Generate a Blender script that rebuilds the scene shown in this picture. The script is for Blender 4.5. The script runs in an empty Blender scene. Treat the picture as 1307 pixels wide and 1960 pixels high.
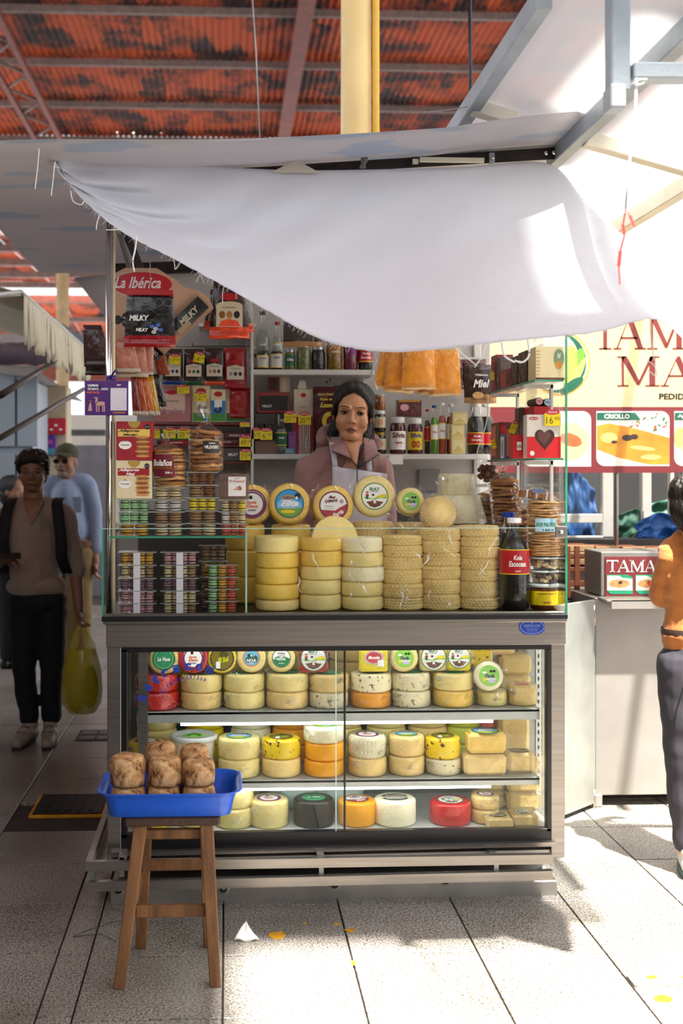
import bpy, bmesh, math, random
from mathutils import Vector, Matrix, noise
C = bpy.context.collection
S = bpy.context.scene
R = math.radians
PI = math.pi
rnd = random.Random(7)

# ---------------------------------------------------------------- camera
FPX, CX, HY, H, YAW = 2186.0, 529.5, 903.0, 1.5, 0.0436
cam_d = bpy.data.cameras.new('camera')
cam = bpy.data.objects.new('camera', cam_d)
C.objects.link(cam)
cam.location = (0, 0, H)
cam.rotation_euler = (PI/2, 0, -YAW)
cam_d.sensor_fit = 'AUTO'
cam_d.sensor_width = 36
cam_d.lens = 36*FPX/1960
cam_d.shift_x = (653.5-CX)/1960
cam_d.shift_y = -(980-HY)/1960
cam_d.clip_end = 200
cam_d.dof.use_dof = True
cam_d.dof.focus_distance = 4.0
cam_d.dof.aperture_fstop = 3.2
S.camera = cam

# ---------------------------------------------------------------- world, sun, exposure
SKY, SUN = 1.75, 24.0
w = bpy.data.worlds.new('sky'); S.world = w; w.use_nodes = True
bg = w.node_tree.nodes['Background']
bg.inputs[0].default_value = (0.93, 0.95, 1.0, 1); bg.inputs[1].default_value = SKY
sd = bpy.data.lights.new('sun', 'SUN'); sd.energy = SUN; sd.angle = R(1.1); sd.color = (1.0, 0.95, 0.87)
so = bpy.data.objects.new('sun', sd); C.objects.link(so)
LDIR = Vector((-0.25, 0.75, -1.8)).normalized()
so.rotation_euler = LDIR.to_track_quat('-Z', 'Y').to_euler()
so.location = (0, 0, 12)
vs = S.view_settings
vs.view_transform = 'Standard'; vs.look = 'None'; vs.exposure = 0.14; vs.gamma = 1.0
try: vs.use_curve_mapping = False
except Exception: pass

# ---------------------------------------------------------------- helpers
def P(x, y, Y):
    "world point on the plane at depth Y whose image is pixel x, y of the photograph"
    u, v = (x-CX)/FPX, (HY-y)/FPX
    t = Y/(math.cos(YAW)-u*math.sin(YAW))
    return Vector((t*(u*math.cos(YAW)+math.sin(YAW)), Y, H+t*v))
def px(n, Y): return n*Y/FPX

def lin(c):
    if isinstance(c, str):
        c = c.lstrip('#'); c = [int(c[i:i+2], 16)/255 for i in (0, 2, 4)]
        return tuple(x/12.92 if x <= .04045 else ((x+.055)/1.055)**2.4 for x in c)
    return tuple(c[:3])
MATS = {}
def M(name, col='#808080', rough=.5, metal=0, var=.12, vscale=8, bump=0, bscale=60, em=0, alpha=1, trans=0, col2=None, coat=0, sheen=0, stretch=None, spec=None, sub=0, thr=None):
    "procedural principled material with a little noise in the colour"
    if name in MATS: return MATS[name]
    m = bpy.data.materials.new(name); m.use_nodes = True
    nt = m.node_tree; N = nt.nodes; L = nt.links
    p = N['Principled BSDF']; c = lin(col)
    p.inputs['Roughness'].default_value = rough; p.inputs['Metallic'].default_value = metal
    tc = N.new('ShaderNodeTexCoord'); mp = N.new('ShaderNodeMapping'); L.new(tc.outputs['Object'], mp.inputs[0])
    if stretch: mp.inputs['Scale'].default_value = stretch
    if var or col2:
        nz = N.new('ShaderNodeTexNoise'); nz.inputs['Scale'].default_value = vscale; nz.inputs['Detail'].default_value = 4
        L.new(mp.outputs[0], nz.inputs['Vector'])
        rp = N.new('ShaderNodeValToRGB'); e = rp.color_ramp.elements
        a, b = thr if thr else (.3, .7)
        e[0].position = a; e[1].position = b
        d = lin(col2) if col2 else tuple(min(1, x*(1+var)) for x in c)
        cc = c if col2 else tuple(x*(1-var) for x in c)
        e[0].color = (*cc, 1); e[1].color = (*d, 1)
        L.new(nz.outputs[0], rp.inputs[0]); L.new(rp.outputs[0], p.inputs['Base Color'])
        if em: L.new(rp.outputs[0], p.inputs['Emission Color'])
    else:
        p.inputs['Base Color'].default_value = (*c, 1)
        if em: p.inputs['Emission Color'].default_value = (*c, 1)
    if em: p.inputs['Emission Strength'].default_value = em
    if alpha < 1: p.inputs['Alpha'].default_value = alpha
    if trans: p.inputs['Transmission Weight'].default_value = trans
    if coat: p.inputs['Coat Weight'].default_value = coat; p.inputs['Coat Roughness'].default_value = .1
    if sheen: p.inputs['Sheen Weight'].default_value = sheen
    if spec is not None: p.inputs['Specular IOR Level'].default_value = spec
    if sub:
        p.inputs['Subsurface Weight'].default_value = sub; p.inputs['Subsurface Radius'].default_value = (.01, .005, .002)
    if bump:
        n2 = N.new('ShaderNodeTexNoise'); n2.inputs['Scale'].default_value = bscale; n2.inputs['Detail'].default_value = 5
        L.new(mp.outputs[0], n2.inputs['Vector'])
        bp = N.new('ShaderNodeBump'); bp.inputs['Strength'].default_value = bump; bp.inputs['Distance'].default_value = .01
        L.new(n2.outputs[0], bp.inputs['Height']); L.new(bp.outputs[0], p.inputs['Normal'])
    MATS[name] = m; return m
def clear_mat(name, tint='#ffffff', rough=.05, base=.04, bump=0, bscale=25, fres=.5, gloss='#ffffff'):
    "thin clear glass or film: a transparent sheet with a glossy reflection"
    if name in MATS: return MATS[name]
    m = bpy.data.materials.new(name); m.use_nodes = True
    nt = m.node_tree; N = nt.nodes; L = nt.links; N.remove(N['Principled BSDF'])
    out = N['Material Output']
    tr = N.new('ShaderNodeBsdfTransparent'); tr.inputs[0].default_value = (*lin(tint), 1)
    gl = N.new('ShaderNodeBsdfGlossy'); gl.inputs['Roughness'].default_value = rough; gl.inputs[0].default_value = (*lin(gloss), 1)
    lw = N.new('ShaderNodeLayerWeight'); lw.inputs[0].default_value = .2
    ma = N.new('ShaderNodeMath'); ma.operation = 'MULTIPLY_ADD'; ma.inputs[1].default_value = fres; ma.inputs[2].default_value = base
    ma.use_clamp = True
    mx = N.new('ShaderNodeMixShader')
    L.new(lw.outputs['Fresnel'], ma.inputs[0]); L.new(ma.outputs[0], mx.inputs[0])
    L.new(tr.outputs[0], mx.inputs[1]); L.new(gl.outputs[0], mx.inputs[2]); L.new(mx.outputs[0], out.inputs[0])
    if bump:
        tc = N.new('ShaderNodeTexCoord')
        n2 = N.new('ShaderNodeTexNoise'); n2.inputs['Scale'].default_value = bscale; n2.inputs['Detail'].default_value = 3; n2.inputs['Distortion'].default_value = 1.5
        L.new(tc.outputs['Object'], n2.inputs['Vector'])
        bp = N.new('ShaderNodeBump'); bp.inputs['Strength'].default_value = bump; bp.inputs['Distance'].default_value = .03
        L.new(n2.outputs[0], bp.inputs['Height'])
        for q in (gl.inputs['Normal'], lw.inputs['Normal']): L.new(bp.outputs[0], q)
    MATS[name] = m; return m

TXT = {}
def text_geo(s, bold=0, shear=0):
    "2D outline mesh of a line of lettering, one unit high, centred"
    k = (s, bold, shear)
    if k in TXT: return TXT[k]
    cu = bpy.data.curves.new('t', 'FONT'); cu.body = s; cu.size = 1; cu.offset = bold; cu.shear = shear
    cu.resolution_u = 2; cu.align_x = 'CENTER'; cu.align_y = 'CENTER'
    ob = bpy.data.objects.new('t', cu)
    me = bpy.data.meshes.new_from_object(ob)
    vs_ = [(v.co.x, v.co.y) for v in me.vertices]; fs_ = [tuple(p.vertices) for p in me.polygons]
    bpy.data.objects.remove(ob); bpy.data.curves.remove(cu); bpy.data.meshes.remove(me)
    if vs_:
        x0 = min(v[0] for v in vs_); x1 = max(v[0] for v in vs_); y0 = min(v[1] for v in vs_); y1 = max(v[1] for v in vs_)
        vs_ = [((x-(x0+x1)/2)/(x1-x0), (y-(y0+y1)/2)/(y1-y0)) for x, y in vs_]
    TXT[k] = (vs_, fs_); return TXT[k]

I4 = Matrix.Identity(4)
def T(x=0, y=0, z=0): return Matrix.Translation((x, y, z))
def RX(a): return Matrix.Rotation(a, 4, 'X')
def RY(a): return Matrix.Rotation(a, 4, 'Y')
def RZ(a): return Matrix.Rotation(a, 4, 'Z')
FRONT = RX(PI/2)      # lays an XY drawing upright, facing -Y

class MB:
    def __init__(s): s.v = []; s.f = []; s.mi = []; s.sm = []; s.mats = []
    def mat(s, m):
        if isinstance(m, str): m = MATS[m]
        if m not in s.mats: s.mats.append(m)
        return s.mats.index(m)
    def add(s, vs, fs, m, xf=None, smooth=False):
        o = len(s.v)
        s.v += [tuple(xf @ Vector(v)) for v in vs] if xf is not None else [tuple(v) for v in vs]
        if callable(m):
            for i, f in enumerate(fs): s.f.append([a+o for a in f]); s.mi.append(s.mat(m(i))); s.sm.append(smooth)
        else:
            k = s.mat(m)
            for f in fs: s.f.append([a+o for a in f]); s.mi.append(k); s.sm.append(smooth)
        return s
    def box(s, x0, x1, y0, y1, z0, z1, m, xf=None, b=0, fm=None):
        "box, chamfered by b; fm: material of the -Y face"
        if x0 > x1: x0, x1 = x1, x0
        if y0 > y1: y0, y1 = y1, y0
        if z0 > z1: z0, z1 = z1, z0
        b = min(b, (x1-x0)*.45, (y1-y0)*.45, (z1-z0)*.45)
        if b <= 0:
            vs = [(x, y, z) for x in (x0, x1) for y in (y0, y1) for z in (z0, z1)]
            fs = [(0, 4, 5, 1), (4, 6, 7, 5), (6, 2, 3, 7), (2, 0, 1, 3), (1, 5, 7, 3), (0, 2, 6, 4)]
            return s.add(vs, fs, (lambda i: fm if (i == 0 and fm) else m), xf)
        vs = []; idx = {}
        X, Y, Z = (x0, x1), (y0, y1), (z0, z1)
        for i in (0, 1):
            for j in (0, 1):
                for k in (0, 1):
                    sx, sy, sz = 1-2*i, 1-2*j, 1-2*k
                    for a, (dx, dy, dz) in enumerate(((0, 1, 1), (1, 0, 1), (1, 1, 0))):
                        idx[i, j, k, a] = len(vs)
                        vs.append((X[i]+sx*b*dx, Y[j]+sy*b*dy, Z[k]+sz*b*dz))
        g = lambda i, j, k, a: idx[i, j, k, a]
        fs = [[g(0, 0, 0, 1), g(1, 0, 0, 1), g(1, 0, 1, 1), g(0, 0, 1, 1)], [g(1, 1, 0, 1), g(0, 1, 0, 1), g(0, 1, 1, 1), g(1, 1, 1, 1)],
              [g(0, 1, 0, 0), g(0, 0, 0, 0), g(0, 0, 1, 0), g(0, 1, 1, 0)], [g(1, 0, 0, 0), g(1, 1, 0, 0), g(1, 1, 1, 0), g(1, 0, 1, 0)],
              [g(0, 0, 1, 2), g(1, 0, 1, 2), g(1, 1, 1, 2), g(0, 1, 1, 2)], [g(0, 1, 0, 2), g(1, 1, 0, 2), g(1, 0, 0, 2), g(0, 0, 0, 2)]]
        for k in (0, 1):
            for j in (0, 1):
                fs.append([g(0, j, k, 1), g(1, j, k, 1), g(1, j, k, 2), g(0, j, k, 2)])
            for i in (0, 1):
                fs.append([g(i, 0, k, 0), g(i, 1, k, 0), g(i, 1, k, 2), g(i, 0, k, 2)])
        for i in (0, 1):
            for j in (0, 1):
                fs.append([g(i, j, 0, 0), g(i, j, 1, 0), g(i, j, 1, 1), g(i, j, 0, 1)])
        for i in (0, 1):
            for j in (0, 1):
                for k in (0, 1): fs.append([g(i, j, k, 0), g(i, j, k, 1), g(i, j, k, 2)])
        return s.add(vs, fs, (lambda i: fm if (i == 0 and fm) else m), xf)
    def lathe(s, prof, m, n=24, xf=None, smooth=True, jit=None, caps=True):
        "prof: (r, z) pairs from bottom to top; jit(a, r, z) -> r"
        vs = []; fs = []
        for (r, z) in prof:
            for i in range(n):
                a = 2*PI*i/n; rr = jit(a, r, z) if jit else r
                vs.append((rr*math.cos(a), rr*math.sin(a), z))
        mm = []
        for j in range(len(prof)-1):
            for i in range(n):
                fs.append((j*n+i, j*n+(i+1) % n, (j+1)*n+(i+1) % n, (j+1)*n+i)); mm.append(j)
        if caps:
            fs.append(tuple(range(n))[::-1]); mm.append(0)
            fs.append(tuple((len(prof)-1)*n+i for i in range(n))); mm.append(len(prof)-2)
        if isinstance(m, (list, tuple)): f = lambda i: m[min(mm[i], len(m)-1)]
        else: f = m
        return s.add(vs, fs, f, xf, smooth)
    def cyl(s, p0, p1, r, m, n=12, r1=None, smooth=True):
        p0, p1 = Vector(p0), Vector(p1); d = p1-p0
        q = d.to_track_quat('Z', 'Y').to_matrix().to_4x4(); q.translation = p0
        return s.lathe([(r, 0), (r if r1 is None else r1, d.length)], m, n, q, smooth)
    def tube(s, pts, r, m, n=6):
        pts = [Vector(p) for p in pts]; vs = []; fs = []
        for i, p in enumerate(pts):
            d = (pts[min(i+1, len(pts)-1)]-pts[max(i-1, 0)])
            q = d.to_track_quat('Z', 'Y').to_matrix()
            rr = r(i/(len(pts)-1)) if callable(r) else r
            for k in range(n):
                a = 2*PI*k/n; vs.append(p+q @ Vector((rr*math.cos(a), rr*math.sin(a), 0)))
        for i in range(len(pts)-1):
            for k in range(n): fs.append((i*n+k, i*n+(k+1) % n, (i+1)*n+(k+1) % n, (i+1)*n+k))
        fs.append(tuple(range(n))[::-1]); fs.append(tuple((len(pts)-1)*n+k for k in range(n)))
        return s.add(vs, fs, m, None, True)
    def grid(s, fn, nu, nv, m, xf=None, smooth=True, th=0):
        vs = [Vector(fn(i/nu, j/nv)) for j in range(nv+1) for i in range(nu+1)]
        q = lambda i, j: j*(nu+1)+i
        fs = []; uv = []
        for j in range(nv):
            for i in range(nu): fs.append((q(i, j), q(i+1, j), q(i+1, j+1), q(i, j+1))); uv.append(((i+.5)/nu, (j+.5)/nv))
        f = (lambda i: m(*uv[i % len(uv)])) if callable(m) else m
        if th:
            nrm = [Vector((0, 0, 0)) for _ in vs]
            for a, b, c, d in fs:
                nn = (vs[b]-vs[a]).cross(vs[d]-vs[a])
                for k in (a, b, c, d): nrm[k] += nn
            o = len(vs); n0 = len(fs)
            vs += [v-(nrm[k].normalized()*th if nrm[k].length else Vector((0, 0, th))) for k, v in enumerate(vs)]
            fs += [(o+d, o+c, o+b, o+a) for a, b, c, d in fs[:n0]]
            ed = [q(i, 0) for i in range(nu+1)]+[q(nu, j) for j in range(1, nv+1)]+[q(i, nv) for i in range(nu-1, -1, -1)]+[q(0, j) for j in range(nv-1, 0, -1)]
            fs += [(ed[k], o+ed[k], o+ed[(k+1) % len(ed)], ed[(k+1) % len(ed)]) for k in range(len(ed))]
        return s.add(vs, fs, f, xf, smooth)
    def prism(s, poly, z0, z1, m, xf=None, smooth=False):
        n = len(poly); vs = [(x, y, z0) for x, y in poly]+[(x, y, z1) for x, y in poly]
        fs = [tuple(range(n))[::-1], tuple(range(n, 2*n))]+[(i, (i+1) % n, n+(i+1) % n, n+i) for i in range(n)]
        return s.add(vs, fs, m, xf, smooth)
    def ball(s, c, r, m, n=12, k=8, xf=None):
        c = Vector(c); r = (r, r, r) if not isinstance(r, (tuple, list)) else r
        pr = [(math.sin(PI*j/k), -math.cos(PI*j/k)) for j in range(k+1)]
        pr[0] = (.001, -1); pr[-1] = (.001, 1)
        t = T(*c) @ Matrix.Diagonal((r[0], r[1], r[2], 1))
        return s.lathe(pr, m, n, (xf @ t) if xf is not None else t, True)
    def text(s, t, x, y, w, h, m, xf=None, z=0, bold=0, shear=0, rot=0):
        "lettering in the XY plane centred at x, y; w and h are its outer size"
        vs, fs = text_geo(t, bold, shear)
        c, sn = math.cos(rot), math.sin(rot)
        return s.add([(x+c*a*w-sn*b*h, y+sn*a*w+c*b*h, z) for a, b in vs], fs, m, xf)
    def disc(s, x, y, rx, ry, m, xf=None, z=0, n=28):
        return s.add([(x+rx*math.cos(2*PI*i/n), y+ry*math.sin(2*PI*i/n), z) for i in range(n)], [tuple(range(n))], m, xf)
    def flat(s, poly, m, xf=None, z=0): return s.add([(x, y, z) for x, y in poly], [tuple(range(len(poly)))], m, xf)
    def rect(s, x0, x1, y0, y1, m, xf=None, z=0): return s.flat([(x0, y0), (x1, y0), (x1, y1), (x0, y1)], m, xf, z)
    def mesh(s, name):
        me = bpy.data.meshes.new(name); me.from_pydata(s.v, [], s.f)
        for m in s.mats: me.materials.append(m)
        me.polygons.foreach_set('material_index', s.mi); me.polygons.foreach_set('use_smooth', s.sm)
        me.update(); return me
    def build(s, name, parent=None, loc=None, **k):
        o = bpy.data.objects.new(name, s.mesh(name)); C.objects.link(o)
        if parent: o.parent = parent
        if loc is not None: o.location = loc
        for a, b in k.items(): o[a] = b
        return o
def thing(name, label, cat, loc=(0, 0, 0), rz=0, group=None, kind=None):
    o = bpy.data.objects.new(name, None); C.objects.link(o); o.empty_display_size = .05
    o.location = loc; o.rotation_euler = (0, 0, rz); o['label'] = label; o['category'] = cat
    if group: o['group'] = group
    if kind: o['kind'] = kind
    return o
def tag(o, label, cat, group=None, kind=None):
    o['label'] = label; o['category'] = cat
    if group: o['group'] = group
    if kind: o['kind'] = kind
    return o
def dup(root, loc=None, rz=None, label=None, group=None, parent=None):
    r = root.copy(); C.objects.link(r)
    if parent: r.parent = parent
    if loc is not None: r.location = loc
    if rz is not None: r.rotation_euler[2] = rz
    if label: r['label'] = label
    if group: r['group'] = group
    for ch in list(root.children):
        c = ch.copy(); C.objects.link(c); c.parent = r
        for g in ch.children:
            d = g.copy(); C.objects.link(d); d.parent = c
    return r
def struct(mb, name, **k): return mb.build(name, kind='structure', **k)
def setting(name):
    o = bpy.data.objects.new(name, None); C.objects.link(o); o['kind'] = 'structure'; return o
def nz(x, y=0, z=0): return noise.noise(Vector((x, y, z)))

# ---------------------------------------------------------------- materials
steel = M('brushed_steel', '#9a948e', .30, .9, .12, 3, .05, 200, stretch=(1, 1, 30))
steel_side = M('scuffed_steel', '#a8a49e', .42, .75, .2, 5, .08, 90)
chrome = M('chrome', '#d8d8d8', .12, 1, .03)
alu = M('painted_grey_steel', '#9aa3a8', .45, .2, .15, 6, .1, 80)
black = M('black_plastic', '#101012', .35, 0, .2)
rubber = M('black_rubber', '#1a1a1a', .7, 0, .2)
white = M('white_laminate', '#cfcdc8', .4, 0, .05)
whitep = M('white_paper', '#f2f0ea', .6, 0, .03)
glass = clear_mat('clear_glass', '#fdfefd', .0, .006, fres=.4)
gedge = M('green_glass_edge', '#3f9a78', .1, 0, .2, em=0, spec=.8)
wrap = clear_mat('plastic_film', '#ffffff', .07, .035, 1.0, 18, fres=.5)
wrap2 = clear_mat('crinkled_film', '#ffffff', .06, .012, 1.0, 24, fres=.6)
fold = clear_mat('film_sheen_strip', '#ffffff', .3, .42, .6, 40, fres=.8)  # glossy strips laid on the film to stand in for bright sheen streaks
tubclear = clear_mat('clear_plastic_tub', '#f8faf9', .08, .02, .2, 30, fres=.6)
red = M('red_print', '#b3121c', .4, 0, .08); yellow = M('yellow_print', '#f0d000', .45, 0, .06)
green = M('green_print', '#1f7a3c', .4, 0, .1); lime = M('lime_print', '#8cc63f', .4, 0, .08)
blue = M('blue_print', '#2a7fc0', .4, 0, .12); dblue = M('dark_blue_print', '#173a8c', .4, 0, .1)
maroon = M('maroon_print', '#6e1522', .4, 0, .1); cream = M('cream_print', '#eadfc2', .5, 0, .05)
dark = M('dark_brown_print', '#2a1a16', .35, 0, .2); ink = M('black_ink', '#161414', .5, 0, .1)
purple = M('purple_print', '#4b1f7a', .4, 0, .12); orange = M('orange_print', '#e8641c', .4, 0, .1)
gold = M('gold_print', '#b98a2e', .3, .5, .1); grey = M('grey_print', '#8b8b8b', .5, 0, .1)
pink = M('pink_print', '#d9a0a0', .45, 0, .08); brown = M('brown_print', '#6b3d22', .5, 0, .15)
# ================================================================ SETTING
# floor: grout bed, tiles laid one by one
def tile_mat():
    m = bpy.data.materials.new('speckled_floor_tile'); m.use_nodes = True
    nt = m.node_tree; N = nt.nodes; L = nt.links; p = N['Principled BSDF']
    tc = N.new('ShaderNodeNewGeometry')
    n1 = N.new('ShaderNodeTexNoise'); n1.inputs['Scale'].default_value = 150; n1.inputs['Detail'].default_value = 5; n1.inputs['Roughness'].default_value = .7
    n2 = N.new('ShaderNodeTexNoise'); n2.inputs['Scale'].default_value = 2.3; n2.inputs['Detail'].default_value = 6
    L.new(tc.outputs['Position'], n1.inputs['Vector']); L.new(tc.outputs['Position'], n2.inputs['Vector'])
    r1 = N.new('ShaderNodeValToRGB'); e = r1.color_ramp.elements
    e[0].position = .40; e[0].color = (*lin('#4a4642'), 1); e[1].position = .56; e[1].color = (*lin('#bbb4aa'), 1)
    L.new(n1.outputs[0], r1.inputs[0])
    r2 = N.new('ShaderNodeValToRGB'); e = r2.color_ramp.elements
    e[0].position = .3; e[0].color = (.66, .64, .6, 1); e[1].position = .65; e[1].color = (1, 1, 1, 1)
    L.new(n2.outputs[0], r2.inputs[0])
    mx = N.new('ShaderNodeMixRGB'); mx.blend_type = 'MULTIPLY'; mx.inputs[0].default_value = 1
    oi = N.new('ShaderNodeObjectInfo'); r3 = N.new('ShaderNodeMapRange'); r3.inputs[3].default_value = .86; r3.inputs[4].default_value = 1.05
    L.new(oi.outputs['Random'], r3.inputs[0])
    mx2 = N.new('ShaderNodeMixRGB'); mx2.blend_type = 'MULTIPLY'; mx2.inputs[0].default_value = 1
    L.new(r1.outputs[0], mx.inputs[1]); L.new(r2.outputs[0], mx.inputs[2])
    L.new(mx.outputs[0], mx2.inputs[1]); L.new(r3.outputs[0], mx2.inputs[2]); L.new(mx2.outputs[0], p.inputs['Base Color'])
    p.inputs['Roughness'].default_value = .34
    MATS['tile'] = m; return m
tile_m = tile_mat()
grout = M('dark_grout', '#3a342e', .8, 0, .3, 12)
floor = setting('floor')
MB().box(-9, 9, -6, 32, -.3, -.012, grout).build('grout_bed', floor)
def tiles(xs, ys, skip=None):
    meshes = {}
    for i in range(len(xs)-1):
        for j in range(len(ys)-1):
            cx, cy = (xs[i]+xs[i+1])/2, (ys[j]+ys[j+1])/2
            if skip and skip(cx, cy): continue
            wx, wy = xs[i+1]-xs[i]-.006, ys[j+1]-ys[j]-.006
            k = (round(wx, 3), round(wy, 3))
            if k not in meshes: meshes[k] = MB().box(-wx/2, wx/2, -wy/2, wy/2, -.012, 0, tile_m, b=.0015).mesh('tile')
            o = bpy.data.objects.new('tile', meshes[k]); C.objects.link(o); o.parent = floor
            o.location = (cx, cy, rnd.uniform(-.0012, 0))
st = .3975
xr = [-.425, -.012] + [.386+st*i for i in range(11)]
yr = [3.545+.4055*i for i in range(-3, 24)]
tiles(xr, yr, lambda x, y: (x > 1.2 and y < 3.2) )
tiles([-.525, -.425], [3.575+.4055*i for i in range(-2, 24)])
tiles([-.525-.41*i for i in range(6, -1, -1)], [3.59+.4055*i for i in range(-2, 24)], lambda x, y: -.87 < x < -.53 and 5.0 < y < 5.35)
conc = M('rough_concrete', '#8d857a', .9, 0, .25, 20, .5, 60)
yp = M('worn_yellow_paint', '#d89a10', .6, 0, .3, 10)
def floor_patch(x0, x1, y0, y1, m, name, seed=0, z=.0015, n=16):
    b = MB(); cx, cy = (x0+x1)/2, (y0+y1)/2; pts = []
    for i in range(n):
        a = 2*PI*i/n; rr = .8+.35*nz(i*1.3, seed*7.1, .3)
        pts.append((cx+(x1-x0)/2*rr*math.cos(a), cy+(y1-y0)/2*rr*math.sin(a)))
    b.prism(pts, -.001, z, m); return b
MB().box(1.185, 3, 1.5, 3.335, -.02, -.003, conc).build('concrete_strip', floor)
MB().box(1.185, 3, 3.27, 3.345, -.02, .012, conc, b=.006).build('kerb', floor)
for i, (x, y, dx, dy) in enumerate(((1.25, 3.31, .02, .012), (1.36, 3.305, .03, .01), (1.24, 3.2, .03, .03))):
    floor_patch(x-dx, x+dx, y-dy, y+dy, yp, 'paint', i, .014 if y > 3.25 else .001).build('yellow_paint_mark', floor, kind='stuff')
for i, (x, y, dx, dy) in enumerate(((530, 1790, .035, .028), (670, 1781, .022, .012), (645, 1769, .015, .006), (676, 1843, .008, .014), (584, 1767, .007, .005))):
    p = P(x, y, 1.0)-cam.location; t = -H/p.z; q = cam.location+p*t
    floor_patch(q.x-dx, q.x+dx, q.y-dy*1.3, q.y+dy*1.3, yp, 'paint', i+5).build('yellow_paint_spot', floor)
def ground(x, y, z=0):
    p = P(x, y, 1.0)-cam.location; t = (z-H)/p.z; return cam.location+p*t
# drain hatch in the aisle and the small one beyond
b = MB(); iron = M('worn_iron', '#2b2a28', .55, .5, .4, 12, .3, 40)
dr = thing('drain_cover', 'dark iron drain cover with worn yellow rim in left aisle floor', 'drain cover', (-.70, 5.18, 0))
MB().box(-.165, .165, -.165, .165, -.012, .002, yp, b=.003).build('rim', dr)
b = MB(); b.box(-.15, .15, -.15, .15, .002, .007, iron, b=.002)
for i in range(5): b.box(-.11+.05*i, -.09+.05*i, -.12, .12, .007, .010, iron)
b.build('cover_plate', dr)
b = MB(); b.box(-.11, .11, -.13, .13, 0, .004, iron); b.box(-.09, .09, -.1, .1, .004, .006, M('grey_iron', '#6b6963', .5, .6))
b.box(-.005, .005, -.1, .1, .006, .009, iron); b.box(-.09, .09, -.005, .005, .006, .009, iron)
tag(b.build('hatch_cover', loc=ground(186, 1408)), 'small grey metal hatch cover set in aisle floor behind the stall', 'hatch cover')
# litter
b = MB(); b.grid(lambda u, v: ((u-.5)*.085*(1-v), 0.02*v, .004+.055*v+.006*math.sin(9*u+3*v)), 8, 6, whitep, th=.0008)
tag(b.build('paper_scrap', loc=ground(472, 1803)), 'folded white paper scrap lying on tile in front of the counter', 'paper')
gt = M('green_string', '#2f5a38', .7, 0, .1)
def gp(x, y, z=.003): return ground(x, y, z)
b = MB(); b.tube([gp(140, 1793), gp(160, 1783), (gp(195, 1772)), gp(215, 1765), gp(232, 1762)], .0012, gt, 5)
b.tube([gp(140, 1793), gp(165, 1790), gp(195, 1788), gp(222, 1802)], .0012, gt, 5)
tag(b.build('string'), 'thin green plastic string lying loose on floor tiles left of stool', 'string')
b = MB(); b.ball((0, 0, .006), (.012, .006, .005), M('seed_brown', '#7a3b1a', .6))
tag(b.build('date_stone', loc=ground(277, 1758)), 'tiny brown seed on the floor between the stool legs', 'seed')

# ---------------------------------------------------------------- main tiled roof high behind
roof_m = bpy.data.materials.new('red_corrugated_roof'); roof_m.use_nodes = True
nt = roof_m.node_tree; N = nt.nodes; L = nt.links; p = N['Principled BSDF']; p.inputs['Roughness'].default_value = .8
tc = N.new('ShaderNodeNewGeometry')
n1 = N.new('ShaderNodeTexNoise'); n1.inputs['Scale'].default_value = .9; n1.inputs['Detail'].default_value = 7; n1.inputs['Roughness'].default_value = .7
L.new(tc.outputs['Position'], n1.inputs['Vector'])
mp = N.new('ShaderNodeMapping'); mp.inputs['Scale'].default_value = (1.2, .35, 1); L.new(tc.outputs['Position'], mp.inputs[0])
n2 = N.new('ShaderNodeTexVoronoi'); n2.inputs['Scale'].default_value = 2.2; L.new(mp.outputs[0], n2.inputs['Vector'])
r = N.new('ShaderNodeValToRGB'); e = r.color_ramp.elements
e[0].position = .47; e[0].color = (*lin('#b64a16'), 1); e[1].position = .64; e[1].color = (*lin('#2e1713'), 1)
ma = N.new('ShaderNodeMath'); ma.operation = 'MULTIPLY_ADD'; ma.inputs[1].default_value = .22; L.new(n2.outputs['Color'], ma.inputs[0]); L.new(n1.outputs[0], ma.inputs[2])
sb = N.new('ShaderNodeMath'); sb.operation = 'SUBTRACT'; sb.inputs[1].default_value = .08; L.new(ma.outputs[0], sb.inputs[0])
L.new(sb.outputs[0], r.inputs[0]); L.new(r.outputs[0], p.inputs['Base Color'])
MATS['roof'] = roof_m
purlin = M('dusty_purlin', '#7d6a62', .7, .1, .2); rafterm = M('red_oxide_steel', '#74382a', .6, .1, .25, 4)
roof = setting('ceiling')
pitch = .13
def sheet_mesh(wx, wy, name='roof_sheet'):
    b = MB(); n = max(1, int(round(wx/pitch)))*6
    b.grid(lambda u, v: (u*wx, v*wy, .022*math.cos(2*PI*u*wx/pitch)), n, 1, roof_m)
    return b.mesh(name)
RZ0 = 9.5
ysteps = [12.0+2.55*i for i in range(7)]
me = sheet_mesh(.93, 2.72)
for j, y in enumerate(ysteps[:-1]):
    for i in range(-11, 12):
        o = bpy.data.objects.new('roof_sheet', me); C.objects.link(o); o.parent = roof
        o.location = (i*.91, y, RZ0+.01*(i % 2)); o.rotation_euler[0] = R(rnd.uniform(.15, .3))
for y in [12+2.55*i for i in range(7)]:
    MB().box(-11, 11, y-.05, y+.05, RZ0-.16, RZ0-.04, purlin).build('purlin', roof)
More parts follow.
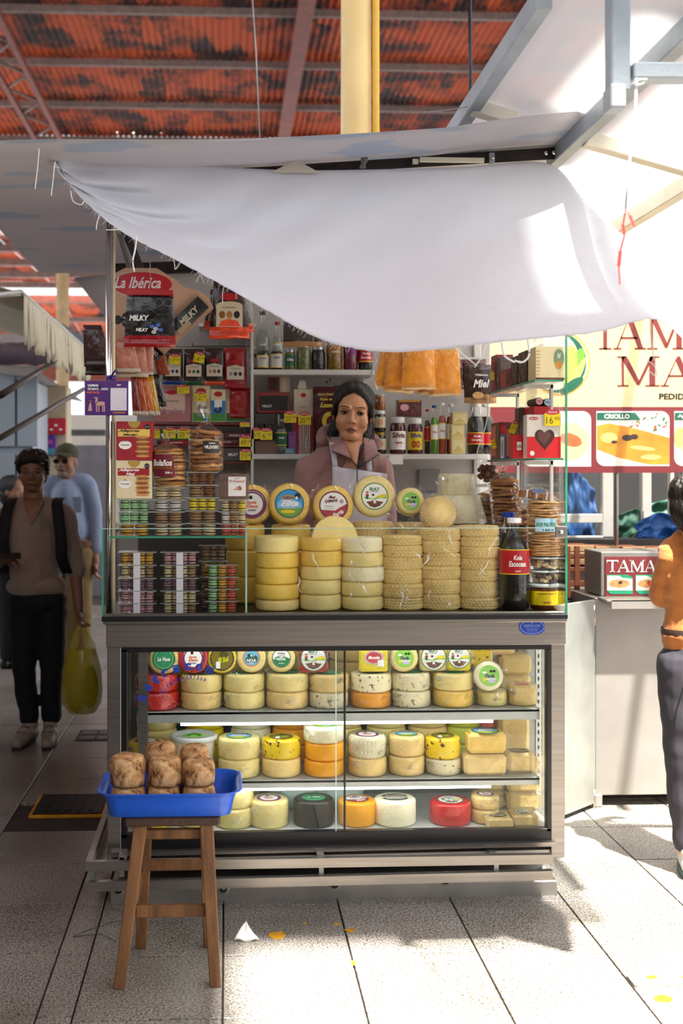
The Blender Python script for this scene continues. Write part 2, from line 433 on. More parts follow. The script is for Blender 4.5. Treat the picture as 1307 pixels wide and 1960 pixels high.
# rafters: a plain beam and lattice girders along the depth
def girder(x, y0, y1, z, lattice=True):
    b = MB(); 
    if lattice:
        for s in (-.28, .28): b.box(x+s-.05, x+s+.05, y0, y1, z-.1, z, rafterm)
        k = 0; y = y0
        while y < y1-.8:
            s = .28 if k % 2 else -.28
            b.cyl((x-s, y, z-.05), (x+s, y+.8, z-.05), .03, purlin, 6); y += .8; k += 1
    else:
        b.box(x-.09, x+.09, y0, y1, z-.22, z, rafterm); b.box(x-.14, x+.14, y0, y1, z-.24, z-.2, rafterm)
    b.build('roof_girder', roof)
girder(1.30, 12, 28, RZ0-.16, False); girder(-4.0, 12, 28, RZ0-.5); girder(5.6, 12, 28, RZ0-.16, False)
MB().box(-11, 11, 27.3, 27.5, RZ0-.55, RZ0-.05, rafterm).build('edge_beam', roof)
b = MB(); dotm = M('bright_dot', '#fff0d0', .4, em=9)
for x in (15, 45, 85, 103, 152, 170, 187, 225, 240, 255, 293, 310, 323): b.ball(P(x, 246+x*.02, 27.2), .045, dotm, 8, 5)
b.build('bright_dots', roof, kind='stuff')  # row of small glowing balls along the roof edge
# unseen roof added over the near hall to shade the stall, open to the sky in front on the right
def flat_roof(x0, x1, y0, y1):
    b = MB(); n = max(2, int((x1-x0)/pitch)*4)
    b.grid(lambda u, v: (x0+u*(x1-x0), y0+v*(y1-y0), RZ0+.03*math.cos(2*PI*u*(x1-x0)/pitch)), n, 1, roof_m); return b
for ra in ((-10, 2.03, -.36, 12), (2.03, 2.12, -.36, .10), (2.03, 2.12, .85, 12), (2.12, 2.27, -.36, 12)): flat_roof(*ra).build('unseen_shade_roof', roof, kind='stuff')  # narrow slot left in the added roof so sun lands on the cloth
flat_roof(-10, 1.36, -8, -.36).build('unseen_shade_roof', roof, kind='stuff')
# second lower roof further back seen under the plastic sheet at left
me2 = sheet_mesh(.91, 3.2)
for k, (ya, za, yb, zb) in enumerate(((30, 7.9, 41, 8.3), (44, 8.2, 56, 6.9))):
    ang = math.atan2(zb-za, yb-ya); Ln = math.hypot(yb-ya, zb-za)
    for j in range(4):
        for i in range(-14, 4):
            o = bpy.data.objects.new('roof_sheet', me2); C.objects.link(o); o.parent = roof
            f = j/4; o.location = (i*.91, ya+(yb-ya)*f, za+(zb-za)*f+.02*(i % 2)); o.rotation_euler[0] = ang
    for j in range(5):
        f = j/4; MB().box(-13, 4, ya+(yb-ya)*f-.08, ya+(yb-ya)*f+.08, za+(zb-za)*f-.25, za+(zb-za)*f-.05, purlin).build('purlin', roof)
MB().box(-13, 4, 42, 42.3, 7.7, 7.95, rafterm).build('edge_beam', roof)
MB().box(-13, 4, 56, 56.3, 5.9, 6.9, rafterm).build('edge_beam', roof)

# columns
opp = thing('sky_blocker', 'dark stall-like block added unseen behind the viewer to cut low sky light', 'stall', (0, -4.2, 0), kind='structure')  # added unseen block that keeps blank sky out of glossy reflections
MB().box(-7, 4.5, -.6, .6, 0, 2.7, M('blocker_brown', '#5a5048', .7, 0, .2, 2), b=.02).build('blocker_body', opp)
for k in range(9): MB().box(-6.9+1.25*k, -5.75+1.25*k, .6, .63, .15, 2.3, M('blocker_grey', '#6e6a66', .6, .2, .1, 3), b=.01).build('blocker_slat', opp)
colm = M('cream_column_paint', '#e3c583', .45, 0, .1, 3, coat=.2); colpipe = M('yellow_pipe_paint', '#e0b23a', .4, 0, .08)
def column(name, x, Y, r, ztop, label, mat=colm):
    q = P(x, HY, Y); b = MB(); b.cyl((0, 0, 0), (0, 0, ztop), r, mat, 32); b.cyl((0, 0, 0), (0, 0, .25), r*1.25, mat, 32)
    o = thing(name, label, 'column', (q.x, Y, 0)); b.build('shaft', o); return o
c1 = column('round_column', 681, 7.2, px(29, 7.2), RZ0-.1, 'tall cream round steel column rising behind the stall canopy')
q = P(719, HY, 7.15); MB().cyl((q.x-c1.location.x, -.05, 0), (q.x-c1.location.x, -.05, RZ0-.1), px(7, 7.15), colpipe, 16).build('yellow_pipe', c1)
column('round_column', 120, 17, px(12, 17), 6.2, 'cream round column in the left background behind the scalloped awning', M('dusty_column', '#b59a70', .6))

# ---------------------------------------------------------------- translucent side roof, right
poly = bpy.data.materials.new('translucent_white_sheet'); poly.use_nodes = True
nt = poly.node_tree; N = nt.nodes; L = nt.links; N.remove(N['Principled BSDF'])
tl = N.new('ShaderNodeBsdfTranslucent'); tl.inputs[0].default_value = (.9, .9, .88, 1)
df = N.new('ShaderNodeBsdfDiffuse'); df.inputs[0].default_value = (.85, .85, .85, 1)
tr = N.new('ShaderNodeBsdfTransparent'); m1 = N.new('ShaderNodeMixShader'); m2 = N.new('ShaderNodeMixShader')
m1.inputs[0].default_value = .35; m2.inputs[0].default_value = .55
L.new(tl.outputs[0], m1.inputs[1]); L.new(df.outputs[0], m1.inputs[2]); L.new(m1.outputs[0], m2.inputs[1]); L.new(tr.outputs[0], m2.inputs[2]); L.new(m2.outputs[0], N['Material Output'].inputs[0])
MATS['poly'] = poly
creamst = M('cream_painted_steel', '#d9d2bf', .5, .1, .12, 6)
def rz_(X): return H+1.446-.268*X       # the side roof falls to the right
side = thing('side_roof', 'white translucent sheet roof on grey steel rafters above right walkway', 'roof', (0, 0, 0), kind='structure')
XS = [.82, 1.18, 1.62, 2.10, 2.6]
for i in range(len(XS)-1):
    for j, (y0, y1) in enumerate(((2.68, 3.78), (3.78, 5.0), (5.0, 6.3)) if i < 2 else ((4.3, 5.3), (5.3, 6.3))):
        x0, x1 = XS[i], XS[i+1]
        b = MB(); b.grid(lambda u, v: (x0+u*(x1-x0), y0+v*(y1-y0), rz_(x0+u*(x1-x0))+.03), 2, 2, poly, th=.002)
        b.build('roof_panel', side)
def bar(p0, p1, wd, ht, m):
    b = MB(); p0, p1 = Vector(p0), Vector(p1); d = p1-p0
    q = d.to_track_quat('Y', 'Z').to_matrix().to_4x4(); q.translation = p0
    return b.box(-wd/2, wd/2, 0, d.length, -ht/2, ht/2, m, q, b=.003)
for x, ya, yb in ((.82, 2.92, 6.3), (1.18, 2.66, 4.1), (1.62, 3.0, 6.3), (2.10, 4.0, 6.3)):
    bar((x, ya, rz_(x)), (x, yb, rz_(x)), .045, .06, alu if x < 1.5 else creamst).build('rafter', side)
for y, xa_, xb_ in ((3.78, .82, .97), (3.78, 1.2, 2.7), (5.0, .82, 2.7)): bar((xa_, y, rz_(xa_)-.01), (xb_, y, rz_(xb_)-.01), .05, .045, creamst).build('purlin', side)
a = P(1170, 172, 2.62); c = P(1208, 0, 2.62); MB().box(a.x, c.x, 2.62, 2.67, a.z, 3.4, alu, b=.004).build('post', side)
q = P(1184, 182, 2.60); MB().box(q.x-.018, q.x+.018, 2.60, 2.66, q.z-.027, q.z+.027, M('grey_plate', '#a9b0b3', .5, .3), b=.003).build('joint_plate', side)
bar(P(1206, 140, 2.64), P(1420, 142, 2.64), .05, .037, alu).build('cross_beam', side)
# back corner hung rod + wire across the canopy
b = MB(); b.cyl(P(899, -60, 5.6), P(901, 262, 5.6), .009, M('dark_rod', '#33363c', .4, .6), 8)
tag(b.build('hanging_rod'), 'thin dark vertical rod hanging down behind the canopy, right of column', 'rod')
b = MB(); b.tube([P(479, -60, 6), P(490, 100, 6), P(497, 262, 6)], .004, M('grey_wire', '#9a9a9a', .5, .3), 6)
tag(b.build('hanging_wire'), 'thin grey wire hanging from the red roof left of yellow column', 'wire')
b = MB(); b.tube([P(812, 215, 3.9), P(860, 210, 3.8), P(902, 203, 3.75)], .0016, MATS['grey_wire'], 5)
tag(b.build('loose_wire'), 'short bare wire end sticking out left beside the dark hanging rod', 'wire')
# white strap with red ribbons
b = MB(); str_m = M('white_cord', '#dedede', .7)
b.tube([P(1218, 150, 2.58), P(1216, 200, 2.58), P(1208, 270, 2.58), P(1202, 340, 2.58), P(1197, 400, 2.58)], .0032, str_m, 6)
b.tube([P(1205, 165, 2.58), P(1225, 152, 2.57), P(1237, 152, 2.57), P(1232, 160, 2.58), P(1212, 166, 2.58)], .0024, str_m, 6)
o = b.build('hanging_rope'); tag(o, 'white cord with red ribbon ends hanging from the grey steel post joint', 'cord')
b = MB()
for pts in (((1198, 398), (1192, 430), (1195, 450), (1187, 480), (1184, 510), (1186, 545)), ((1197, 400), (1205, 412), (1214, 434))):
    pp = [P(x, y, 2.58) for x, y in pts]
    for a in range(len(pp)-1):
        wv = Vector((.005*(1 if a % 2 else .6), .003, 0))
        b.add([pp[a]-wv, pp[a]+wv, pp[a+1]+wv, pp[a+1]-wv], [(0, 1, 2, 3)], M('red_ribbon', '#d02a20', .5))
b.build('red_ribbon', o)

# ---------------------------------------------------------------- stall canopy of reused banner sheet
banner = bpy.data.materials.new('translucent_banner_sheet'); banner.use_nodes = True
nt = banner.node_tree; N = nt.nodes; L = nt.links; N.remove(N['Principled BSDF'])
geo = N.new('ShaderNodeNewGeometry'); mp = N.new('ShaderNodeMapping'); mp.inputs['Scale'].default_value = (1.2, 3.5, 1); L.new(geo.outputs['Position'], mp.inputs[0])
n1 = N.new('ShaderNodeTexNoise'); n1.inputs['Scale'].default_value = 2.1; n1.inputs['Detail'].default_value = 2; L.new(mp.outputs[0], n1.inputs['Vector'])
r = N.new('ShaderNodeValToRGB'); e = r.color_ramp.elements; e[0].position = .60; e[0].color = (*lin('#d9d5d6'), 1); e[1].position = .63; e[1].color = (*lin('#c3ccd6'), 1)
L.new(n1.outputs[0], r.inputs[0])
tl = N.new('ShaderNodeBsdfTranslucent'); df = N.new('ShaderNodeBsdfDiffuse'); m1 = N.new('ShaderNodeMixShader'); m1.inputs[0].default_value = .6
L.new(r.outputs[0], tl.inputs[0]); L.new(r.outputs[0], df.inputs[0]); L.new(tl.outputs[0], m1.inputs[1]); L.new(df.outputs[0], m1.inputs[2])
gls = N.new('ShaderNodeBsdfGlossy'); gls.inputs['Roughness'].default_value = .25; m2 = N.new('ShaderNodeMixShader'); m2.inputs[0].default_value = .05
L.new(m1.outputs[0], m2.inputs[1]); L.new(gls.outputs[0], m2.inputs[2]); L.new(m2.outputs[0], N['Material Output'].inputs[0])
MATS['banner'] = banner
can = thing('stall_canopy', 'taut whitish plastic banner sheet stretched as the flat canopy over the stall', 'canopy', (0, 0, 0))
YB = 3.66
fr = [(-140, 280), (0, 276), (205, 271), (400, 262), (620, 252), (860, 245), (1000, 230), (1150, 213)]
fp = [P(x, y, YB) for x, y in fr]
def lerp_poly(pts, u):
    u *= len(pts)-1; i = min(int(u), len(pts)-2); f = u-i; return pts[i].lerp(pts[i+1], f)
def canopy_pt(u, v):
    a = lerp_poly(fp, u); xb = -.98+u*2.15
    bk = Vector((xb if u < .999 else 1.18, 6.05, 2.545))
    if v < .12: q = a+Vector((0, v/.12*.30, -.012*math.sin(v/.12*PI)))
    else:
        a2 = a+Vector((0, .30, 0)); q = a2.lerp(bk, (v-.12)/.88)
    q.z += .012*math.sin(u*9+v*4)*(1-v)-.03*math.sin(PI*v)*.4
    return q
MB().grid(canopy_pt, 48, 24, banner, th=.001).build('sheet', can)
bm_ = M('dark_angle_iron', '#2c2625', .55, .5, .5, 12, .2, 50)
beam = MB()
A0, A1 = P(160, 340, 3.99), P(1086, 280, 3.99)
A0b, A1b = P(160, 358, 3.99), P(1086, 303, 3.99)
beam.add([A0, A1, A1b, A0b, A0+Vector((0, .004, 0)), A1+Vector((0, .004, 0)), A1b+Vector((0, .004, 0)), A0b+Vector((0, .004, 0))], [(0, 1, 2, 3), (7, 6, 5, 4), (0, 4, 5, 1), (3, 2, 6, 7), (1, 5, 6, 2), (0, 3, 7, 4)], bm_)
beam.add([A0, A1, A1+Vector((0, .04, 0)), A0+Vector((0, .04, 0))], [(0, 1, 2, 3)], bm_)
beam.build('angle_iron', can)
b = MB(); 
for (x0, y0, x1, y1) in ((803, 300, 927, 302),):
    a = P(x0, y0, 3.975); c = P(x1, y1+9, 3.975); b.box(a.x, c.x, a.y, a.y+.012, c.z, a.z, M('masking_tape', '#d9d3c0', .6), b=.002)
a = P(790, 308, 3.97); b.box(a.x, a.x+.02, 3.972, 3.984, a.z-.008, a.z+.008, MATS['masking_tape'], RZ(0))
b.build('tape_strip', can)
b = MB()
for x, y in ((942, 303), (1044, 294), (1059, 293)):
    a = P(x, y, 3.97)
    if x == 942: b.box(a.x-.009, a.x+.009, 3.972, 3.984, a.z-.018, a.z+.02, alu)
    b.cyl((a.x, 3.972, a.z), (a.x, 3.960, a.z), .007, chrome, 8)
b.build('bolt', can, label='steel bolts and clip plate on the dark angle iron')
b = MB(); q = P(697, 311, 3.95); rope = M('grey_rag', '#8f8c88', .9, 0, .2)
for i in range(9): b.tube([q+Vector((rnd.uniform(-.02, .02), 0, .03)), q+Vector((rnd.uniform(-.012, .012), -.01, .004)), q+Vector((rnd.uniform(-.02, .02), -.004, -.022))], .003, rope, 5)
b.build('rag_knot', can)
# cream card wedge seen above the cloth
b = MB(); b.prism([(-.085, 0), (.0, .045), (.085, 0)], 0, .003, M('cream_card', '#c9bfae', .7), FRONT); q = P(566, 331, 3.93); o = b.build('card_wedge', can, q)
# far lower sheet at left
b = MB(); b.grid(lambda u, v: (-.80+u*.9, 6.05+v*1.6, 2.52+.02*math.sin(6*u)), 8, 8, banner, th=.001); b.build('rear_sheet', can)
# ================================================================ STALL COUNTER
YF = 3.97
def wb(mb, name, parent, **k):
    "build a part given in world coordinates under a thing"
    o = parent; off = Vector((0, 0, 0))
    while o: off += Vector(o.location); o = o.parent
    mb.v = [(a-off.x, b-off.y, c-off.z) for a, b, c in mb.v]
    return mb.build(name, parent, **k)
def pbox(x0, x1, y0, y1, Y, dep, m, b=0, mb=None, fm=None):
    "box whose front face covers a rectangle of the photograph at depth Y"
    a = P(x0, y0, Y); c = P(x1, y1, Y); mb = mb or MB()
    return mb.box(a.x, c.x, Y, Y+dep, min(a.z, c.z), max(a.z, c.z), m, None, b, fm)
XL, XR = P(205, 0, YF).x, P(1081, 0, YF).x
cnt = thing('refrigerated_counter', 'stainless steel refrigerated display counter with two sliding glass doors', 'counter', ((XL+XR)/2, 4.25, 0))
ZT = 1.005
wb(pbox(210, 1067, 1701, 1733, 4.0, .5, steel_side, .004), 'plinth', cnt).location.z += .004
lower = MB(); lower.box(XL+.01, XR-.02, 4.03, 4.50, .115, .215, steel); wb(lower, 'base_panel', cnt)
def slant_bar(x0, y0, x1, y1, hpx, Y, dep, m):
    a, c = P(x0, y0, Y), P(x1, y1, Y); h = px(hpx, Y); mb = MB()
    vs = [(a.x, Y, a.z), (c.x, Y, c.z), (c.x, Y, c.z-h), (a.x, Y, a.z-h)]; vs += [(x, y+dep, z) for x, y, z in vs]
    return mb.add(vs, [(3, 2, 1, 0), (4, 5, 6, 7), (0, 1, 5, 4), (2, 3, 7, 6), (1, 2, 6, 5), (0, 4, 7, 3)], m)
YRL = 3.86
bum = cnt
for i, (y0, y1, hh) in enumerate(((1650, 1636, 18), (1689, 1667, 18))):
    wb(slant_bar(163, y0, 1058, y1, hh, YRL, .022, steel), 'rail', bum)
    a = P(163, y0, YRL); mb = MB(); mb.box(a.x, a.x+.02, YRL+.0221, 4.55, a.z-px(18, YRL), a.z, M('satin_steel', '#b0aca6', .5, .3)); wb(mb, 'rail_end', bum)
for x in (232, 616, 953):
    a = P(x, 1640, YRL); mb = MB(); mb.box(a.x-.008, a.x+.008, YRL+.022, YRL+.03, a.z-.075, a.z+.0, steel_side)
    mb.box(a.x-.012, a.x+.012, YRL+.022, 4.06, a.z-.03, a.z-.01, steel_side); wb(mb, 'bracket', bum)
mb = MB(); a = P(163, 1660, YRL); mb.box(a.x, a.x+.05, YRL+.1, 4.5, .115, .125, steel_side); wb(mb, 'side_strip', bum)
wb(slant_bar(212, 1632, 1064, 1612, 8, 3.95, .03, steel), 'kick_trim', cnt)
wb(slant_bar(212, 1646, 1064, 1626, 12, 3.98, .03, steel_side), 'kick_trim', cnt)
for x, y in ((228, 1700), (428, 1698), (640, 1690), (852, 1682), (1038, 1671)):
    q = P(x, y, 3.96); t = wb(MB().cyl((q.x, 3.945, q.z), (q.x, 3.965, q.z), px(11.5, 3.96), M('grey_caster_tyre', '#a8a6a0', .5), 22), 'caster', cnt)
    m_ = MB(); m_.cyl((q.x, 3.943, q.z), (q.x, 3.966, q.z), .0135, M('dark_hub', '#2e2c2a', .5), 18); m_.cyl((q.x, 3.940, q.z), (q.x, 3.9435, q.z), .0055, chrome, 12)
    m_.box(q.x-.006, q.x+.006, 3.939, 3.943, q.z, q.z+.034, chrome); wb(m_, 'caster_fork', t)
# rotate casters to face front: they are seen as rings
post = lambda x0, x1: pbox(x0, x1, 1190, 1642, YF, .035, steel, .003)
wb(post(205, 232), 'corner_post', cnt); wb(post(1054, 1081), 'corner_post', cnt)
for xa in (XL, XR-.035):
    mb = MB(); mb.box(xa, xa+.035, 4.47, 4.505, .12, .93, steel); wb(mb, 'corner_post', cnt)
wb(pbox(203, 1083, 1187, 1234, 3.962, .04, steel, .003), 'header_band', cnt)
wb(pbox(197, 1086, 1175, 1191, 3.945, .02, steel, .004), 'header_lip', cnt)
mb = MB(); mb.box(XL, XR, YF, 4.55, .93, .985, steel_side); wb(mb, 'top_slab', cnt)
mb = MB(); mb.box(P(194, 0, 3.93).x, P(1087, 0, 3.93).x, 3.93, 4.56, .987, 1.004, black, b=.002); wb(mb, 'black_worktop', cnt)
# badge
q = P(1018, 1200, 3.96); mb = MB(); pr = [(.045*math.cos(t)*abs(math.cos(t))**-.3 if abs(math.cos(t)) > .01 else 0, .027*math.sin(t)*abs(math.sin(t))**-.15 if abs(math.sin(t)) > .01 else 0) for t in [2*PI*i/28 for i in range(28)]]
bp_ = M('blue_badge', '#2a48a8', .3, .4, .1)
mb.prism(pr, -.001, .0015, bp_, FRONT); mb.disc(0, 0, .043, .024, M('badge_silver', '#9db0d8', .3, .6), FRONT, .0018); mb.disc(0, 0, .041, .022, bp_, FRONT, .002)
for t, y, w_, h_ in (('REFRICOM', .004, .055, .009), ('AREQUIPA', -.007, .04, .004), ('CEL 959 348', -.013, .036, .004), ('+', .014, .008, .006)):
    mb.text(t, 0, y, w_, h_, 'badge_silver', FRONT, .0024)
o = mb.build('maker_badge', cnt, q-cnt.location); o['label'] = 'blue oval maker badge'
# door frame
fr_ = [(229, 1058, 1231, 1243), (229, 244, 1243, 1605), (1046, 1058, 1243, 1592), (229, 1058, 1597, 1621)]
mb = MB()
for (x0, x1, y0, y1) in fr_: pbox(x0, x1, y0, y1, 3.972, .03, black, .002, mb)
wb(mb, 'door_frame', cnt)
# cabinet interior
inm = M('dim_steel_lining', '#76807c', .3, .5, .15, 4); shelfm = M('grey_shelf_steel', '#b5bab8', .35, .5, .1, 10)
mb = MB(); mb.box(XL+.036, XR-.036, 4.50, 4.51, .21, .93, inm); wb(mb, 'rear_lining', cnt)
mb = MB(); mb.box(XL+.02, XR-.02, 4.0, 4.5, .212, .226, M('white_lining', '#c5cbc6', .4)); wb(mb, 'cabinet_floor', cnt)
for x in (XL+.01, XR-.016):
    mb = MB(); mb.box(x, x+.006, 4.005, 4.47, .23, .93, glass); wb(mb, 'side_glass', cnt)
for x, m_ in ((266, shelfm),):
    a = P(x, 1240, 4.05); mb = MB(); mb.box(a.x, a.x+.033, 4.02, 4.04, .23, .93, steel); wb(mb, 'shelf_upright', cnt)
for x in (1034, 1070):
    a = P(x, 1240, 4.45); mb = MB(); mb.box(a.x-.02, a.x, 4.44, 4.46, .23, .93, M('white_upright', '#d6d9d6', .4, .3))
    for k in range(22): mb.box(a.x-.013, a.x-.007, 4.4385, 4.44, .26+.03*k, .274+.03*k, black)
    wb(mb, 'shelf_upright', cnt)
tubem = M('lit_tube', '#f4fbff', .3, var=0, em=9); SH = []
for yt, yb_, tx0, tx1, ty in ((1360, 1381, 345, 947, 1384), (1492, 1507, 345, 943, 1513)):
    a = P(262, yt, 4.03); c = P(1033, yt, 4.03); z = P(650, yt, 4.03).z
    mb = MB(); mb.box(a.x, c.x, 4.03, 4.47, z-.012, z, shelfm, b=.002); mb.box(a.x, c.x, 4.03, 4.034, z-px(yb_-yt, 4.03), z, shelfm, b=.001)
    s_ = wb(mb, 'shelf', cnt); SH.append(z)
    a = P(tx0, ty-6, 4.02); c = P(tx1, ty+6, 4.02); mb = MB()
    mb.cyl((a.x, 4.055, z-px(yb_-yt, 4)-.007), (c.x, 4.055, z-px(yb_-yt, 4)-.007), .0085, tubem, 12)
    l_ = wb(mb, 'tube_light', cnt); l_['label'] = 'lit white fluorescent tube under a shelf'
mb = MB(); mb.cyl((XL+.15, 4.03, .915), (XR-.15, 4.03, .915), .009, tubem, 12); wb(mb, 'tube_light', cnt)
for x, z in (): pass
a = P(1049, 1245, 3.99); mb = MB(); mb.box(a.x, a.x+.008, 3.985, 3.995, .24, .885, M('white_gasket', '#eef2f0', .4)); wb(mb, 'gasket', cnt)
# sliding doors
d1 = MB(); a = P(243, 1242, 3.985); c = P(663, 1604, 3.985); d1.box(a.x, c.x, 3.984, 3.988, c.z, a.z, glass)
o = wb(d1, 'sliding_door', cnt)
d2 = MB(); a = P(642, 1242, 3.977); c = P(1047, 1600, 3.977); d2.box(a.x, c.x, 3.976, 3.980, c.z, a.z, glass)
o2 = wb(d2, 'sliding_door', cnt)
mb = MB(); pbox(658, 661.5, 1242, 1604, 3.975, .012, black, 0, mb); wb(mb, 'door_edge', o)
mb = MB(); pbox(642, 644, 1242, 1602, 3.9755, .004, M('pale_glass_edge', '#cfe6df', .2), 0, mb); wb(mb, 'door_edge', o2)
# decal on the glass
dec = MB(); refm = M('decal_blue', '#1d3fa5', .4); decp = M('decal_purple', '#4a2f9a', .4)
cx_, cy_, r_ = 365, 1375, 101
for i, ch in enumerate('Refricom'):
    an = R(156-i*12.5); q = P(cx_+r_*math.cos(an), cy_-r_*math.sin(an)*.98, 3.975)
    dec.text(ch, 0, 0, .026, .034 if ch in 'Rf' else .026, refm, T(*q) @ FRONT @ RZ(an-PI/2), bold=.03)
for i, ch in enumerate('TELF.054 287309'):
    if ch == ' ': continue
    an = R(150-i*6); q = P(cx_+(r_-36)*math.cos(an), cy_-14-(r_-36)*math.sin(an), 3.975)
    dec.text(ch, 0, 0, .008, .013, decp, T(*q) @ FRONT @ RZ(an-PI/2), bold=.02)
o_ = wb(dec, 'decal', o); o_['label'] = 'blue arched lettering stuck on the left door glass'

# ---------------------------------------------------------------- upper glass case
case = thing('glass_case', 'low clear glass case standing on the black worktop with green edges', 'glass case', (P(640, 0, 3.95).x, 3.94, 1.004))
GZ = P(600, 1011, 3.94).z
xl, xr = P(195, 0, 3.94).x, P(1086, 0, 3.94).x
mb = MB(); mb.box(xl, xr, 3.938, 3.944, 1.004, GZ, glass); wb(mb, 'front_pane', case)
mb = MB(); mb.box(xl, xr, 3.937, 3.945, GZ-.0015, GZ+.0012, M('pale_edge', '#a9c9bd', .15)); wb(mb, 'top_edge', case)
mb = MB(); mb.box(xl, xl+.006, 3.945, 4.5, 1.004, GZ, glass); mb.box(xl, xl+.006, 3.9375, 3.945, 1.004, GZ, gedge); wb(mb, 'side_pane', case)
zr = P(1085, 640, 3.945).z
mb = MB(); mb.box(xr-.006, xr, 3.947, 4.62, 1.004, zr, glass); wb(mb, 'side_pane', case)
mb = MB(); mb.box(xr-.0065, xr+.0005, 3.943, 3.947, 1.004, zr, gedge); wb(mb, 'pane_edge', case)
mb = MB(); q = P(1073, 1018, 3.935); mb.box(q.x-.02, q.x+.022, 3.93, 3.937, q.z-.02, q.z+.02, steel, b=.002); mb.cyl((q.x, 3.93, q.z), (q.x, 3.924, q.z), .007, chrome, 14); wb(mb, 'corner_clip', case)
# left glass shelf and divider
ZS = P(340, 1026, 3.97).z; xs1 = P(470, 0, 3.97).x
mb = MB(); mb.box(xl+.02, xs1, 3.965, 4.40, ZS-.007, ZS, glass); wb(mb, 'shelf', case)
mb = MB(); mb.box(xl+.02, xs1, 3.962, 3.966, ZS-.007, ZS, gedge); wb(mb, 'shelf_edge', case)
mb = MB(); mb.box(xs1-.001, xs1+.005, 3.965, 4.40, 1.004, GZ-.003, glass); wb(mb, 'divider', case)
mb = MB(); mb.box(xs1-.001, xs1+.005, 3.960, 3.965, 1.004, GZ-.003, MATS['pale_edge']); wb(mb, 'divider_edge', case)
# right glass shelves
xg = P(1023, 0, 3.97).x; RS = []
for yy in (727, 877):
    z = P(1050, yy, 3.97).z; RS.append(z)
    mb = MB(); mb.box(xg, xr-.008, 3.965, 4.69, z-.006, z, glass); s_ = wb(mb, 'shelf', case)
    mb = MB(); mb.box(xg-.002, xg+.0015, 3.965, 4.69, z-.007, z+.001, gedge); mb.box(xg, xr-.008, 3.962, 3.966, z-.0065, z, gedge); wb(mb, 'shelf_edge', s_)
    for Y in (4.07, 4.55): mb = MB(); mb.box(xg-.01, xr-.012, Y, Y+.012, z-.022, z-.008, white); wb(mb, 'shelf_bracket', s_)
for Y in (4.07, 4.55):
    mb = MB(); mb.box(xr-.024, xr-.012, Y, Y+.014, 1.28, RS[0]-.008, white, b=.002); wb(mb, 'upright', case)
# posts
pst = thing('chrome_post', 'chrome tube post at the left front corner with cream conduit beside it', 'post', (P(209, 0, 4.0).x, 4.0, 1.004))
z1 = P(209, 400, 4.0).z
wb(MB().cyl(P(208.5, 0, 4.0)*Vector((1, 1, 0)) if False else (P(208.5, 0, 4.0).x, 4.0, 1.004), (P(208.5, 0, 4.0).x, 4.0, z1), px(6, 4), chrome, 20), 'tube', pst)
wb(MB().cyl((P(217, 0, 4.01).x, 4.012, 1.004), (P(217, 0, 4.01).x, 4.012, z1), px(3.6, 4), M('cream_conduit', '#d8c9a8', .4), 12), 'conduit', pst)
# dark stays behind the post under the canopy
st_ = thing('canopy_stay', 'dark flat iron stay sloping down under the canopy behind the chrome post', 'stay', P(262, 470, 4.4))
wb(bar(P(238, 440, 4.1), P(272, 520, 5.05), .03, .012, bm_), 'flat_iron', st_)
wb(bar(P(225, 440, 4.2), P(262, 560, 5.05), .02, .012, steel_side), 'rod', st_)
# ---------------------------------------------------------------- back wall and its shelves
YW = 5.16
wallc = M('off_white_panel', '#b9b4b0', .55, 0, .06, 3)
bw = setting('wall_back'); xw0, xw1 = P(262, 0, YW).x, P(938, 0, YW).x
mb = MB(); mb.box(xw0, xw1, YW, YW+.02, 0, P(400, 505, YW).z, wallc, b=.002); wb(mb, 'panel', bw)
sf = thing('shelf_frame', 'white steel uprights carrying the wall shelves behind the seller', 'shelf frame', (P(700, 0, 5.15).x, 5.15, .22))
for x in (478, 700, 930):
    a = P(x, 0, 4.97); mb = MB(); mb.box(a.x-.016, a.x+.016, 5.14, 5.158, .3, 2.3, white, b=.003); wb(mb, 'upright', sf)
mb = MB(); a = P(486, 0, 4.95); mb.box(a.x-.014, a.x-.002, 4.93, 5.16, 1.3, 2.2, white); wb(mb, 'side_panel', sf)
for x, y in ((632, 727), (626, 731), (492, 722), (492, 930), (398, 524), (320, 520)):
    a = P(x, y, 5.13); wb(MB().cyl((a.x, 5.14, a.z), (a.x, 5.135, a.z), .005, black, 8), 'screw', bw)
zt = P(400, 505, 5.1).z
wb(bar((xw0-.1, 5.10, zt-.03), (xw1+.1, 5.10, zt+.05), .04, .05, bm_), 'dark_beam', can)
SHB = []
for nm, yy, x0, x1, h_ in (('wall_shelf', 707, 479, 716, 10), ('wall_shelf', 869, 480, 935, 10)):
    a, c = P(x0, yy, 4.94), P(x1, yy, 4.94); z = a.z; SHB.append(z)
    mb = MB(); mb.box(a.x, c.x, 4.94, 5.14, z-px(h_, 4.94), z, white, b=.002)
    o = thing('wall_shelf', ('upper' if yy == 707 else 'lower')+' white wall shelf behind the seller holding '+('bottles and jars' if yy == 707 else 'sweets, jars and soda bottles'), 'shelf', ((a.x+c.x)/2, 5.04, z-px(h_, 4.94)), group=None)
    wb(mb, 'board', o)
a, c = P(845, 683, 4.96), P(935, 683, 4.96); mb = MB(); mb.box(a.x, c.x, 4.96, 5.14, a.z-.02, a.z, white)
o = thing('wall_shelf', 'short white wall shelf at right above the brown biscuit pouch', 'shelf', ((a.x+c.x)/2, 5.05, a.z-.02)); wb(mb, 'board', o)
a, c = P(470, 632, 5.0), P(490, 618, 5.0); a2 = P(380, 618, 4.95); c2 = P(490, 618, 4.95)
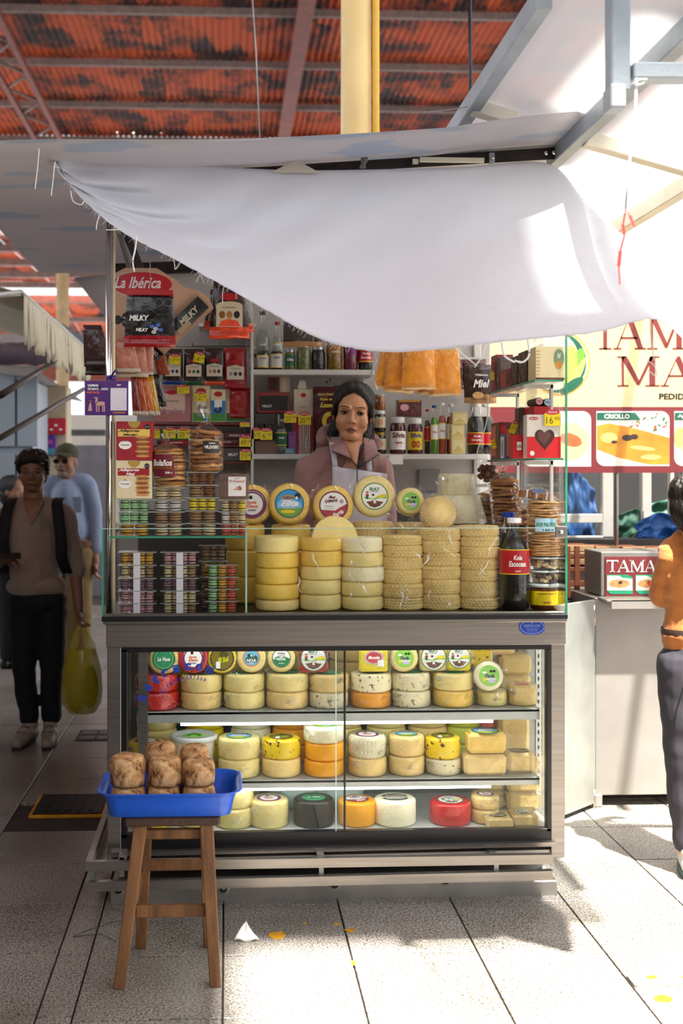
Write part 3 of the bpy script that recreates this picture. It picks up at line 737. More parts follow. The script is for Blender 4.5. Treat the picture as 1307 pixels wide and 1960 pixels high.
mb = MB(); mb.box(a2.x, c2.x, 4.95, 5.14, a2.z-.015, a2.z, white); o = thing('wall_shelf', 'high white wall shelf behind the hanging orange-bottomed pouches', 'shelf', ((a2.x+c2.x)/2, 5.05, a2.z-.015)); wb(mb, 'board', o)
# notes on the lower shelf edge, platform the seller stands on, dark back counter
q = P(758, 880, 4.93); mb = MB(); mb.box(-.03, .03, 0, .002, -.02, .02, whitep); tag(mb.build('paper_note', loc=q), 'small blank white note taped under the lower wall shelf', 'note')
q = P(822, 920, 5.14); mb = MB(); mb.box(-.05, .05, 0, .01, -.05, .05, M('dull_plate', '#8d8a86', .5), b=.003); tag(mb.build('wall_plate', loc=q), 'grey square plate on the dark wall below the lower shelf', 'plate')
mb = MB(); mb.box(xw0, xw1, 4.58, 5.14, 0, .22, M('dark_wood_platform', '#3a322c', .7), b=.004); tag(mb.build('platform'), 'dark platform floor behind the counter under the seller', 'platform', kind='structure')
# black bag and clutter on a low ledge behind
mb = MB(); mb.box(xw0+.02, xw1-.02, 4.98, 5.14, .22, 1.33, M('dark_locker', '#3c3836', .5), b=.004); tag(mb.build('low_cupboard'), 'dark low cupboard against the back wall under the shelves', 'cupboard')

# ---------------------------------------------------------------- cloth awning
top = [(105, 285, 3.86), (180, 293, 3.90), (300, 306, 3.93), (420, 319, 3.94), (560, 326, 3.95), (700, 325, 3.95), (880, 320, 3.95), (1045, 313, 3.95), (1120, 385, 3.72), (1200, 455, 3.52), (1310, 512, 3.30), (1450, 570, 3.0)]
bot = [(107, 290, 3.85), (128, 345, 3.84), (175, 398, 3.80), (235, 445, 3.74), (320, 490, 3.66), (420, 543, 3.56), (520, 600, 3.45), (620, 652, 3.35), (740, 674, 3.22), (900, 661, 3.12), (1040, 647, 3.05), (1155, 634, 2.97), (1253, 611, 2.90), (1330, 668, 2.86), (1440, 740, 2.8)]
tp = [P(*a) for a in top]; bt = [P(*a) for a in bot]
def cat(pts, u):
    n = len(pts)-1; u = min(max(u, 0), 1)*n; i = min(int(u), n-1); f = u-i
    p0, p1, p2, p3 = pts[max(i-1, 0)], pts[i], pts[i+1], pts[min(i+2, n)]
    return .5*((2*p1)+(p2-p0)*f+(2*p0-5*p1+4*p2-p3)*f*f+(3*p1-p0-3*p2+p3)*f**3)
def cloth_pt(u, v):
    a, c = cat(tp, u), cat(bt, u); q = a.lerp(c, v)
    s = math.sin(PI*v)
    q.y += .10*s*math.sin(PI*min(u*1.1, 1)); q.z -= .05*s
    w_ = .020*s*math.sin(26*(u*2.2+v*.5)+2*nz(u*5, v*2))*(1-u)+.006*nz(u*22, v*6, 3)+.022*nz(u*5, v*3, 7)*s
    w_ += .020*s*max(0, 1-u*2.2)*math.sin(v*26+u*30)
    q.y += w_; q.z += w_*.4
    if v > .96: q.z += .004*nz(u*160, 2)
    return q
cloth_m = bpy.data.materials.new('white_cotton_cloth'); cloth_m.use_nodes = True
nt = cloth_m.node_tree; N = nt.nodes; L = nt.links; p = N['Principled BSDF']
p.inputs['Base Color'].default_value = (.84, .84, .88, 1); p.inputs['Roughness'].default_value = .9; p.inputs['Sheen Weight'].default_value = .2; p.inputs['Specular IOR Level'].default_value = .1
tl = N.new('ShaderNodeBsdfTranslucent'); tl.inputs[0].default_value = (.8, .8, .84, 1); mx = N.new('ShaderNodeMixShader'); mx.inputs[0].default_value = .3
tc = N.new('ShaderNodeTexCoord'); n2 = N.new('ShaderNodeTexNoise'); n2.inputs['Scale'].default_value = 14; n2.inputs['Detail'].default_value = 6; n2.inputs['Distortion'].default_value = .6
bp = N.new('ShaderNodeBump'); bp.inputs['Strength'].default_value = .35; bp.inputs['Distance'].default_value = .02
L.new(tc.outputs['Object'], n2.inputs['Vector']); L.new(n2.outputs[0], bp.inputs['Height']); L.new(bp.outputs[0], p.inputs['Normal'])
L.new(p.outputs[0], mx.inputs[1]); L.new(tl.outputs[0], mx.inputs[2]); L.new(mx.outputs[0], N['Material Output'].inputs[0])
MATS['cloth'] = cloth_m
aw = thing('cloth_awning', 'white cotton cloth with frayed edge hung as a sagging awning over stall', 'awning', tuple(P(560, 326, 3.95)))
mb = MB(); mb.grid(cloth_pt, 150, 50, cloth_m, th=.0015); wb(mb, 'cloth', aw)
mb = MB(); thr_m = M('cotton_thread', '#e4e2e0', .9, 0, .05)
for i in range(230):
    u = rnd.uniform(.0, .80) if i < 200 else 0; e_ = cloth_pt(u, 1.0 if i < 200 else rnd.random()); ln = rnd.uniform(.006, .020)
    pts = [e_]
    d = Vector((rnd.uniform(-1, .2), rnd.uniform(-.3, .3), -1)).normalized()
    for k in range(3): pts.append(pts[-1]+d*ln/3+Vector((rnd.uniform(-.3, .3), 0, 0))*ln/5)
    mb.tube(pts, .0004, thr_m, 3)
wb(mb, 'frayed_threads', aw, kind='stuff')
def loose(pts, r=.0022, Y=3.7, name='hanging_thread'):
    n = len(pts); cp = [P(x, y, Y) for x, y in pts]; m_ = MB(); m_.tube([cat(cp, k/(n*5)) for k in range(n*5+1)], r, thr_m, 6); wb(m_, name, aw)
for i, pts in enumerate((((262, 452), (258, 480), (254, 500), (257, 520)), ((203, 440), (220, 440), (238, 438)), ((330, 488), (334, 505), (335, 515), (342, 508), (350, 492)), ((370, 512), (388, 522), (380, 530), (376, 540)), ((378, 520), (386, 532), (390, 543)), ((430, 545), (426, 560), (426, 580)), ((105, 310), (102, 340), (98, 375)), ((75, 285), (72, 320), (67, 362)), ((135, 365), (140, 385), (155, 392), (160, 385)), ((190, 412), (186, 425), (184, 440)),
        ((870, 665), (900, 690), (912, 700)), ((930, 660), (920, 685), (908, 703)), ((960, 655), (965, 680), (978, 690), (985, 693)), ((1010, 650), (1012, 680), (1000, 693), (985, 690)), ((1244, 612), (1246, 650), (1252, 690)), ((1238, 690), (1252, 700), (1256, 720), (1240, 708)))):
    loose(pts, .0028 if i in (0, 12, 13) else .0016, 3.66 if i < 10 else 3.0)
# long white cord hanging at the right of the seller
mb = MB(); cp = [P(x, y, 4.3) for x, y in ((934, 755), (932, 800), (925, 830), (914, 862), (911, 885), (912, 930), (913, 985))]
mb.tube([cat(cp, k/30) for k in range(31)], .0022, str_m, 6); tag(mb.build('hanging_rope'), 'thin white wire hanging down beside the soda bottles, right of the seller', 'cord')
# ================================================================ GOODS: builders
ch_y = M('yellow_cheese', '#f2cc5c', .42, 0, .07, 12, .25, 60, sub=.15)
ch_p = M('pale_cheese', '#f3df92', .42, 0, .06, 12, .25, 60, sub=.15)
ch_w = M('fresh_white_cheese', '#f6edc8', .45, 0, .05, 14, .25, 80, sub=.15)
ch_b = M('buff_cheese', '#f0d287', .45, 0, .08, 12, .3, 60, sub=.1)
ch_o = M('orange_waxed_cheese', '#f2a50c', .35, 0, .06, 10, .2, 60)
ch_r = M('red_wrapped_cheese', '#cc1717', .25, 0, .1, 14, .8, 22, coat=.5)
ch_yw = M('bright_yellow_wrapper', '#f0d414', .25, 0, .08, 14, .7, 22, coat=.4)
ch_k = M('black_waxed_cheese', '#26241f', .4, 0, .2, 10, .3, 60)
ch_s = M('herb_speckled_cheese', '#5c4a2c', .45, col2='#f0e4ba', vscale=75, thr=(.33, .38), bump=.2)
ch_m = M('yellow_dotted_wrapper', '#4a2a14', .3, col2='#eecb16', vscale=42, thr=(.37, .40), bump=.5, bscale=25, coat=.4)
oct_m = M('octagon_black', '#111111', .5)
def wheel_prof(r, h, c=.010, n=4):
    c = min(c, h*.3); pr = [(r-c*1.6, 0)]
    for i in range(n+1):
        a = PI/2*i/n; pr.append((r-c+c*math.sin(a), c-c*math.cos(a)))
    for f in (.5,): pr.append((r*1.012, h*f))
    for i in range(n+1):
        a = PI/2*(1-i/n); pr.append((r-c+c*math.sin(a), h-c+c*math.cos(a)))
    pr.append((r*.5, h+.0004)); pr.append((.002, h+.0006)); return [(.002, 0)]+pr
def D_ring(mb, cols, xf=None, z0=0):
    for i, (r, m) in enumerate(cols): mb.disc(0, 0, r, r, m, xf, z0+.0003*i)
def lab_iray(mb, xf, s=1):
    "round white label with green ring, farmer, swoosh and hill"
    t = xf @ Matrix.Diagonal((s, s, 1, 1)); D_ring(mb, ((1, green), (.93, whitep)), t)
    z = .0008
    mb.text('IRAY', 0, .52, .75, .26, green, t, z, .03); mb.text('QUESO PARIA', 0, .33, .52, .08, ink, t, z, .02)
    sw = [(-.85, -.12)]+[(x/10, -.02+.16*math.sin((x-2)*.42)) for x in range(-6, 9)]+[(.86, .28), (.88, -.18), (.4, -.12), (0, -.25), (-.4, -.2)]
    mb.flat(sw, lime, t, z); mb.flat([(.1, -.02), (.45, .12), (.8, .16), (.82, -.05), (.4, -.08)], yellow, t, z+.0003)
    mb.flat([(-.62, -.40), (-.3, -.36), (0, -.28), (.25, -.36), (.65, -.42), (.35, -.72), (0, -.84), (-.35, -.74)], brown, t, z)
    mb.flat([(-.08, -.3), (.06, -.3), (.12, -.5), (-.1, -.52)], whitep, t, z+.0002)
    mb.disc(-.55, .22, .09, .09, M('skin_print', '#d79a6a'), t, z+.0003, 10); mb.rect(-.66, -.44, .0, .15, red, t, z+.0002); mb.rect(-.64, -.48, -.2, .02, M('green_dark', '#165a2a'), t, z+.0004); mb.rect(-.66, -.46, .28, .35, brown, t, z+.0005)
    mb.disc(-.12, .1, .1, .08, M('ring_brown', '#3a2a12'), t, z+.0005, 12)
def lab_pavla(mb, xf, s=1):
    t = xf @ Matrix.Diagonal((s, s, 1, 1)); D_ring(mb, ((1, lime), (.96, M('lime_light', '#8dc855', .4))), t); z = .0009
    for x in (.18, .48): mb.disc(x, .42, .15, .13, oct_m, t, z, 8)
    mb.text('Pavla', .02, -.02, .95, .36, purple, t, z, .03, .3); mb.disc(-.45, .3, .22, .1, whitep, t, z, 12)
    mb.rect(-.35, .62, -.38, -.26, whitep, t, z); mb.disc(.2, -.5, .35, .18, M('lilac', '#c9b8dc'), t, z, 14); mb.disc(-.5, -.35, .15, .2, yellow, t, z+.0001, 10)
def lab_noa(mb, xf, s=1, top='#6fb3cf', ring=None):
    t = xf @ Matrix.Diagonal((s, s, 1, 1)); rg = ring or M('coral_ring', '#e0795a'); D_ring(mb, ((1, rg), (.88, M('noa_sky'+top, top))), t); z = .0009
    mb.text('NOA', 0, -.28, 1.05, .36, whitep if not ring else green, t, z+.0004, .03); mb.flat([(-.7, -.05), (-.3, .25), (.1, .1), (.5, .3), (.75, -.05), (.6, -.5), (-.6, -.5)], M('noa_field'+top, '#2e5a4a'), t, z)
    mb.disc(-.2, .28, .28, .16, ink, t, z+.0002, 14); mb.disc(-.05, .25, .1, .1, whitep, t, z+.0003, 10); mb.text('QUESO', 0, -.62, .5, .12, whitep, t, z+.0003, .02)
def lab_faria(mb, xf, s=1):
    t = xf @ Matrix.Diagonal((s, s, 1, 1)); D_ring(mb, ((1, M('dark_green_ring', '#14502f')), (.92, whitep)), t); z = .0009
    mb.flat([(.9*math.cos(a), .9*math.sin(a)) for a in [PI+PI*i/14+(.12 if i == 0 else 0) for i in range(15)]], M('dark_green_half', '#1c7a45'), t, z)
    mb.text('PARIA', 0, .5, .8, .2, ink, t, z, .03); mb.text('SEMI MADURO', 0, .25, .8, .09, ink, t, z, .02); mb.text('NOA', 0, -.1, .9, .3, whitep, t, z+.0004, .03); mb.text('QUESO', 0, -.55, .6, .14, whitep, t, z+.0004, .02)
    mb.flat([(-.7, .1), (-.35, .2), (0, .05), (.3, .18), (.7, .05), (.75, -.02), (-.75, -.02)], M('hill_green', '#3a8a52'), t, z+.0002)
def lab_purple(mb, xf, s=1):
    t = xf @ Matrix.Diagonal((s, s, 1, 1)); D_ring(mb, ((1, M('violet_ring', '#7a2a5a')), (.74, whitep)), t); z = .0009
    mb.text('Santa', -.05, .12, .7, .22, orange, t, z, .03, .3); mb.text('Elena', 0, -.14, .8, .24, orange, t, z, .03, .3); mb.text('ANDINO', 0, -.42, .55, .14, brown, t, z, .03); mb.disc(-.1, .45, .14, .14, oct_m, t, z, 8)
    for i in range(24):
        a = R(20+i*6); mb.disc(.87*math.cos(a), .87*math.sin(a), .03, .03, whitep, t, z, 6)
def lab_ella(mb, xf, s=1):
    t = xf @ Matrix.Diagonal((s, s, 1, 1)); D_ring(mb, ((1, M('deep_green_ring', '#155a5a')), (.93, M('sky_blue', '#2f9bd8'))), t); z = .0009
    mb.flat([(.93*math.cos(a), .93*math.sin(a)) for a in [PI+.35+(PI-.7)*i/12 for i in range(13)]], M('meadow', '#6fa53a'), t, z)
    mb.flat([(-.8, .1), (-.5, .35), (-.1, .28), (.3, .3), (.8, .05), (.85, -.3), (-.85, -.3)], M('mist_blue', '#7fc0e8'), t, z+.0001)
    mb.disc(-.1, .42, .48, .17, M('gold_oval', '#c99a2a'), t, z+.0003, 18); mb.text('Cañon', -.1, .42, .75, .2, dblue, t, z+.0006, .04)
    mb.text('Elita', 0, .02, 1.25, .42, M('label_white', '#f4f8ff'), t, z+.0007, .05, .4); mb.text('QUESO ANDINO', 0, -.3, .9, .1, whitep, t, z+.0007, .02)
    mb.disc(.55, .5, .2, .22, ink, t, z+.0003, 12); mb.disc(.5, .38, .1, .1, whitep, t, z+.0005, 10); mb.disc(-.1, -.55, .5, .12, yellow, t, z+.0003, 14)
def lab_dimas(mb, xf, s=1):
    t = xf @ Matrix.Diagonal((s, s, 1, 1)); D_ring(mb, ((1, maroon), (.9, whitep)), t); z = .0009
    a0, a1 = -1.15*PI+.2, .12
    mb.flat([(.9*math.cos(a0+.6+(a1-a0-.6)*i/16), .9*math.sin(a0+.6+(a1-a0-.6)*i/16)) for i in range(17)]+[(.4, -.15), (.1, -.35)], M('dimas_red', '#a8323a'), t, z)
    mb.text('DIMAS', -.15, .32, .85, .22, maroon, t, z+.0003, .05, 0, .12); mb.text('Paria', .28, -.55, .8, .3, whitep, t, z+.0005, .03, .3, .5)
    mb.flat([(-.35, .5), (-.2, .72), (-.05, .58), (.12, .66), (.1, .48)], maroon, t, z+.0003); mb.disc(.55, .28, .12, .12, maroon, t, z+.0003, 12); mb.disc(.55, .28, .06, .06, whitep, t, z+.0006, 10)
    mb.text('PESO NETO 1 KG', -.3, -.05, .6, .06, ink, t, z+.0003); mb.text('QUESO ANDINO', -.28, -.2, .55, .06, ink, t, z+.0003)
def lab_oro(mb, xf, s=1):
    t = xf @ Matrix.Diagonal((s, s, 1, 1)); D_ring(mb, ((1, ink), (.9, M('olive_gold', '#7c6a18'))), t); z = .0009
    mb.text('El Sol', .1, -.1, .95, .42, M('lime_text', '#c8d424'), t, z+.0003, .05, .3, .2); mb.disc(.15, .35, .4, .22, M('olive_dark', '#4a4a10'), t, z, 14); mb.rect(-.5, -.15, -.8, -.25, whitep, t, z+.0004); mb.rect(-.1, .2, .55, .8, ink, t, z+.0002)
def lab_double(mb, xf, s=1):
    t = xf @ Matrix.Diagonal((s, s, 1, 1)); z = .0006
    for sg in (1, -1):
        mb.flat([(1.0*math.cos(a), sg*(.16+.75*math.sin(a))) for a in [PI*i/14 for i in range(15)]][::sg], M('slate_green', '#3c4a3c'), t, z); mb.text('MOZZARELLA', 0, sg*.42, 1.4, .25, whitep, t, z+.0004, .04)
        mb.rect(-.8, .8, sg*.2-.05, sg*.2+.02, M('brick_print', '#8a3a2a'), t, z+.0003)
def lab_green(mb, xf, s=1):
    t = xf @ Matrix.Diagonal((s, s, 1, 1)); D_ring(mb, ((1, green), (.82, M('mint_print', '#9ed6a8')), (.78, M('emerald_print', '#2c8a5a'))), t); z = .0012
    mb.text('La Vaca', 0, 0, 1.1, .34, whitep, t, z, .04, .2)
def lab_red(mb, xf, s=1):
    t = xf @ Matrix.Diagonal((s, s*.72, 1, 1)); D_ring(mb, ((1, whitep), (.94, red), (.88, whitep), (.8, M('rose_print', '#d43c4c'))), t); z = .0014
    mb.text('Bonle', 0, 0, 1.2, .4, whitep, t, z, .05, .25)
LABS = dict(iray=lab_iray, pavla=lab_pavla, noa=lab_noa, faria=lab_faria, purple=lab_purple, ella=lab_ella, dimas=lab_dimas, oro=lab_oro, double=lab_double, green=lab_green, red=lab_red)
MC = {}
def weave(k):
    def f(a, r, z):
        row = int(z/.0105+k*.37); d = 1 if row % 2 else -1
        return r-.0075*(1-abs(math.sin(a*15+d*z*300+k*3)))**2-.003*(1-abs(math.sin(z*PI/.0105)))**3+.002*nz(a*2, z*30, k)
    return f
def wheel_mesh(kind, r, h, m, v=0):
    key = (kind, round(r, 3), round(h, 3), m.name, v)
    if key in MC: return MC[key]
    b = MB()
    if kind == 'weave':
        pr = [(.002, 0), (r*.9, 0)]+[(r-(.007 if i in (0, 16) else .002 if i in (1, 15) else 0), h*(.02+.06*i)) for i in range(17)]+[(r*.9, h), (.002, h)]
        b.lathe(pr, m, 150, jit=lambda a, rr, z: weave(v)(a, rr, z) if rr > r*.93 else rr)
    else:
        b.lathe(wheel_prof(r, h), m, 36, jit=lambda a, rr, z: rr*(1+.012*nz(math.cos(a)*1.5+v*9, math.sin(a)*1.5, z*12)) if rr > r*.4 else rr)
    MC[key] = b.mesh('cheese'); return MC[key]
def wrap_mesh(r, h, v=0, top=True, tail=True, m=None):
    key = ('wrap', round(r, 3), round(h, 3), v, tail, (m or wrap).name)
    if key in MC: return MC[key]
    b = MB(); m = m or wrap
    jit = lambda a, rr, z: rr+(.0035*abs(nz(a*7+v*5, z*45, v))+.002*nz(a*19, z*80, v+3) if rr > r*.8 else 0)
    b.lathe([(r*.93, .002), (r+.002, h*.12), (r+.0025, h*.35), (r+.002, h*.6), (r+.0025, h*.85), (r*.97, h+.003), (r*.7, h+.003)], m, 44, jit=jit, caps=False)
    if tail:
        rr = random.Random(v)
        for k in range(3):
            a = rr.uniform(0, 2*PI); w_ = rr.uniform(.02, .035); ca, sa = math.cos(a), math.sin(a)
            def f(u, w2, a=a, w_=w_, ca=ca, sa=sa, k=k):
                o_ = r-.004+w2*.026; s_ = (u-.5)*w_*(.5+w2)
                return (ca*o_-sa*s_, sa*o_+ca*s_, h*(.25+.2*k)+.008*math.sin(u*9+w2*5+k)+.012*w2)
            b.grid(f, 5, 4, m)
    rr = random.Random(v*7+3)
    for k in range(9):  # sheen streaks put on the wrapper as thin strips
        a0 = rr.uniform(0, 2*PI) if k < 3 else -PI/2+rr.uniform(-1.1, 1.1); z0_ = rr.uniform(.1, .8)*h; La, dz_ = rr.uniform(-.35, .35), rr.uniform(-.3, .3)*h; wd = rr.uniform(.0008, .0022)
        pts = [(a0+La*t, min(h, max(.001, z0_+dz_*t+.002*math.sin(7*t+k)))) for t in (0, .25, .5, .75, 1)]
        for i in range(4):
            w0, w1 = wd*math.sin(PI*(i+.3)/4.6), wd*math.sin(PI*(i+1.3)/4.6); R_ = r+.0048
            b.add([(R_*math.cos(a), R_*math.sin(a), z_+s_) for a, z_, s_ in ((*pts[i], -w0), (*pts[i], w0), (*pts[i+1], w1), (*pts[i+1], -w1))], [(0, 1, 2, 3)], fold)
    MC[key] = b.mesh('wrapper'); return MC[key]
def inst(me, name, parent=None, loc=(0, 0, 0), rot=(0, 0, 0)):
    o = bpy.data.objects.new(name, me); C.objects.link(o)
    if parent: o.parent = parent
    o.location = loc; o.rotation_euler = rot; return o
LBC = {}
def label_mesh(kind, s):
    k = (kind, round(s, 3))
    if k not in LBC:
        b = MB(); LABS[kind](b, I4, s); LBC[k] = b.mesh('label')
    return LBC[k]
def cheese(label, loc, r, h, m, kind='smooth', lab=None, ls=None, wr=True, group=None, rot=(0, 0, 0), v=0, film=None, lrot=0, name='round_cheese', tail=True):
    o = inst(wheel_mesh(kind, r, h, m, v % 3), name, None, loc, rot); tag(o, label, 'cheese', group)
    if lab: inst(label_mesh(lab, ls or r*.7), 'label', o, (0, 0, h+.0012), (0, 0, lrot))
    if wr: inst(wrap_mesh(r, h, v % 4, True, tail, film), 'wrapper', o)
    return o
def base(x, Y): return P(x, 903, Y)
def pile(x, Y, rpx, z0, hs, fn):
    "stack things bottom up: fn(i, loc, r, h)"
    X = P(x, 903, Y).x; r = px(rpx, Y); z = z0
    for i, hp in enumerate(hs):
        h = px(hp, Y); fn(i, Vector((X+rnd.uniform(-.003, .003), Y+rnd.uniform(-.003, .003), z)), r*rnd.uniform(.975, 1.02), h-.0008); z += h
    return z
ORD = ['bottom', 'second', 'third', 'fourth', 'fifth', 'sixth', 'seventh', 'eighth']
def ordn(i, n): return 'topmost' if i == n-1 else ('bottom' if i == 0 else ORD[i]+' from bottom')
# ---------------------------------------------------------------- cheeses standing in the upper case
WZ = 1.0045
def front_stack(name, x, rpx, hs, m, kind, gname, Y=4.12, wr=False):
    n = len(hs)
    return pile(x, Y, rpx, WZ, hs, lambda i, q, r, h: cheese(f'{name}, {ordn(i, n)}', q, r, h, m[i] if isinstance(m, list) else m, kind, wr=wr, group=gname, v=i+int(x), tail=False, rot=(0, 0, rnd.uniform(0, 6) if kind == 'weave' else 0)))
front_stack('smooth yellow cheese in the leftmost stack behind glass', 530, 42, [21, 29, 31, 29, 31], [ch_b, ch_y, ch_y, ch_y, ch_p], 'smooth', 'smooth cheeses in the front stacks')
front_stack('smooth cheese in the second stack beside the leftmost one', 614, 40, [30, 28, 26, 29, 24], [ch_p, ch_p, ch_p, ch_y, ch_y], 'smooth', 'smooth cheeses in the front stacks')
front_stack('pale cheese in the third stack left of the woven ones', 693, 41, [26, 28, 29, 27, 28], [ch_p, ch_p, ch_w, ch_p, ch_w], 'smooth', 'smooth cheeses in the front stacks')
WG = 'woven rind cheeses in the front stacks'
front_stack('woven rind cheese in the leftmost woven stack', 770, 40, [23, 27, 27, 24, 22, 18], ch_b, 'weave', WG)
front_stack('woven rind cheese in the middle woven stack', 843, 39, [29, 29, 25, 25, 24, 22], ch_b, 'weave', WG)
front_stack('woven rind cheese in the woven stack beside the tall soda', 916, 39, [22, 32, 22, 22, 22, 20, 20], ch_b, 'weave', WG)
# pale half wheel and slanted ones on top
b = MB(); rr_ = px(43, 4.18)
b.prism([(rr_*math.cos(PI*i/20), rr_*math.sin(PI*i/20)) for i in range(21)], 0, .05, ch_p, FRONT)
q = P(641, 1037, 4.11); o = tag(b.build('half_cheese', loc=(q.x, 4.16, 1.2575)), 'half wheel of pale cheese standing cut side down on second stack', 'cheese')
q = P(843, 1006, 4.12); cheese('round woven cheese leaning upright on top of middle woven stack', (q.x, 4.19, 1.335), .066, .045, ch_b, 'weave', wr=True, rot=(PI/2-.5, 0, 0), v=2)
# rear stacks that carry the labelled wheels
RG = 'cheeses in the rear stacks'
def rear(x, rpx, hs, m, kind, nm, Y=4.36):
    n = len(hs); pile(x, Y, rpx, WZ, hs, lambda i, q, r, h: cheese(f'{nm}, {ordn(i, n)}', q, r, h, m, kind, wr=False, group=RG, v=i))
rear(470, 38, [50, 50, 48], ch_y, 'smooth', 'yellow cheese of rear stack behind the clear divider')
rear(556, 38, [50, 50, 48], ch_y, 'smooth', 'yellow cheese in rear stack under the blue labelled wheel')
rear(637, 39, [50, 50, 42], ch_y, 'smooth', 'yellow cheese in rear stack under the white and red labelled wheel')
rear(715, 40, [50, 51, 52], ch_b, 'weave', 'woven cheese in rear stack under the green ringed wheel')
rear(795, 38, [50, 51, 50], ch_b, 'weave', 'woven cheese in rear stack under the lime labelled wheel')
rear(873, 37, [50, 51, 46], ch_b, 'weave', 'woven cheese in rear stack under the basket cheeses')
def standing(x, y, rpx, Y, m, lab, lpx, text_, hpx=30, tilt=.12, yaw=0, lrot=0, film=wrap, zb=None, v=0):
    r = px(rpx, Y); q = P(x, y, Y)
    if zb is not None: q.z = zb+r
    return cheese(text_, q+Vector((0, px(hpx, Y)/2, 0)), r, px(hpx, Y), m, lab=lab, ls=px(lpx, Y), rot=(PI/2-tilt, 0, yaw), wr=True, v=v, film=film, lrot=lrot, group=None)
standing(482, 968, 38, 4.33, ch_y, 'purple', 28, 'yellow cheese wheel with purple ringed label half hidden behind wafer pack', v=1)
standing(553, 967, 39, 4.31, ch_y, 'ella', 28, 'yellow cheese wheel standing with blue and green landscape label', v=2)
standing(637, 972, 39, 4.30, ch_y, 'dimas', 28, 'yellow cheese wheel standing with white and dark red label', v=3, tilt=.16)
standing(715, 951, 39.5, 4.30, ch_p, 'iray', 26, 'pale wheel standing highest, white label with green ring and hill', v=0, tilt=.05)
standing(784, 962, 26, 4.28, ch_p, 'pavla', 17.5, 'small pale wheel with lime green label left of bagged basket cheeses', v=1, tilt=.1)
# bagged basket cheeses
def ribbed(r0, r1, h, m, label, loc):
    b = MB(); b.lathe([(r0*.96, 0), (r0, h*.04), ((r0+r1)/2, h*.5), (r1, h*.94), (r1*.95, h), (.002, h)], m, 120, jit=lambda a, r, z: r+.0013*math.sin(a*40) if r > .02 else r)
    o = b.build('basket_cheese', loc=loc); tag(o, label, 'cheese')
    inst(wrap_mesh(max(r0, r1)+.002, h, 3, True, True, wrap2), 'wrapper', o); return o
q = base(876, 4.38)
ribbed(px(58, 4.38), px(44, 4.38), px(54, 4.38), ch_w, 'wide ribbed white basket cheese in clear bag, under a smaller one', (q.x, 4.40, 1.303))
ribbed(px(33, 4.38), px(34, 4.38), px(40, 4.38), ch_w, 'small ribbed white basket cheese in clear bag on top of wider one', (q.x, 4.40, 1.303+px(54, 4.38)+.001))
# draped plastic sheets over the stacks
def drape(x0, y0, x1, y1, Y, label, s=0, tilt=0):
    a, c = P(x0, y0, Y), P(x1, y1, Y); b = MB()
    def f(u, v):
        return (a.x+(c.x-a.x)*u+.006*nz(v*4, s), Y-.014+.020*nz(u*5+s, v*4)+.014*nz(u*11+v*9, v*9, s)+.006*nz(u*24-v*12, v*20, s)+(.05*(1-v) if v > .9 else 0)-.01*(1-v), a.z+(c.z-a.z)*v+.01*nz(u*6, s+3)*(1 if v > .8 else .1))
    b.grid(f, 44, 40, wrap2)
    rr = random.Random(s)
    for k in range(16):  # thin bright strips added over the sheet as its sheen
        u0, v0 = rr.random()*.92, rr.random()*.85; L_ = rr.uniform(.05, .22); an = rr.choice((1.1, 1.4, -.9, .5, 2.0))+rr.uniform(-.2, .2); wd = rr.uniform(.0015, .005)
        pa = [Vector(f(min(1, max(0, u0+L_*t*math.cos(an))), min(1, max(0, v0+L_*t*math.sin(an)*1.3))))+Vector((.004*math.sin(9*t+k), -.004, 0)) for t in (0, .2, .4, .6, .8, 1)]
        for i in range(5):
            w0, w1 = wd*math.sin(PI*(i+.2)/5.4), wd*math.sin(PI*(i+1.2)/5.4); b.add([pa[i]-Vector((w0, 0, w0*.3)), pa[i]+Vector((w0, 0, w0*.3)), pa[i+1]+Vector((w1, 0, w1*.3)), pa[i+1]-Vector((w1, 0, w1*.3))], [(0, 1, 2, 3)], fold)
    return tag(b.build('plastic_sheet'), label, 'plastic sheet')
drape(572, 1160, 736, 1015, 4.035, 'clear crinkled plastic sheet draped over the two pale cheese stacks', 1)
drape(740, 1162, 958, 985, 4.035, 'clear crinkled plastic sheet draped over the three woven cheese stacks', 5)
q = P(565, 1020, 4.2)
b = MB(); b.grid(lambda u, v: (P(468+u*150, 0, 4.2).x, 4.18+.02*nz(u*8, v*6), q.z-.04+.075*v+.008*nz(u*9, v*3, 5)), 30, 12, wrap2); tag(b.build('plastic_sheet'), 'crinkled plastic film lying over the top of leftmost cheese stack', 'plastic sheet')
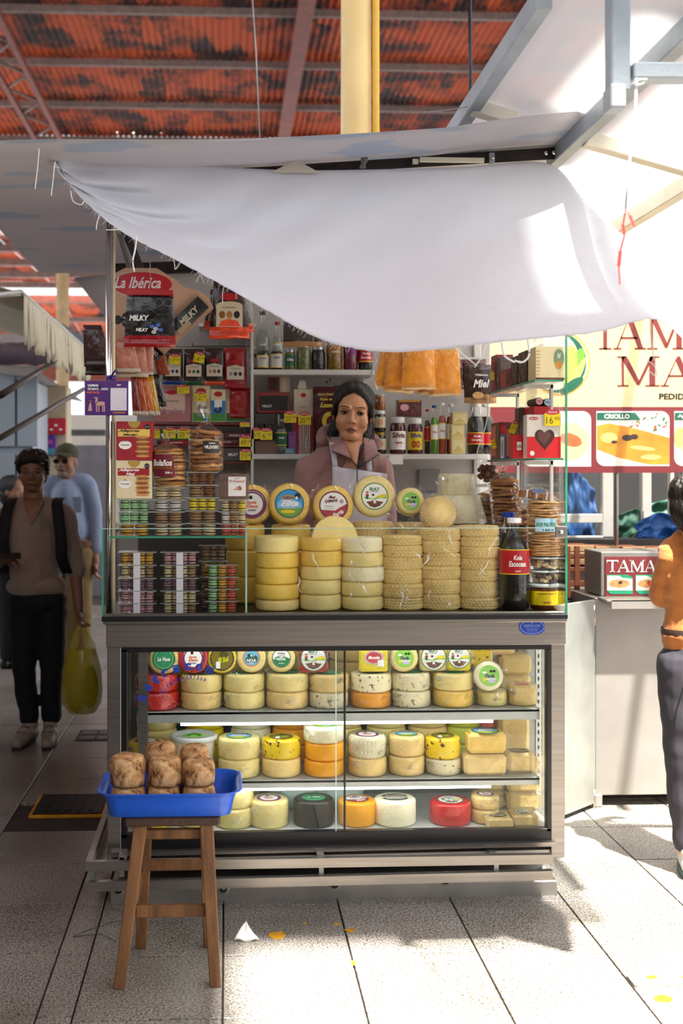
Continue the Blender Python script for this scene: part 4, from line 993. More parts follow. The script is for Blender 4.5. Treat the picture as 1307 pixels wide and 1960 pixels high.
# ---------------------------------------------------------------- bottles
def bottle(label, loc, r, h, liquid, cap, labm=None, ltext=None, neck=.3, fill=.72, lz=(.38, .58), glassy=True, tc_=whitep, name='soda_bottle', cat='bottle', group=None, shoulder=.62, capr=.32, subtext=None):
    o = thing(name, label, cat, loc, group=group)
    def prof(off):
        R_ = r-off; return [(R_*.8, off), (R_, h*.03+off), (R_*.985, h*.2), (R_, h*.4), (R_, h*shoulder), (R_*.86, h*(shoulder+.08)), (R_*.5, h*(shoulder+.20)), (R_*neck, h*(shoulder+.28)), (R_*neck, h*.955)]
    b = MB(); b.lathe(prof(0), tubclear, 24, caps=False); b.build('glass', o)
    b = MB(); pr = prof(.0015); out = []
    for i in range(len(pr)):
        if pr[i][1] <= h*fill: out.append(pr[i])
        else:
            (r0, z0), (r1, z1) = pr[i-1], pr[i]; f = (h*fill-z0)/(z1-z0); out.append((r0+(r1-r0)*f, h*fill)); break
    b.lathe([(.002, .0015)]+out+[(.002, out[-1][1])], liquid, 24); b.build('liquid', o)
    b = MB(); b.lathe([(r*capr*1.05, h*.945), (r*capr*1.1, h*.99), (r*capr, h)], cap, 16, smooth=False); b.build('cap', o)
    if labm:
        b = MB(); z0, z1 = h*lz[0], h*lz[1]; b.lathe([(r+.0008, z0), (r+.0008, z1)], labm, 28, caps=False)
        if tc_ is not None and ltext:
            for t, zz, hh, ww in ltext:
                vs_, fs = text_geo(t, .03, .15); w_ = ww
                b.add([((r+.0016)*math.sin(x*w_/r), -(r+.0016)*math.cos(x*w_/r), z0+(z1-z0)*zz+y*hh) for x, y in vs_], fs, tc_)
        for z in (z0, z1): b.lathe([(r+.0013, z-.0015), (r+.0013, z+.0015)], yellow, 28, caps=False)
        b.build('label', o)
    return o
cola = M('dark_cola', '#150806', .08, 0, .1, coat=.5)
q = base(984, 4.06)
bottle('tall cola bottle with red label and white cap beside the woven cheeses', (q.x, 4.06, WZ), px(28.5, 4.06), px(178, 4.06), cola, M('white_cap', '#eeeeee', .35), M('cola_label', '#b81420', .35), [('Kola', .68, .017, .030), ('Escocesa', .42, .020, .062), ('3 LITROS', .12, .005, .02)], lz=(.40, .66), fill=.80, shoulder=.60, neck=.32, capr=.45)
q = base(973, 4.2)
bottle('cola bottle with blue cap behind the white capped one', (q.x, 4.2, WZ), px(26, 4.2), px(180, 4.2), cola, M('blue_cap', '#1c3fa8', .35), M('cola_label', '#b81420'), None, fill=.78, capr=.45)
oil = M('amber_oil', '#8a6a12', .15, 0, .1, coat=.3)
for x, t in ((922, 'left'), (948, 'right')):
    q = base(x, 4.30); bottle(f'small clear oil bottle behind woven stack, {t} of a pair', (q.x, 4.30, WZ), px(13, 4.3), px(160, 4.3), oil, M('white_cap', '#eeeeee'), None, fill=.8, neck=.35, capr=.42)
# tubs and biscuit packs at the right end
def tub(label, x, Y, z, wpx, hpx, fillm, band=None, text_=None, n=24, bits=None, lidm=None):
    r = px(wpx/2, Y); h = px(hpx, Y); q = base(x, Y); o = thing('plastic_tub', label, 'tub', (q.x, Y, z))
    b = MB(); b.lathe([(r*.9, 0), (r*.97, h*.85), (r, h*.86), (r, h*.97), (r*.96, h)], tubclear, n); b.build('tub_wall', o)
    b = MB(); b.lathe([(r*1.02, h*.86), (r*1.03, h*.9), (r*1.02, h*.98), (r*.9, h)], lidm or M('clear_lid', '#d8dcda', .2, alpha=.55, var=.02), n); b.build('lid', o)
    if bits:
        rr = random.Random(int(x*hpx)); b = MB()
        for k in range(14):
            a = rr.uniform(PI, 2*PI); s = r*.17; b.box(-s, s, -s, s, -s*.6, s*.6, bits[k % len(bits)], T(r*.72*math.cos(a), r*.72*math.sin(a), h*(.2+.5*rr.random())) @ RZ(rr.random()*3) @ RX(rr.uniform(-.4, .4)), b=s*.2)
        b.build('sweets', o, kind='stuff')
    else: b = MB(); b.lathe([(r*.87, .001), (r*.93, h*.8), (.01, h*.8)], fillm, n); b.build('filling', o)
    if band:
        b = MB(); b.lathe([(r*.94, h*.18), (r*.975, h*.72)], band, n, caps=False)
        for t, zz, hh, ww, mm in text_ or []:
            vs_, fs = text_geo(t, .03, 0); b.add([((r*.98)*math.sin(x_*ww/r), -(r*.98)*math.cos(x_*ww/r)-.001, h*zz+y_*hh) for x_, y_ in vs_], fs, mm)
        b.build('label', o)
    return z+h
z = tub('caramel spread tub with yellow label at bottom right of the glass case', 1040, 4.09, WZ, 57, 50, M('caramel', '#9a4a18', .3), yellow, [('MANJAR PARA TI', .62, .006, .075, maroon), ('BLANCO', .3, .006, .03, red)])
z = tub('clear tub of dark spotted nougat cubes on the caramel tub', 1040, 4.09, z, 57, 25, None, bits=[M('nougat', '#cdb48a', .6), M('nougat', '#cdb48a'), M('nougat_dark', '#4a2a1a', .5)])
z = tub('clear tub of beige nougat cubes under the tall biscuit pack', 1040, 4.09, z, 57, 26, None, bits=[M('nougat', '#cdb48a'), M('nougat_light', '#dcc8a2', .6)])
bis = M('brown_biscuit', '#b0783c', .7, 0, .25, 30, .5, 70); bis2 = M('pale_biscuit', '#d3a468', .7, 0, .22, 30, .5, 70); bis3 = M('toasted_biscuit', '#8a5426', .7, 0, .25, 30, .5, 70)
def biscuit_mesh(r, t, m, v=0):
    k = ('bis', round(r, 3), round(t, 4), m.name, v)
    if k not in MC:
        b = MB(); b.lathe([(.003, 0), (r*.92, 0), (r, t*.4), (r*.9, t), (.003, t*1.1)], m, 20, jit=lambda a, rr, z: rr*(1+.05*nz(3*math.cos(a)+v*5, 3*math.sin(a))) if rr > r*.5 else rr)
        b.v = [(x, y, z+t*.5*nz(x*30+v, y*30)) for x, y, z in b.v]; MC[k] = b.mesh('biscuit')
    return MC[k]
def biscuit_bag(label, x, Y, z, wpx, hpx, n, ms, neck=0, band=None, btext=None, film=wrap2, tie=None, lean=0, name='biscuit_bag'):
    r = px(wpx/2, Y); h = px(hpx, Y); q = base(x, Y); o = thing(name, label, 'biscuits', (q.x, Y, z)); t = h/n
    for i in range(n): inst(biscuit_mesh(r*.94, t*.85, ms[i % len(ms)], i % 3), 'biscuit', o, (rnd.uniform(-.04, .04)*r+lean*i*t, rnd.uniform(-.05, .05)*r, t*i+.001), (rnd.uniform(-.05, .05), rnd.uniform(-.06, .06), rnd.uniform(0, 6)))
    b = MB(); pr = [(r*.9, 0), (r, h*.05), (r*1.01, h*.5), (r, h*.93), (r*.7, h*1.03)]
    if neck:
        nk = px(neck, Y); pr += [(r*.3, h+nk*.3), (r*.09, h+nk*.5), (r*.16, h+nk*.7), (r*.3, h+nk)]
    b.lathe(pr, film, 40, caps=False, jit=lambda a, rr, zz: rr*(1+.05*nz(a*5, zz*40)+(.25*math.sin(a*7) if zz > h*1.05 else 0)))
    b.v = [(x_+lean*z_, y_, z_) for x_, y_, z_ in b.v]; b.build('bag', o)
    if tie: b = MB(); b.lathe([(r*.12, h+px(neck, Y)*.46), (r*.12, h+px(neck, Y)*.56)], tie, 10); b.v = [(x_+lean*z_, y_, z_) for x_, y_, z_ in b.v]; b.build('tie', o)
    if band:
        m_, w_, z0, z1, off = band; b = MB(); rr = r*1.04; z0, z1 = h*z0, h*z1; W_ = px(w_, Y)
        def cv(x_, y_, d=0): return ((rr+d)*math.sin(x_/rr)+lean*y_, -(rr+d)*math.cos(x_/rr), y_)
        b.grid(lambda u, v: cv((u-.5)*W_+px(off, Y), z0+(z1-z0)*v), 10, 3, m_)
        for tx, cx2, cz2, ww, hh, mm, sh in btext or []:
            vs_, fs = text_geo(tx, .03, sh); b.add([cv(px(off, Y)+cx2*W_+x_*ww*W_, z0+(z1-z0)*cz2+y_*hh*(z1-z0), .0012) for x_, y_ in vs_], fs, mm)
        b.build('label', o)
    return o
biscuit_bag('tall clear pack of pale flat biscuits with a blue and yellow label', 1040, 4.09, z+.001, 64, 106, 22, [bis2], band=(M('sky_label', '#9fc4d8'), 42, .46, .70, -4), btext=[('DOS PALITOS', 0, .55, .9, .28, green, .2), ('130 g', .1, .12, .5, .2, ink, 0)], neck=0)
o = None
# wall of packs behind at the right
biscuit_bag('bag of brown flat biscuits behind the soda bottles, tallest one', 905+68, 4.28, 1.30, 60, 88, 13, [bis, bis3], neck=26, tie=green, lean=-.1)
biscuit_bag('loose clear bag of brown biscuits behind the woven stack, right rear', 938, 4.42, 1.262, 52, 75, 10, [bis3, bis], neck=20)
biscuit_bag('slanting bag of toasted biscuits left of tall pale biscuit pack', 1000, 4.34, 1.235, 70, 62, 9, [bis3, bis2], neck=18)
mb = MB(); q = base(958, 4.36); mb.box(-.09, .12, -.05, .12, 0, .229, M('wicker_box', '#5b3f28', .8), b=.004); tag(mb.build('wooden_box', loc=(q.x, 4.42, WZ)), 'brown wooden box under the bags of biscuits behind soda bottles', 'box')
# packet of sesame bars lying on the pale pack
o = thing('snack_packet', 'clear packet of orange crisps with white stripes lying atop pale biscuits', 'snack packet', (base(1026, 4.12).x, 4.14, z+px(106, 4.09)+.004), rz=0)
b = MB(); 
for k in range(9): b.box(-.055+.012*k, -.046+.012*k, -.03, .03, .004+.002*(k % 3), .030+.006*math.sin(k), [orange, whitep, bis][k % 3] if k % 3 else bis, RY(.15), b=.002)
b.build('crisps', o, kind='stuff')
b = MB(); b.grid(lambda u, v: ((u-.5)*.155, -.05*math.cos(PI*v)*(1-.2*abs(u-.5)), .002+.045*math.sin(PI*v)*(1-abs(2*u-1)**3)+.005*nz(u*9, v*9)), 20, 14, wrap2); b.build('bag', o)
b = MB(); b.box(-.02, .03, -.036, -.034, .028, .042, M('blue_strip', '#7a90b8', .4)); b.build('label', o)
# brown chocolate balls in a clear bag on a stand at the rear
o = thing('sweets_bag', 'clear bag of small brown chocolate balls right of the seller under shelf', 'sweets bag', tuple(P(934, 926, 4.6)))
b = MB()
for k in range(40): b.ball((rnd.uniform(-.035, .035), rnd.uniform(-.03, .03), rnd.uniform(.012, .07)), .011, M('cocoa_ball', '#6a3516', .6, 0, .3), 8, 5)
b.build('chocolate_balls', o, kind='stuff')
b = MB(); b.lathe([(.04, 0), (.046, .02), (.044, .06), (.03, .085), (.012, .10)], wrap2, 26, caps=False, jit=lambda a, r, z: r*(1+.08*nz(a*4, z*50))); b.build('bag', o)
b = MB(); b.box(-.06, .09, -.05, .05, -.012, 0, white, b=.002); b.box(.06, .08, -.03, .03, -.6, -.012, steel_side); tag(b.build('tray_stand', loc=tuple(P(934, 926, 4.6)-Vector((0, 0, .0005)))), 'small white stand under the bag of chocolate balls', 'stand')
# ================================================================ left glass case: boxes of macarons and cartons
def mac_mesh(m, r, t):
    k = ('mac', m.name, round(r, 4), round(t, 4))
    if k not in MC:
        fil = M('chocolate_filling', '#3c2217', .5); b = MB()
        b.lathe([(.001, 0), (r*.75, .0), (r*.95, t*.14), (r, t*.34), (r*.97, t*.38)], m, 16)
        b.lathe([(r*.9, t*.38), (r*.9, t*.6)], fil, 12, caps=False)
        b.lathe([(r*.97, t*.6), (r, t*.66), (r*.95, t*.86), (r*.75, t), (.001, t*1.02)], m, 16); MC[k] = b.mesh('macaron')
    return MC[k]
mm_ = lambda n, c: M(n, c, .6, 0, .12, 30, .2, 90)
mg, mo, my, mb_, mw, mc, mp_, mr, mv, md = mm_('mint_shell', '#9fcf96'), mm_('amber_shell', '#dca53c'), mm_('lemon_shell', '#e6cf2c'), mm_('cocoa_shell', '#a9825a'), mm_('sugar_shell', '#d9d4cc'), mm_('cream_shell', '#d8c598'), mm_('rose_shell', '#cf9aa2'), mm_('coral_shell', '#d9604a'), mm_('violet_shell', '#8a6478'), mm_('dark_curl', '#8a5222')
def clam(label, x, Y, z, wpx, hpx, depth, cols, mlabel, n=3, layers=2, strap=False, flange=4, cookie='macaron', jitter=.001):
    W_, h = px(wpx, Y), px(hpx, Y); q = base(x, Y); o = thing('clear_box', label, 'box', (q.x, Y+depth/2, z))
    b = MB(); a, c = W_/2, depth/2; ta, tc2 = a*.93, c*.93
    vs_ = [(-ta, -tc2, 0), (ta, -tc2, 0), (ta, tc2, 0), (-ta, tc2, 0), (-a, -c, h*.93), (a, -c, h*.93), (a, c, h*.93), (-a, c, h*.93)]
    b.add(vs_, [(3, 2, 1, 0), (0, 1, 5, 4), (1, 2, 6, 5), (2, 3, 7, 6), (3, 0, 4, 7)], tubclear); b.build('tub_wall', o)
    f = px(flange, Y); b = MB(); b.box(-a-f, a+f, -c-f*.5, c+f*.5, h*.93, h*.985, tubclear, b=.001)
    b.box(-a-f, a+f, -c-f*.5, -c-f*.5+.001, h*.93, h*.985, M('plastic_rim', '#aab0ac', .15)); b.build('lid', o)
    if strap: b = MB(); s_ = px(6.5, Y); b.box(-s_, s_, -c-.003-f*.5, -c-.002-f*.5, h*.0, h*.93, M('white_strap', '#d8d4dc', .5, 0, .04)); b.build('paper_band', o, label='white paper band down the front')
    t = (h*.9)/layers; r = min(W_*.93/n/2*1.0, depth*.42)
    for l in range(layers):
        for k in range(n):
            m = cols[(l*n+k) % len(cols)] if len(cols) != n else cols[k]
            s = inst(mac_mesh(m, r*.97, t*.97), cookie, None, (q.x-W_*.93/2+(k+.5)*W_*.93/n, Y+depth/2-depth*.44+r, z+.001+l*t), (rnd.uniform(-.04, .04), rnd.uniform(-.05, .05), 0))
            s['category'] = 'macaron' if cookie == 'macaron' else 'cookie'
            s['label'] = (mlabel if isinstance(mlabel, str) else mlabel[k]); s['group'] = s['label'][:60]
    return z+h
YC = 3.985; z = {}
SZ = ZS+.0005
def column_of(x, ytops, rows):
    zz = SZ
    for (hp, w_, lab, ml, cols, kw) in rows: zz = clam(lab, x, YC, zz, w_, hp, .085, cols, ml, **kw)
    return zz
zA = column_of(256, 0, [
 (23, 58, 'clear box of amber macarons at the left end of glass shelf', 'amber macaron in the lowest box at left end of shelf', [mo], dict(n=2)),
 (23, 58, 'clear box of mint macarons, lower of two', 'mint macaron in the lower of the two mint boxes', [mg], dict(n=3)),
 (24, 58, 'clear box of mint macarons directly under the cream carton', 'mint macaron in the box directly under the cream carton', [mg], dict(n=3))])
zB = column_of(322, 0, [
 (23, 56, 'clear box of cream macarons, lowest of second column on shelf', 'cream macaron in the lowest box of second shelf column', [mc], dict(n=2)),
 (23, 56, 'clear box of cocoa cookies in the second column on shelf', 'cocoa macaron in second box of second shelf column', [mb_], dict(n=2)),
 (23, 56, 'clear box of sugar white cookies in the second column', 'sugar white macaron in third box of second shelf column', [mw], dict(n=2)),
 (23, 56, 'clear box of pale rolled cookies under the maroon labelled biscuit bag', 'pale cookie in the box under maroon labelled bag', [mc], dict(n=2))])
zC = column_of(387, 0, [
 (24, 56, 'clear box of cocoa cream cookies, lowest of third column', 'cocoa cream macaron in lowest box of third shelf column', [mb_, mc], dict(n=2)),
 (24, 56, 'clear box of brown cookies, second of third column', 'brown macaron in second box of third shelf column', [mb_], dict(n=2)),
 (25, 56, 'clear box of lemon yellow macarons in third column', 'lemon yellow macaron in the third shelf column', [my], dict(n=3)),
 (24, 54, 'clear box of brown filled cookies above the lemon macarons', 'brown macaron in box above lemon yellow ones', [mb_, md], dict(n=2)),
 (25, 52, 'clear box of crunchy brown curls under the tied biscuit bag', 'brown curl cookie under the tied biscuit bag', [md], dict(n=3, cookie='curl_cookie'))])
zD = column_of(447, 0, [
 (23, 50, 'clear box of coral macarons at the right end of glass shelf', 'coral macaron in the lowest box at right end of shelf', [mr], dict(n=3)),
 (23, 50, 'clear box of white and cocoa macarons, middle of last column', ['white macaron in middle box of last shelf column', 'cocoa macaron in middle box of last shelf column', 'beige macaron in middle box of last shelf column'], [mw, mb_, mc], dict(n=3)),
 (23, 50, 'clear box of lemon and cocoa macarons under the wafer pack', ['cream macaron in the box under wafer pack', 'cocoa macaron in the box under wafer pack', 'lemon macaron in the box under wafer pack'], [mc, mb_, my], dict(n=3))])
def low(x, w_, rows, nm, strap, y0=0, dp=.085, Y=4.02):
    zz = WZ
    for i, (hp, c, cn, n) in enumerate(rows):
        zz = clam(f'clear box of {cn} macarons in {nm}, {ordn(i, len(rows))}', x, Y, zz, w_, hp, dp, c, (f'{cn} macaron in {nm}, {ordn(i, len(rows))} box' if n != 3 or len(c) != 3 else [f'{k} macaron in {nm}, {ordn(i, len(rows))} box' for k in ('mint', 'amber', 'coral')]), n=n, strap=strap)
low(262, 66, [(19, [mp_], 'rose', 4), (24, [mp_], 'rose', 4), (24, [mv], 'violet', 4), (25, [mc, mb_], 'beige', 4), (25, [mo], 'amber', 4)], 'the leftmost banded stack', True)
low(344, 66, [(19, [mc, mb_], 'beige', 4), (24, [mc], 'cream', 4), (24, [mv], 'violet', 4), (25, [mc, mb_], 'beige', 4), (25, [mp_], 'rose', 4)], 'the second banded stack', True)
low(425, 57, [(23, [mg, mo, mr], 'three coloured', 3)]*4, 'the tricolour stack', False)
low(408, 48, [(30, [mb_], 'brown', 3), (32, [mb_], 'brown', 3), (30, [mo], 'amber', 3), (30, [mb_], 'brown', 3)], 'the stack behind the tricolour ones', False, Y=4.14)
# cartons
def carton(label, x0, x1, y0, y1, Y, dep, main, draw, cat='carton', name='biscuit_carton', zb=None, rz=0, part='front_print', group=None):
    a, c = P(x0, y1, Y), P(x1, y0, Y); W_, h = c.x-a.x, c.z-a.z; zb = a.z if zb is None else zb
    o = thing(name, label, cat, ((a.x+c.x)/2, Y+dep/2, zb), rz, group=group)
    MB().box(-W_/2, W_/2, -dep/2, dep/2, 0, h, main, b=.0015).build('box_body', o)
    b = MB(); draw(b, T(0, -dep/2-.0008, h/2) @ FRONT @ Matrix.Diagonal((W_/2, h/2, 1, 1)), W_, h); b.build(part, o); return o
def cookie_stack(b, xf, x, y, w_, h, m1, m2, n=9):
    for k in range(n): b.disc(x+(.04*math.sin(k*2.1)), y-h/2+h*(k+.5)/n, w_/2, h/n*.55, m1 if k % 2 else m2, xf, .0002+.00005*k, 14)
def alfa(main, bandm, tm, bt):
    def f(b, xf, W_, h):
        b.flat([(-.35, 1), (.35, 1)]+[(.35*math.cos(a), 1-.35*math.sin(a)) for a in [PI*i/10 for i in range(1, 10)]], M('gold_seal', '#b8913c'), xf, .0001)
        b.rect(-.9, .85, .22, .60, bandm, xf, .0001)
        b.text('Alfajores', -.28, .50, 1.15, .18, tm, xf, .0003, .04, .3); b.text(bt, -.2, .30, .85 if bt == 'Manjar' else .5, .15, tm, xf, .0003, .04, .3)
        b.disc(-.5, -.22, .35, .22, whitep, xf, .0002); b.text('Arequipa', -.5, -.22, .5, .12, maroon, xf, .0005, .02, .2)
        b.flat([(-.7, -.08), (-.5, -.02), (-.3, -.08), (-.5, .02)], maroon, xf, .0004)
        cookie_stack(b, xf, .47, -.3, .78, 1.1, bis3, M('cookie_print', '#c98a4a')); b.disc(.72, .72, .15, .15, oct_m, xf, .0003, 8); b.text('ALTO', .72, .72, .2, .05, whitep, xf, .0005)
        b.text('de chocolate relleno', -.5, -.6, .6, .06, tm, xf, .0003); b.text('PESO NETO 400 g', -.3, -.78, .8, .05, tm, xf, .0003)
    return f
cr_box = M('cream_carton', '#e2d3a6', .45, 0, .04); rd_box = M('red_carton', '#a01320', .4, 0, .06)
carton('cream biscuit carton with dark red title band standing on mint macaron boxes', 222, 291, 877, 950, YC, .07, cr_box, alfa(cr_box, rd_box, whitep, 'Miel'), zb=zA+.0005)
carton('dark red biscuit carton with yellow title band on top of cream carton', 222, 292, 801, 875, YC, .07, rd_box, alfa(rd_box, M('straw_band', '#e8c25a'), ink, 'Manjar'), zb=zA+.002+px(73, YC))
# wafer pack standing on the last column
def wafer(b, xf, W_, h):
    for k in range(9): b.rect(-.92+.2*k, -.86+.2*k, -.95, .95, M('brown_wafer', '#5f3d2c', .6), xf, .0001)
    b.rect(-.4, .8, -.75, .8, whitep, xf, .0004); b.text('"El Chocanuti"', .2, .45, 1.1, .18, red, xf, .0008, .02, .15); b.text('~~', .2, .65, .3, .08, ink, xf, .0008)
    for k in range(12): b.disc(.0+.5*rnd.random(), -.25+.28*rnd.random(), .08, .05, [orange, bis3, bis][k % 3], xf, .0007+.00005*k, 8)
o = carton('clear wafer pack with small white label standing on rightmost box column', 420, 476, 904, 952, YC, .06, M('wafer_brown', '#7a5c4c', .6, 0, .2), wafer, 'wafer pack', 'wafer_pack', zb=zD+.0006)
b = MB(); W_, h_ = px(58, YC), px(50, YC); b.box(-W_/2, W_/2, -.033, .033, -.0, h_, wrap2); b.build('wrapper', o)
biscuit_bag('clear bag of round biscuits with maroon label beside the cartons', 328, 4.03, zB+.001, 68, 72, 12, [bis2, bis], neck=30, lean=-.10, band=(maroon, 46, .28, .86, -12), btext=[('Bolaños', 0, .62, .85, .3, whitep, .35), ('BIZCOCHO DE MANTEQUILLA', 0, .38, .8, .09, gold, 0), ('200 g', .25, .16, .3, .12, whitep, 0)])
biscuit_bag('tall tied clear bag of biscuits with dark square label on box column', 394, 4.04, zC+.001, 66, 78, 10, [bis, bis2, bis3], neck=42, tie=M('blue_tie', '#2a6ac0'), band=(dark, 34, .44, .74, 12), btext=[('VILDOSO', 0, .5, .85, .26, whitep, 0), ('galletas', 0, .8, .4, .12, whitep, .2)])
biscuit_bag('small brown biscuits bag behind the wafer pack', 442, 4.14, SZ+.075, 30, 62, 8, [bis3, bis], neck=0)
b = MB(); q = base(442, 4.14); b.box(-.03, .03, -.03, .03, 0, .073, cr_box, b=.002); tag(b.build('small_carton', loc=(q.x, 4.15, SZ)), 'small cream carton behind the right macaron column', 'carton')

# ================================================================ hanging goods
def pouch(label, x0, x1, y0, y1, Y, zones, name='sweets_pouch', cat='pouch', lean=0, flare=0, th=.018, group=None, draw=None, film=False, rot=0, wr=.003, yaw=0):
    "zones: list of (height fraction from top, material)"
    a, c = P(x0, y1, Y), P(x1, y0, Y); W_, h = abs(c.x-a.x), c.z-a.z
    o = thing(name, label, cat, ((a.x+c.x)/2, Y, a.z), group=group); o.rotation_euler = (0, rot, yaw)
    s_ = x0*7.3+y0
    def zone(u, v):
        t = 1-v
        for f, m in zones:
            if t <= f: return m
        return zones[-1][1]
    def f(u, v, sg):
        wd = W_*(1+flare*(.5-v)); x = (u-.5)*wd+lean*(v-.5)*W_
        bulge = th*(max(0, 1-(2*u-1)**2)**.5)*(max(0, math.sin(PI*min(1, (1-v)*.55+.38 if v > .1 else .93*v/.1*1)))**1 if True else 1)*(1 if v < .93 else .15)
        if v > .93: bulge *= (1-v)/.07+.02
        wz = wr*nz(u*6+s_, v*5, sg)+wr*.6*nz(u*15+s_, v*13, sg)
        return (x, sg*(bulge+wz*(1 if 0 < u < 1 else 0)), v*h+wr*nz(u*4, s_)*(1 if v < .1 else .2))
    b = MB(); b.grid(lambda u, v: f(u, v, -1), 14, 20, zone); b.grid(lambda u, v: f(1-u, v, 1), 8, 12, lambda u, v: zone(1-u, v)); b.build('pack', o)
    if draw: b = MB(); draw(b, T(0, -th-.004, h/2) @ FRONT @ Matrix.Diagonal((W_/2, h/2, 1, 1)), W_, h); b.build('print', o)
    return o
blk = M('glossy_black_film', '#15110f', .22, 0, .2, 6, .6, 30, coat=.5); brf = M('glossy_brown_film', '#3a241e', .25, 0, .2, 6, .6, 30, coat=.4)
rdf = M('glossy_red_film', '#a30d16', .25, 0, .15, 6, .6, 30, coat=.5); orf = M('orange_red_film', '#ee4a20', .25, 0, .15, 8, .8, 25, coat=.5)
crf = M('cream_film', '#cfc0a4', .35, 0, .1, 6, .3, 30); pkf = M('peach_film', '#c07a62', .25, 0, .2, 8, .8, 25, coat=.5); grf = M('green_film', '#1f5a3a', .3, 0, .2, 6, .5, 30)
mrf = M('maroon_film', '#521019', .25, 0, .2, 6, .6, 25, coat=.4)
# cardboard display board
tan = M('tan_cardboard', '#c99f84', .7, 0, .08, 4)
YH = 4.28
bo = thing('display_board', 'tan cardboard chocolate display hanging at left with red oval lettered header', 'display', tuple(P(300, 690, YH)))
a = P(300, 690, YH); sc = px(1, YH)
pts = [(205, 560), (210, 530), (240, 514), (300, 514), (335, 535), (345, 545), (358, 552), (378, 556), (400, 570), (408, 590), (300, 692), (288, 690), (262, 664), (262, 690), (205, 690)]
mb = MB(); mb.prism([((x-300)*sc, (690-y)*sc) for x, y in pts][::-1], -.002, .002, tan, FRONT)
mb.build('card', bo)
mb = MB(); el = lambda x, y, rx, ry, m, z_: mb.disc((x-300)*sc, (690-y)*sc, rx*sc, ry*sc, m, FRONT, z_, 40)
el(270, 545, 61, 27, M('header_cream', '#c9a890'), .0025); el(272, 545, 57, 23, M('header_red', '#c01222', .35), .0032)
mb.text('La Ibérica', (264-300)*sc, (690-542)*sc, 88*sc, 22*sc, M('script_white', '#efe0dc'), FRONT, .0042, .02, .35)
mb.disc((226-300)*sc, (690-613)*sc, 8*sc, 9*sc, oct_m, FRONT, .003, 8); mb.disc((246-300)*sc, (690-613)*sc, 14*sc, 16*sc, oct_m, FRONT, .003, 8); mb.text('ALTO EN', (245-300)*sc, (690-609)*sc, 18*sc, 4*sc, whitep, FRONT, .004); mb.text('AZUCAR', (245-300)*sc, (690-617)*sc, 18*sc, 4*sc, whitep, FRONT, .004)
mb.build('header_print', bo)
def bar_(label, pts, m1, txt, tm):
    b = MB(); q = P(pts[0], pts[1], YH-.02); ang = pts[4]; W_, h = px(pts[2], YH), px(pts[3], YH)
    xf = RY(-ang)
    b.box(-W_/2, W_/2, 0, .012, -h/2, h/2, m1, xf, b=.002); b.text(txt, 0, 0, W_*.6, h*.4, tm, xf @ T(0, -.001, 0) @ FRONT, 0, .03, .2)
    b.rect(-W_*.5, -W_*.1, -h*.5, -h*.15, M('brown_streaks', '#b09a7a', .5), xf @ T(0, -.0006, 0) @ FRONT); o = tag(b.build('chocolate_bar', loc=q), label, 'chocolate bar'); return o
bar_('long dark chocolate bar slanting upward on the tan display board', (362, 604, 76, 30, .78), blk, 'MILKY', M('bar_text', '#d9cfae'))
bar_('dark chocolate bar slanting downward at the bottom of the tan board', (292, 672, 40, 20, -.72), blk, 'AMARO', M('bar_text', '#d9cfae'))
def drawmilky(b, xf, W_, h):
    b.rect(-.95, .95, .82, .99, red, xf); b.text('MILKY', -.42, .0, .8, .2, whitep, xf, .001, .04, .2); b.text('MILKY', -.3, -.42, .5, .12, whitep, xf, .001, .04, .2)
    b.disc(.38, .55, .18, .15, grey, xf, .0004, 8); b.disc(.38, .55, .16, .13, oct_m, xf, .0008, 8); b.disc(.75, .55, .18, .15, grey, xf, .0004, 8); b.disc(.75, .55, .16, .13, oct_m, xf, .0008, 8)
    for k, (x, y) in enumerate(((.1, -.3), (.25, -.38), (.35, -.25), (.18, -.5), (.45, -.42))): b.disc(x, y, .11, .07, [M('blue_candy', '#3a62b0'), M('pale_candy', '#b8b4b0')][k % 2], xf, .001+.0002*k, 9)
o = pouch('black and red sweets bag hanging from wire in front of tan board', 240, 334, 557, 664, 4.12, [(.12, rdf), (.80, blk), (1, rdf)], draw=drawmilky, flare=.12, th=.022, name='sweets_bag', cat='sweets bag')
b = MB(); q = P(287, 552, 4.12)-o.location; b.tube([q, q+Vector((.001, 0, .08)), q+Vector((0, 0, .17))], .0012, steel, 5); b.build('wire_hook', o)
# bags around the post
pouch('dark brown foil bag hanging left of the chrome post', 160, 206, 622, 702, 4.12, [(1, brf)], flare=.5, lean=-.3, th=.02, name='foil_bag', cat='bag')
pouch('lower dark brown foil bag at the outer side of the post', 166, 208, 655, 718, 4.18, [(1, brf)], flare=.3, th=.02, name='foil_bag', cat='bag')
for i, (x0, x1, y0, y1, l_) in enumerate(((218, 262, 648, 712, 'leftmost'), (226, 280, 645, 722, 'middle'), (250, 294, 655, 718, 'rightmost'))):
    pouch(f'peach coloured fruit leather bag hanging behind post, {l_} of three', x0, x1, y0, y1, 4.16+.03*i, [(.88, pkf), (1, crf)], flare=.35, th=.012, lean=.2*i-.2, name='fruit_leather_bag', cat='bag', group='peach bags beside the post')
rolls = [(252, 266, 'dark red', '#7a2018'), (262, 278, 'orange red', '#b04a18'), (272, 290, 'orange', '#c86a18'), (282, 300, 'amber yellow', '#d09a20')]
for i, (x0, x1, nm, c) in enumerate(rolls):
    pouch(f'long {nm} candy sleeve hanging beside the purple sign', x0, x1, 720, 795, 4.2+.012*i, [(.92, M('sleeve_'+nm.replace(' ', '_'), c, .25, 0, .15, coat=.5)), (1, crf)], th=.01, lean=-.5+.0*i, flare=.5, name='candy_sleeve', cat='candy sleeve', group='fanned candy sleeves')
